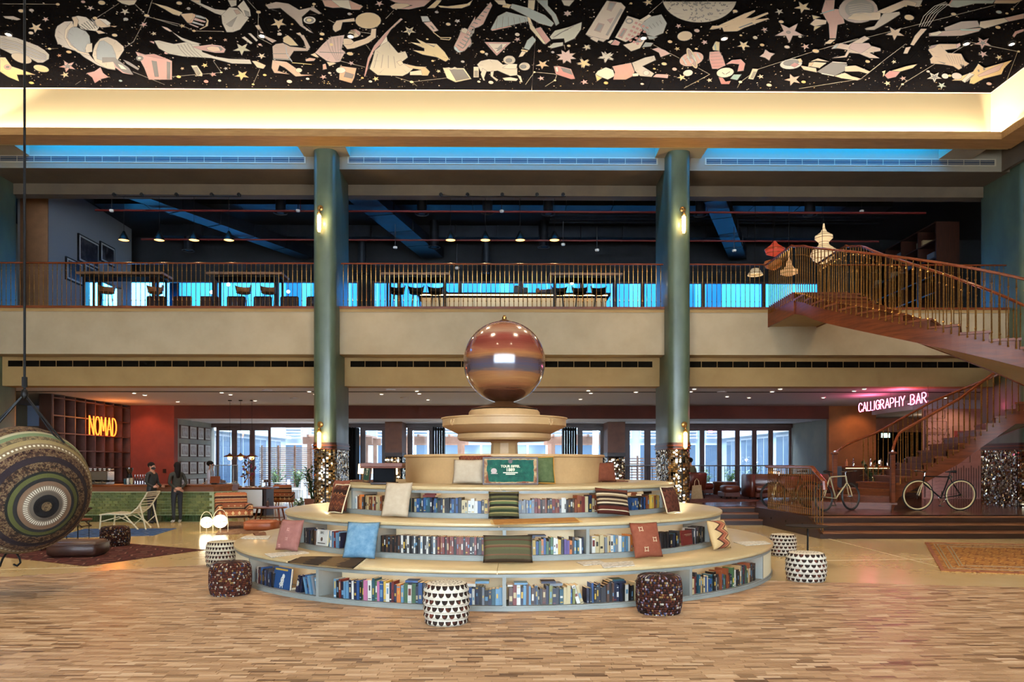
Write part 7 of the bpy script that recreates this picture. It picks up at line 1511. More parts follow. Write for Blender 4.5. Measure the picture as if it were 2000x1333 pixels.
for k in range(6): line(0, [(10, 430+k*20), (180, 470+k*18), (400, 560+k*18), (520, 620+k*10)], ('3a3430', '2c4468')[k % 2], 3)
STARS(0, [(1010,90,45,'c08a70'),(1395,130,60,'a09878'),(510,215,45,'a86460'),(400,310,85,'a88838'),(1605,275,50,'a03a34'),(755,740,100,'a05848'),(1090,840,130,'a86058',4),(725,835,55,'b09860'),(660,620,30,'c07830'),(1715,375,32,'b8a070')])
paint(0, star(755,740,55,5,.42,2.2), INK)
DOTS(0, [(1135,30,42,25,YE),(235,122,34,20,YE),(352,115,28,15,'8a7c78'),(1405,215,30,18,'708088'),(1280,393,32,18,YE),(928,20,24,14,'b07068'),(345,368,30,18,'b8a488'),(768,580,30,15,YE),(1638,175,32,18,YE),(645,48,22,14,YE),(350,925,28,13,YE),(1060,203,26,16,YE),(553,545,20,11,'c0b070'),(1855,592,22,12,'b07068'),(1345,902,20,11,'789090')])
for pts in ([(565,345),(900,350)], [(1160,0),(1285,135),(1275,415),(1430,495)], [(780,680),(870,810),(320,855)], [(1300,770),(1225,940)], [(20,180),(400,270),(565,345)]): line(280, pts, '6c6450')
POLY(280, [('c8aa5c', [(100,30),(180,50),(260,70),(440,140),(400,180),(330,160),(230,100)]), ('b88a38', [(410,155),(550,145),(585,175),(540,250),(490,255)]), ('4c707c', [(585,165),(640,175),(705,205),(690,215),(580,190)]), ('a05858', [(575,195),(690,235),(690,255),(560,225)]), ('66788a', [(555,235),(680,275),(670,292),(540,255)]), ('a06058', [(525,262),(620,300),(610,312),(505,268)]), ('c07c30', [(550,145),(585,170),(545,255),(495,262),(555,200)]), ('b09040', [(690,190),(730,230),(720,290),(640,330),(620,325),(690,290),(708,240)]),
 ('9c9886', [(120,455),(170,450),(340,490),(470,470),(620,490),(660,580),(800,630),(950,655),(1190,665),(1210,715),(990,710),(760,650),(610,640),(440,630),(280,600),(170,540)]), ('9c9886', [(320,355),(430,420),(540,460),(650,490),(540,500),(430,450)]), ('c09880', [(200,290),(270,310),(325,350),(295,355),(240,325)]), ('a8605c', [(540,520),(640,510),(760,495),(870,510),(920,550),(900,590),(800,590),(640,560)]), ('c8a080', [(700,530),(760,515),(840,525),(865,570),(780,580),(720,560)]), ('2a1c18', [(800,512),(860,520),(890,550),(865,570),(840,528)]), (SK, [(1210,680),(1260,680),(1370,730),(1340,770),(1270,755)]), ('a06058', [(65,460),(120,465),(120,490)]),
 ('b0a898', [(520,0),(640,0),(640,35),(800,100),(960,120),(1020,160),(900,180),(800,150),(620,55)]), (SK, [(520,0),(630,0),(622,40)]), ('ada595', [(870,170),(960,80),(1050,90),(1130,160),(1180,200),(1080,330),(1000,360),(930,360),(880,260)]), ('c0b8a8', [(1050,70),(1120,0),(1190,110),(1200,180),(1130,185),(1100,130)]), (INK, [(1120,110),(1180,130),(1190,185),(1140,180)]), ('9a7454', [(1005,110),(1060,105),(1090,150),(1040,165)]), (INK, [(920,270),(1050,180),(990,300),(960,300)]), ('b0a898', [(1095,420),(1130,405),(1220,480),(1200,495)]), ('b0a898', [(1165,370),(1200,370),(1280,450),(1260,465)]), ('b0a898', [(940,0),(1040,0),(1040,60),(980,80)]),
 ('7e6050', [(1360,55),(1480,20),(1620,40),(1740,110),(1900,75),(1990,150),(1960,160),(1860,110),(1770,190),(1780,280),(1900,370),(1860,360),(1750,290),(1690,220),(1600,150),(1530,90),(1400,100)]), ('b4b0aa', ell(1855,225,70,42)), (INK, ell(1855,225,52,32)), ('b09840', ell(1850,225,30,22)),
 ('8c6650', [(1280,330),(1320,330),(1360,400),(1490,455),(1440,480),(1350,420)]), (SK, [(1245,285),(1290,275),(1320,330),(1280,335)]), ('8c6650', [(1440,520),(1480,490),(1560,480),(1640,520),(1830,540),(1860,545),(1830,570),(1680,570),(1620,660),(1450,660)]), ('8c6650', [(1740,390),(1790,390),(1865,530),(1820,560),(1790,460)]), (SK, [(1700,370),(1750,360),(1775,400),(1735,395)]), ('a87c58', [(1440,670),(1600,690),(1700,760),(1760,830),(1900,840),(1700,855),(1580,760),(1520,730),(1500,790),(1640,830),(1460,815),(1430,760)]), ('b89a48', [(1560,420),(1610,390),(1660,430),(1730,510),(1640,510),(1560,470)]), ('b8a888', ell(1735,785,38,26)), ('b0a078', [(530,730),(600,730),(660,820),(660,850),(600,850)]), ('5c523c', [(545,760),(600,745),(640,825),(610,845)])])
for k in range(5): line(280, [(380+k*36, 500-k*4), (420+k*38, 560), (500+k*40, 640)], '3c3830', 3)
line(280, [(1450,655),(1640,665)], INK, 8); line(280, [(1440,600),(1620,600)], INK, 4); line(280, [(1590,520),(1600,600),(1660,690)], '6c7480', 6); line(280, [(1660,700),(1880,720)], 'c0b058', 3)
STARS(280, [(1510,260,95,YE),(1100,545,105,'8c8c5c'),(1320,625,55,'b0986a'),(1100,840,90,'c89a48'),(685,730,40,'c0a040'),(435,765,25,'b89060'),(920,765,28,'989088'),(780,830,45,'a86058'),(120,375,30,'b8a070'),(435,290,36,'b89838'),(915,445,28,'b87848'),(750,425,24,'c08030')])
DOTS(280, [(400,35,35,20,YE),(1520,380,28,18,'b8a088'),(700,910,26,16,'b87468'),(1630,910,32,20,'c0a890'),(395,857,25,14,YE),(1285,135,28,18,YE),(565,345,20,12,YE),(850,900,18,11,'b0a890'),(1300,498,20,12,'b07870'),(505,95,22,14,'888088'),(1660,270,14,9,YE),(1832,880,18,11,'b8a890'),(1355,838,20,11,YE),(870,808,14,9,'c0b070'),(1225,942,16,9,'c0b070')])
for pts in ([(1080,115),(990,210)], [(350,220),(430,260)], [(690,355),(830,375)], [(770,500),(810,550)], [(480,680),(760,750)], [(1100,860),(1280,915),(1670,870)], [(1280,915),(1340,960)]): line(580, pts, '7c745c')
POLY(580, [('b8673c', [(280,0),(580,0),(740,70),(700,110),(600,110),(560,80),(400,90),(310,70)]), ('c8bca0', [(380,0),(580,0),(610,110),(480,80)]), ('a04c3c', [(1030,0),(1500,0),(1420,70),(1250,105),(1150,100),(1290,60),(1100,30)]), ('b08850', [(1040,70),(1100,35),(1230,40),(1270,60),(1160,100),(1070,100)]), ('c0a048', [(1450,95),(1560,0),(1620,0),(1570,60),(1540,90)]), ('c0a048', [(1570,60),(1680,70),(1900,40),(1960,0),(1930,60),(1840,92),(1740,95),(1600,85)]),
 (SK, [(400,290),(440,230),(640,200),(650,240),(510,250),(490,330),(430,360),(400,330)]), (SK, [(500,480),(620,470),(760,430),(820,390),(830,320),(885,320),(880,420),(800,480),(640,540),(560,550)]), ('c4a048', ell(795,230,145,92)), (SK, [(510,430),(600,430),(640,470),(600,500),(520,500)]), ('c8b088', ell(640,375,70,45)), ('a85840', [(590,335),(660,325),(715,375),(690,400),(640,345)]), ('a87c74', [(380,410),(530,390),(500,550),(540,580),(480,690),(400,700),(330,680),(200,590),(290,490)]), (SK, [(150,610),(200,590),(250,640),(210,640)]), (SK, [(330,690),(420,700),(440,710),(360,740)]), ('b07050', [(90,665),(140,645),(210,655),(190,680),(110,685)]), ('b07050', [(285,720),(320,710),(335,770),(290,780)]),
 ('9c4438', [(1160,200),(1180,215),(1050,330),(960,470),(860,570),(810,680),(780,800),(760,860),(750,850),(790,650),(860,510),(980,370)]), ('c8bca0', [(920,520),(1000,400),(1015,470),(960,500)]), ('a89a78', [(870,560),(960,490),(1020,460),(1130,590),(1210,570),(1240,640),(1160,700),(1330,740),(1240,820),(1180,850),(900,840),(810,770),(840,680)]), (SK, [(1110,690),(1160,670),(1190,710),(1150,735)]), ('b08c48', [(1180,710),(1330,740),(1430,745),(1485,800),(1460,845),(1390,845),(1380,780),(1260,760)]), ('c8a888', [(1260,800),(1390,780),(1400,840),(1260,840)]), ('b07848', [(480,735),(665,760),(640,870),(610,930),(470,890)]), ('2e1c12', [(540,800),(640,830),(620,880),(520,860)]), ('b8b0a0', ell(490,785,55,35)), ('8898a0', [(1380,180),(1460,180),(1490,240),(1400,245)]), ('b88878', [(1410,250),(1500,240),(1580,340),(1520,360)]), (INK, [(1480,280),(1510,290),(1540,330),(1520,330)]),
 ('bca048', [(1330,430),(1440,480),(1560,490),(1650,580),(1700,660),(1660,690),(1560,640),(1400,610),(1290,560),(1420,570),(1420,540),(1260,470),(1380,485)]), (INK, [(1430,480),(1540,515),(1530,528)]), ('b06a58', [(1840,310),(1900,330),(1990,180),(1990,230),(1930,400),(1950,480),(1870,570),(1800,580),(1750,530),(1790,440)]), ('c0b080', [(1625,755),(1865,760),(1950,882),(1770,920),(1675,875)]), ('2c241a', [(1700,775),(1855,772),(1930,875),(1775,905)]), ('b8a488', [(1640,760),(1700,750),(1720,765),(1760,745),(1800,765),(1720,780)])])
for k in range(5): line(580, [(330+k*40, 440-k*8), (370+k*30, 560), (440+k*12, 680)], '5c403a', 3)
for k in range(4): line(580, [(900+k*60, 600+k*10), (860+k*80, 760)], '5c523c', 3)
line(580, [(1520,360),(1600,420),(1720,420),(1700,445),(1600,435)], 'c0a860', 4); line(580, [(250,582),(520,590)], INK, 4)
for k in range(5): line(580, [(1800+k*30, 470+k*14), (1830+k*30, 520-k*10)], INK, 7)
STARS(580, [(920,40,55,'b87870'),(1255,345,80,'b0a058'),(1790,235,35,'989498'),(605,705,40,'8a6460'),(295,860,45,'b87868'),(880,880,40,'c0a468'),(1580,795,30,'b8a878')]); paint(580, star(1255,345,42,5,.4,.3), INK)
DOTS(580, [(1690,270,28,18,YE),(280,380,30,18,YE),(272,435,20,12,YE),(592,600,38,20,YE),(585,155,22,14,'888088'),(1560,135,22,13,'888088'),(1455,437,15,9,YE),(820,910,20,12,'b8b0a0'),(1515,680,16,10,YE),(120,880,20,12,'b8b0a0'),(385,498,20,16,YE),(365,815,18,11,'a89c88'),(1280,915,22,13,'c8b888'),(190,45,20,13,YE),(1850,688,20,12,'a0a098'),(730,870,16,10,YE)])
for pts in ([(950,945),(1050,805),(1270,825),(1300,840),(1280,895),(1170,965)], [(1380,500),(1395,555)]): line(860, pts, '8c8468')
POLY(860, [('4c767c', [(560,330),(640,180),(740,130),(980,190),(980,240),(760,290),(600,340)]), ('4c767c', [(1070,0),(1200,0),(1200,60),(1290,160),(1330,260),(1290,290),(1240,180),(1150,80)]), ('c0ac78', [(980,0),(1060,0),(1050,100),(1000,190),(1040,300),(990,280),(970,200)]), ('527e84', [(780,90),(800,40),(990,90),(1170,170),(1270,260),(1240,300),(1100,260),(960,180)]), ('c0a048', [(700,30),(790,50),(770,95),(690,80)]), ('a84838', [(560,330),(780,285),(790,300),(580,345)]), ('a84838', [(1060,320),(1120,300),(1230,450),(1170,500),(1040,350)]), ('c0ac78', [(990,250),(1040,290),(1180,490),(1150,490),(1000,320)]), ('98a08c', [(1220,410),(1280,340),(1440,300),(1580,245),(1570,330),(1500,430),(1390,480),(1380,430),(1240,440)]), ('98a08c', [(1200,530),(1260,480),(1370,470),(1370,510),(1250,540)]), ('4c767c', [(930,540),(970,450),(1030,400),(1070,450),(990,560)]), ('c8b088', [(870,640),(910,570),(960,580),(920,630)]), ('c0a048', [(905,550),(980,565),(970,580),(900,565)]),
 ('a05848', [(150,520),(190,440),(240,330),(300,330),(560,20),(580,60),(480,270),(430,300),(340,330),(300,400),(350,480),(260,570),(200,580)]), ('7898a8', [(150,515),(175,520),(210,565),(260,575),(200,588),(155,550)]), ('b8a488', [(230,330),(270,310),(310,330),(290,380),(240,360)]), ('c8b088', [(600,0),(720,0),(740,60),(650,50)]), ('a04848', [(490,468),(790,472),(630,625)]), ('c4b4a0', [(530,485),(750,488),(632,600)]), ('201814', [(600,540),(640,535),(680,495),(692,500),(690,540),(650,570),(620,575),(640,550)]),
 ('aca086', [(410,720),(450,680),(540,660),(640,670),(700,720),(800,710),(860,760),(860,840),(780,850),(640,790),(560,800),(450,800)]), ('aca086', [(470,760),(520,790),(490,870),(500,900),(480,900),(450,830)]), ('aca086', [(560,800),(600,790),(590,850),(650,890),(630,910),(560,850)]), ('aca086', [(690,870),(780,860),(870,880),(850,905),(720,900)]), ('aca086', [(850,830),(900,850),(920,920),(900,920),(870,860)]), ('938468', ell(770,670,68,50)), (INK, ell(765,675,38,26)), ('938468', ell(940,742,62,46)), (INK, ell(925,745,38,24)), ('b8ac92', [(690,760),(760,710),(860,715),(850,770),(760,770)]), ('b0a080', [(370,745),(430,745),(430,865),(370,865)]), ('5c523c', [(380,790),(420,790),(420,855),(380,855)]), ('9c4438', [(1265,740),(1320,735),(1460,770),(1505,880),(1460,885),(1290,830)]), (INK, [(1340,750),(1450,775),(1480,840),(1370,800)]), ('c0b0a0', [(1280,750),(1310,745),(1320,800),(1295,805)]), ('b0a898', [(1350,0),(1500,0),(1440,70),(1380,60)])])
for k in range(6): line(860, [(640+k*60, 180+k*4), (620+k*70, 330-k*12)], '182428', 3)
for k in range(6): line(860, [(190+k*26, 500-k*30), (250+k*24, 540-k*34), (290+k*18, 500-k*40)], INK, 6)
for k in range(7): line(860, [(300+k*36, 330-k*40), (350+k*34, 350-k*42)], INK, 6)
for k in range(3): line(860, [(1260+k*20, 420-k*10), (1330+k*30, 370-k*16), (1430+k*30, 330-k*20)], '2c342c', 3)
STARS(860, [(1405,632,118,'a88078',8),(1420,150,52,'a87c78',6),(1140,720,80,'b08840'),(860,440,40,'885858'),(195,235,32,'989498'),(1105,570,30,'b87c38'),(1635,530,55,'b0a068'),(1600,705,85,'c0a048'),(1860,635,95,'a8a08c'),(1125,875,45,'b07c74'),(1605,915,40,'b08078')])
DOTS(860, [(88,270,28,18,YE),(860,385,26,18,'b8ac98'),(470,580,26,16,YE),(515,602,18,12,'989080'),(1435,512,20,13,'c0a468'),(565,920,28,17,'c8b8a0'),(430,912,18,11,'b8a890'),(1255,583,18,12,'888480'),(1850,925,24,15,YE),(250,688,18,11,'989080'),(1050,805,14,9,'c8b888'),(1280,898,14,9,'c8b888'),(1845,655,12,6,INK),(1885,655,12,6,INK)])
for pts in ([(1050,20),(900,150)], [(950,500),(1240,650)], [(1450,760),(1580,830),(1290,985)]): line(1110, pts, '7c745c')
POLY(1110, [('b8a490', [(190,385),(430,5),(590,30),(640,80),(450,440),(390,450)]), ('9c8a78', [(190,385),(240,400),(430,440),(390,470),(250,420)]), ('7c2c28', [(425,110),(460,10),(545,20),(480,130)]), ('2a3448', [(440,100),(465,30),(525,35),(475,115)]), ('7c2c28', [(285,340),(335,252),(405,270),(360,365)]), ('2a3448', [(300,335),(345,265),(390,280),(350,350)]), ('8a2c28', [(430,220),(510,195),(470,265)]), ('1a1e2c', [(415,390),(585,92),(610,110),(440,400)]), ('b8a490', [(240,430),(280,405),(350,430),(320,475)]), ('b8a490', [(520,420),(660,175),(860,240),(800,380),(640,470)]), ('20283c', ell(680,235,44,32)), ('b8a490', ell(680,235,31,21)), ('a84038', [(550,410),(610,310),(660,325),(600,430)]), ('20283c', [(570,400),(615,330),(640,338),(597,415)]), ('b8a488', [(610,500),(800,450),(880,410),(800,540),(700,575)]), ('20283c', [(740,480),(800,400),(870,410),(820,470)]), ('6a7c80', [(800,290),(900,190),(1040,160),(1100,260),(1060,370),(960,410),(880,390)]), ('3a6068', [(880,400),(1000,410),(950,440),(900,440)]), ('3a6068', [(820,530),(860,470),(950,480),(920,520)]), ('a84038', [(470,500),(520,440),(580,470),(560,510)]), ('b8a490', [(435,470),(480,445),(510,450),(470,490)]), ('c8b8a0', [(780,230),(900,160),(930,180),(830,250)]),
 ('a89c84', [p for p in ell(1465,-20,415,272,0,48) if p[1] >= 0]), ('b09058', ell(1300,402,85,55,-8)), ('b0745c', ell(1375,660,138,78,-14)), ('b89a58', ell(1380,650,42,126,-24)), ('7c5444', ell(1382,650,26,108,-24)), ('b0745c', ell(1345,690,60,40,-14)),
 ('c8b898', [(300,830),(330,790),(420,750),(500,780),(520,850),(440,890),(360,860)]), ('b86850', [(490,740),(700,700),(740,800),(720,850),(640,890),(500,890),(520,810)]), ('a09480', [(710,700),(860,640),(960,620),(980,670),(830,740),(960,820),(930,860),(800,850),(740,790)]), ('b07870', [(930,550),(1000,530),(1080,560),(1140,600),(1030,640),(1010,590)]), ('b07870', [(940,860),(980,825),(1120,830),(1110,875)]), ('c0a048', [(300,830),(380,870),(320,910)]), ('c8b898', [(710,820),(790,815),(780,850),(720,855)]), ('b8a898', ell(870,815,36,30)), ('c8b8a0', ell(1335,815,56,36,-10))])
for i in range(4):
    for j in range(5): x_, y_ = 750+i*40-j*26, 240+i*18+j*44; paint(1110, [(x_, y_), (x_+28, y_+12), (x_+14, y_+34), (x_-14, y_+22)], 'a84038')
rm = random.Random(31)
for k in range(90):
    a_, q_ = rm.uniform(0, PI), rm.uniform(.1, .93); x_, y_ = 1465+415*q_*math.cos(a_), -20+272*q_*math.sin(a_)
    if y_ > 8: l_ = rm.uniform(12, 26); b_ = rm.uniform(0, PI); line(1110, [(x_, y_), (x_+l_*math.cos(b_), y_+l_*.7*math.sin(b_)), (x_+l_*1.5*math.cos(b_+.9), y_+l_*math.sin(b_+.9))], INK, 5)
for k in range(4): line(1110, [(1270+k*55, 640-k*14), (1300+k*55, 690-k*14), (1320+k*52, 720-k*18)], '8c9c9c', 7)
for k in range(5): line(1110, [(860+k*40, 300-k*18), (900+k*36, 340-k*18)], '34424a', 4)
STARS(1110, [(205,525,52,'b0a068'),(175,705,85,'c0a048'),(420,635,100,'a8a08c'),(1230,290,38,'a86460'),(1520,472,40,'a87074'),(1215,545,36,'c0a048'),(1265,865,60,'b8a058'),(180,915,42,'b08078'),(890,25,62,YE),(1575,895,36,'b0a080')])
DOTS(1110, [(1135,465,26,16,YE),(1435,342,32,20,'b08078'),(1862,125,30,18,YE),(1070,713,32,18,YE),(1185,772,26,17,'b89480'),(420,927,24,14,YE),(825,937,20,11,'b8b0a0'),(700,38,16,11,YE),(960,768,16,9,YE),(1430,545,18,11,YE),(400,655,12,7,INK),(455,655,12,7,INK)])
for pts in ([(0,880),(90,830)], [(400,980),(435,915),(640,770),(1280,565),(1750,430)], [(1090,990),(1780,880),(2000,710)]): line(1370, pts, '8c8468')
POLY(1370, [('c0984c', [(90,330),(120,285),(190,285),(250,255),(330,220),(480,150),(600,110),(600,130),(500,200),(560,200),(740,135),(750,155),(600,220),(750,200),(750,215),(480,310),(400,350),(250,355),(230,310),(130,330)]), (INK, [(410,305),(560,250),(580,260),(430,315)]), ('a8483c', [(90,580),(200,570),(240,640),(270,730),(190,770),(120,770),(85,660)]), ('b09c48', [(120,530),(160,460),(205,470),(200,570),(130,560)]), ('5c8478', [(140,500),(160,490),(170,560),(150,560)]), ('a8483c', [(270,720),(340,670),(440,660),(490,710),(470,790),(400,800),(420,720),(340,710)]), ('a8483c', [(190,860),(240,870),(270,910),(330,900),(310,940),(220,940)]), ('c8b898', ell(265,810,98,55,-8)), ('5c8478', [(320,880),(360,830),(450,830),(400,895)]),
 ('a85040', [(1380,0),(1490,0),(1480,100),(1560,100),(1600,260),(1520,280),(1500,430),(1430,430),(1420,270),(1340,130)]), ('8a6a60', ell(1750,110,220,148)), (INK, ell(1765,100,165,108)), ('c8a878', [(1620,210),(1700,150),(2000,130),(2000,220),(1760,235)]), ('c4a880', [(1210,270),(1270,210),(1400,225),(1390,270),(1260,295)]), ('b8a040', [(1230,165),(1330,190),(1250,220)]), ('b8a040', [(1260,290),(1340,290),(1250,345)]), ('5c8890', [(1320,150),(1480,100),(1490,112),(1330,160)]), ('c8a878', [(1370,490),(1430,440),(1500,440),(1440,490)]),
 ('1a1512', [(1290,800),(1460,690),(1630,720),(1600,790),(1490,845),(1340,820)]), (SK, [(1100,730),(1280,760),(1290,810),(1140,780)]), (SK, [(1210,690),(1300,650),(1430,690),(1280,680)]), (SK, [(1190,740),(1260,690),(1400,700),(1320,760)]), ('b08840', [(1190,745),(1200,700),(1260,690),(1230,740)]), (SK, [(1600,740),(1720,730),(1890,800),(1860,825),(1760,800),(1600,800)]), (SK, [(1480,850),(1600,810),(1680,850),(1790,880),(1740,900),(1560,875)]), ('b8b0a0', ell(1000,715,125,58,-6)), (INK, ell(1000,700,90,36,-6)), ('983c34', [(985,730),(1040,695),(1095,720),(1040,755)]), ('c0a050', [(1070,660),(1110,650),(1130,690),(1090,700)]),
 ('b89880', [(1450,540),(1500,490),(1560,480),(1640,500),(1820,400),(1880,430),(1780,490),(1930,520),(2000,540),(2000,570),(1880,590),(1990,650),(1880,650),(1760,600),(1650,590),(1620,640),(1450,650),(1600,620),(1630,560),(1520,540)]), ('a87c78', [(1640,540),(1680,480),(1870,480),(1900,520),(1780,600)]), ('88989c', [(1450,550),(1480,510),(1540,485),(1500,540)]), ('b0a078', [(520,880),(570,765),(635,770),(580,890)]), ('5c523c', [(545,870),(580,800),(615,800),(575,875)])])
for k in range(5): line(1370, [(95+k*4, 600+k*36), (230+k*8, 590+k*36)], '6c2820', 3)
for k in range(6): line(1370, [(1640+k*4, 60+k*26), (1780, 40+k*24), (1900, 60+k*22)], 'a89880', 3)
line(1370, [(1460,690),(1620,705)], 'c8bca8', 4); line(1370, [(1340,820),(1480,848)], 'c8bca8', 4); line(1370, [(230,810),(260,830)], INK, 4); line(1370, [(270,830),(320,800)], INK, 4)
STARS(1370, [(980,360,170,'b08078'),(470,505,80,'b89a48'),(735,615,90,'a88078',4),(870,130,55,'98947c'),(1130,80,100,'b89a48'),(705,330,45,'b06858'),(1160,520,55,'b06a54'),(1020,890,100,'b88468'),(90,895,32,'b0a080'),(660,855,40,'b0a080'),(35,472,36,'a87074'),(1600,420,1,INK)])
DOTS(1370, [(375,125,28,18,YE),(890,243,30,18,YE),(1275,570,40,22,YE),(955,525,32,18,'b89880'),(677,502,25,15,YE),(1855,685,25,14,YE),(755,950,30,16,'b8a080'),(1140,915,25,14,YE),(435,915,20,13,'c8b888'),(1100,410,20,13,'989080'),(600,420,26,18,'b0a080'),(970,360,28,18,'5c3c38'),(440,395,16,10,YE)])
for pts in ([(0,480),(1680,55)], [(600,1000),(640,940),(1400,470),(1930,575),(1810,890)], [(0,910),(180,880),(480,640),(680,490)], [(1870,100),(1960,10)]): line(1650, pts, '8c8468')
POLY(1650, [('c4a478', [(350,130),(660,0),(870,0),(830,80),(700,60),(500,150),(420,150)]), ('98886c', [(220,320),(330,290),(430,150),(610,130),(620,160),(480,250),(330,335),(240,335)]), ('98886c', [(690,0),(870,0),(840,70),(780,80),(800,30)]), ('c4a070', [(730,500),(780,400),(850,320),(920,320),(850,400),(770,510)]), ('c0a080', [(650,600),(680,530),(740,520),(700,600)]), ('7a9080', [(1150,60),(1200,0),(1680,0),(1650,40),(1460,40),(1260,85),(1180,80)]), ('a85848', [(1150,60),(1190,0),(1205,0),(1165,62)]), ('c0945c', [(1680,0),(1990,0),(1900,40),(1660,40)]), ('8a5c48', [(940,370),(1070,350),(1280,330),(1520,310),(1500,350),(1300,400),(940,405)]), ('6a4c40', [(1110,310),(1300,240),(1480,230),(1510,300),(1300,330),(1120,345)]), ('5c8478', [(1280,320),(1500,330),(1530,310),(1500,345),(1300,345)]), ('b8a888', [(950,370),(1060,345),(1090,360),(1030,400),(960,400)]), ('b09870', [(1510,240),(1780,200),(1830,240),(1560,320),(1500,300)]), ('9c6040', [(1780,200),(2000,150),(2000,205),(1830,242)]),
 ('b08850', [(930,560),(960,510),(1060,490),(1270,490),(1270,540),(1120,560),(1150,590),(1300,600),(1340,680),(1390,710),(1350,740),(1290,720),(1310,760),(1270,780),(1210,740),(1100,720),(960,710),(950,660),(980,630)]), ('6c2428', [(930,555),(965,510),(1035,500),(1000,530)]), ('b07870', [(1240,495),(1285,478),(1295,510),(1250,545)]), (INK, [(1030,680),(1130,705),(1110,715)]), ('a8403c', [(440,840),(500,790),(620,800),(570,860),(480,880)]), ('c09c50', [(520,790),(680,740),(810,715),(760,760),(620,800)]), ('c0a878', [(415,800),(455,785),(440,840),(425,860),(430,820)]), ('c09a48', [(1190,900),(1300,850),(1430,800),(1490,710),(1560,760),(1870,670),(1780,760),(1750,830),(1550,880),(1440,940),(1390,930),(1400,880),(1290,900)]), ('b8b0a0', [(1300,900),(1390,810),(1450,830),(1340,925)]), ('5c523c', [(1345,905),(1420,840),(1445,840),(1365,915)]), ('b0887c', [(1480,840),(1600,780),(1780,700),(1720,790),(1580,840),(1500,860)]), (INK, [(1480,780),(1500,775),(1505,800),(1490,805)]), (INK, [(1540,760),(1560,755),(1570,780),(1550,785)]), ('a86058', [(1870,400),(1900,350),(2000,320),(2000,350),(1920,380),(1890,420)]), ('98a8a8', ell(1880,445,1,1))])
for k in range(5): line(1650, [(830+k*26, 300-k*2), (880+k*40, 180-k*10), (1000+k*40, 70-k*6), (1130+k*14, 20+k*14)], 'b8b0a0', 3)
for k in range(7): line(1650, [(1130+k*30, 610+k*4), (1180+k*26, 700+k*8)], '7c5c34', 3)
STARS(1650, [(1000,860,92,'a8a08c'),(1080,955,60,'8a9888'),(560,370,115,'b0884c'),(1540,480,105,'a05c54'),(1545,605,60,'a87468'),(1720,640,48,'b8a058'),(550,690,32,'b8a878'),(475,930,42,'b8ac80'),(650,875,45,'a86a60')]); paint(1650, star(1000,860,55,5,.4,.3), '2c3430'); paint(1650, star(1540,480,50,5,.4,4.2), INK)
DOTS(1650, [(1120,850,40,30,'b8aca0'),(1250,850,60,38,'a8988c'),(718,195,55,32,YE),(1215,158,32,18,YE),(1720,135,34,18,'507878'),(1710,305,30,16,YE),(255,687,26,15,YE),(1610,935,32,18,'b89480'),(930,798,20,12,'b8a090'),(1870,102,18,11,YE),(1940,575,16,11,'c8b888'),(645,940,16,10,'c8b888'),(680,65,16,10,YE),(1810,150,18,11,YE),(1170,845,18,12,YE)])
# scattered star dots over the whole painted field
rm = random.Random(77); dm = [MB(), MB()]
for k in range(5600):
    x_, y_ = rm.uniform(MX0+.1, MX1-.1), rm.uniform(8.2, MY1-.08); r_ = rm.choice((.006, .008, .010, .013, .019)); n = 6 if r_ < .02 else 8
    a_ = rm.uniform(0, PI)
    dm[k % 4 == 0].add([(x_+r_*math.cos(a_+2*PI*q/n), y_+r_*1.0*math.sin(a_+2*PI*q/n), ZM-.0308) for q in range(n)][::-1], [tuple(range(n))])
for q, c in ((0, 'b8a888'), (1, 'b89850')): o = part(ceil, 'painted_stars', dm[q], pm(c), False, 0); o['kind'] = 'stuff'
# lenses of the downlights in the painted ceiling
for k, (x_, y_) in enumerate(DOWN[:7]):
    o = thing('mural_downlight', '%s bright recessed downlight in the painted ceiling counted from the rope side' % ordn(k+1), 'ceiling light', (x_, y_, ZM-.085), 0, 'downlights of the painted ceiling'); part(o, 'lens', MB().lathe([(0, .0), (.05, .0), (.05, .02), (0, .02)], 14), EM('mural_lens_%d' % k, 'fff0d8', 40)); part(o, 'trim_ring', MB().lathe([(.05, -.004), (.075, -.004), (.075, .03), (.05, .03), (.05, -.004)], 16, cap=False), m_black)
# ------------------------------------------------------------------ stave floor in front of the bench
t = NT('wood_staves', .5, 0, .4); co = t.co('Object', (3, 30, 1))
def stave_mat(island):
    t = NT('wood_stave_joined' if island else 'wood_stave', .42, 0, .4); r = t.rnd(island); n = t.noise(t.co('Object', (4, 40, 1)), 2.5, 4)
    t.col(t.mix((n-.35)*.6, t.ramp(r, [(0, '583f2b'), (.06, '6c5038'), (.14, '86684a'), (.4, '957455'), (.62, 'a07f5e'), (.85, 'aa8b6a'), (1, 'b99d7e')]), '74583f')); t.set('Roughness', r*.2+.34); return t.m
m_st, m_stj = stave_mat(False), stave_mat(True)
fl = struct('floor_staves', MB().box(-9, 9.5, -6, 1.8, .0005, .006), M('stave_bedding', '8a6a4c', '7a5c40', rough=.6, scale=8, stretch=(1, 6, 1)))
SL, SW = .235, .0425
def back_edge(x_):                                         # where the staves end against the concrete
    A, B = gz(0, 1128.5, 0), gz(404, 1104, 0); C_, D_ = gz(1535, 1136.5, 0), gz(2000, 1149, 0)
    l = A.y+(B.y-A.y)*(x_-A.x)/(B.x-A.x); r = C_.y+(D_.y-C_.y)*(x_-C_.x)/(D_.x-C_.x); return min(max(l, 7), r if x_ > 0 else 99, 11.5 if x_ < 0 else 99)
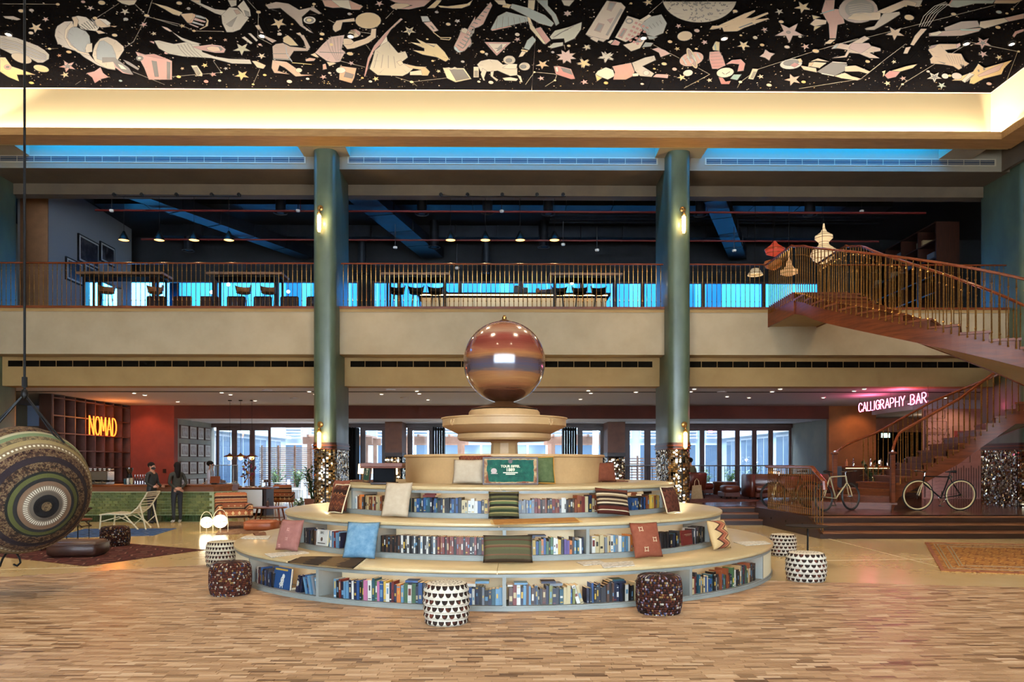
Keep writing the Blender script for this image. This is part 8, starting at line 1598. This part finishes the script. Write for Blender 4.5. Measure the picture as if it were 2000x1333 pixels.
rs = random.Random(99); near = []; rest = []; j = 0
y_ = 1.8
while y_ < 11.4:
    x_ = -9+rs.uniform(0, SL)
    while x_ < 9.3:
        L = SL*rs.choice((1, 1, 1, 1, .75, .5))
        c = (x_+L/2, y_+SW/2)
        vis = abs(c[0]) < c[1]*.78+1.2
        if vis and c[1]+SW/2 < back_edge(c[0]) and (c[0]**2+(c[1]-FC)**2) > 3.9**2:
            d = (1000+FPX*(c[0]*_c-c[1]*_s)/(c[0]*_s+c[1]*_c), HOR+FPX*EYE/(c[0]*_s+c[1]*_c))
            (near if (0 < d[0] < 2000 and d[1] < 1333 and len(near) < 300 and L == SL and y_ < 5.9) else rest).append((x_, y_, L))
        x_ += L+.0015
    y_ += SW+.0012
sm = MB().bev(0, SL-.001, 0, SW-.0008, 0, .008, .0012).mesh('stave', m_st, 0)
for x_, yy, L in near: inst(fl, 'stave', sm, (x_, yy, .0))
mb = MB()
for x_, yy, L in rest:
    h_ = .0075+rs.uniform(0, .0008); x1_, y1_ = x_+L-.001, yy+SW-.0008
    mb.add([(x_, yy, 0), (x1_, yy, 0), (x1_, y1_, 0), (x_, y1_, 0), (x_, yy, h_), (x1_, yy, h_), (x1_, y1_, h_), (x_, y1_, h_)], [(4, 5, 6, 7), (0, 1, 5, 4), (1, 2, 6, 5), (3, 0, 4, 7)])
o = part(fl, 'stave_field', mb, m_stj, False, 0); o['kind'] = 'stuff'
# pale joints of the concrete
jt = M('pale_floor_joint', 'c8b48c', rough=.3)
fo = bpy.data.objects['floor']
for P in (((1622, 1054), (1870, 1117)), ((1600, 1096), (1830, 1092)), ((1486, 1025), (1622, 1054)), ((0, 1113), (200, 1108))):
    a, b = gz(*P[0], 0), gz(*P[1], 0); d = (b-a).normalized(); s_ = Vector((-d.y, d.x, 0))*.012
    part(fo, 'joint_strip', MB().hull([a-s_, b-s_, b+s_, a+s_], [q+Vector((0, 0, .0012)) for q in (a-s_, b-s_, b+s_, a+s_)]), jt, False, 0)
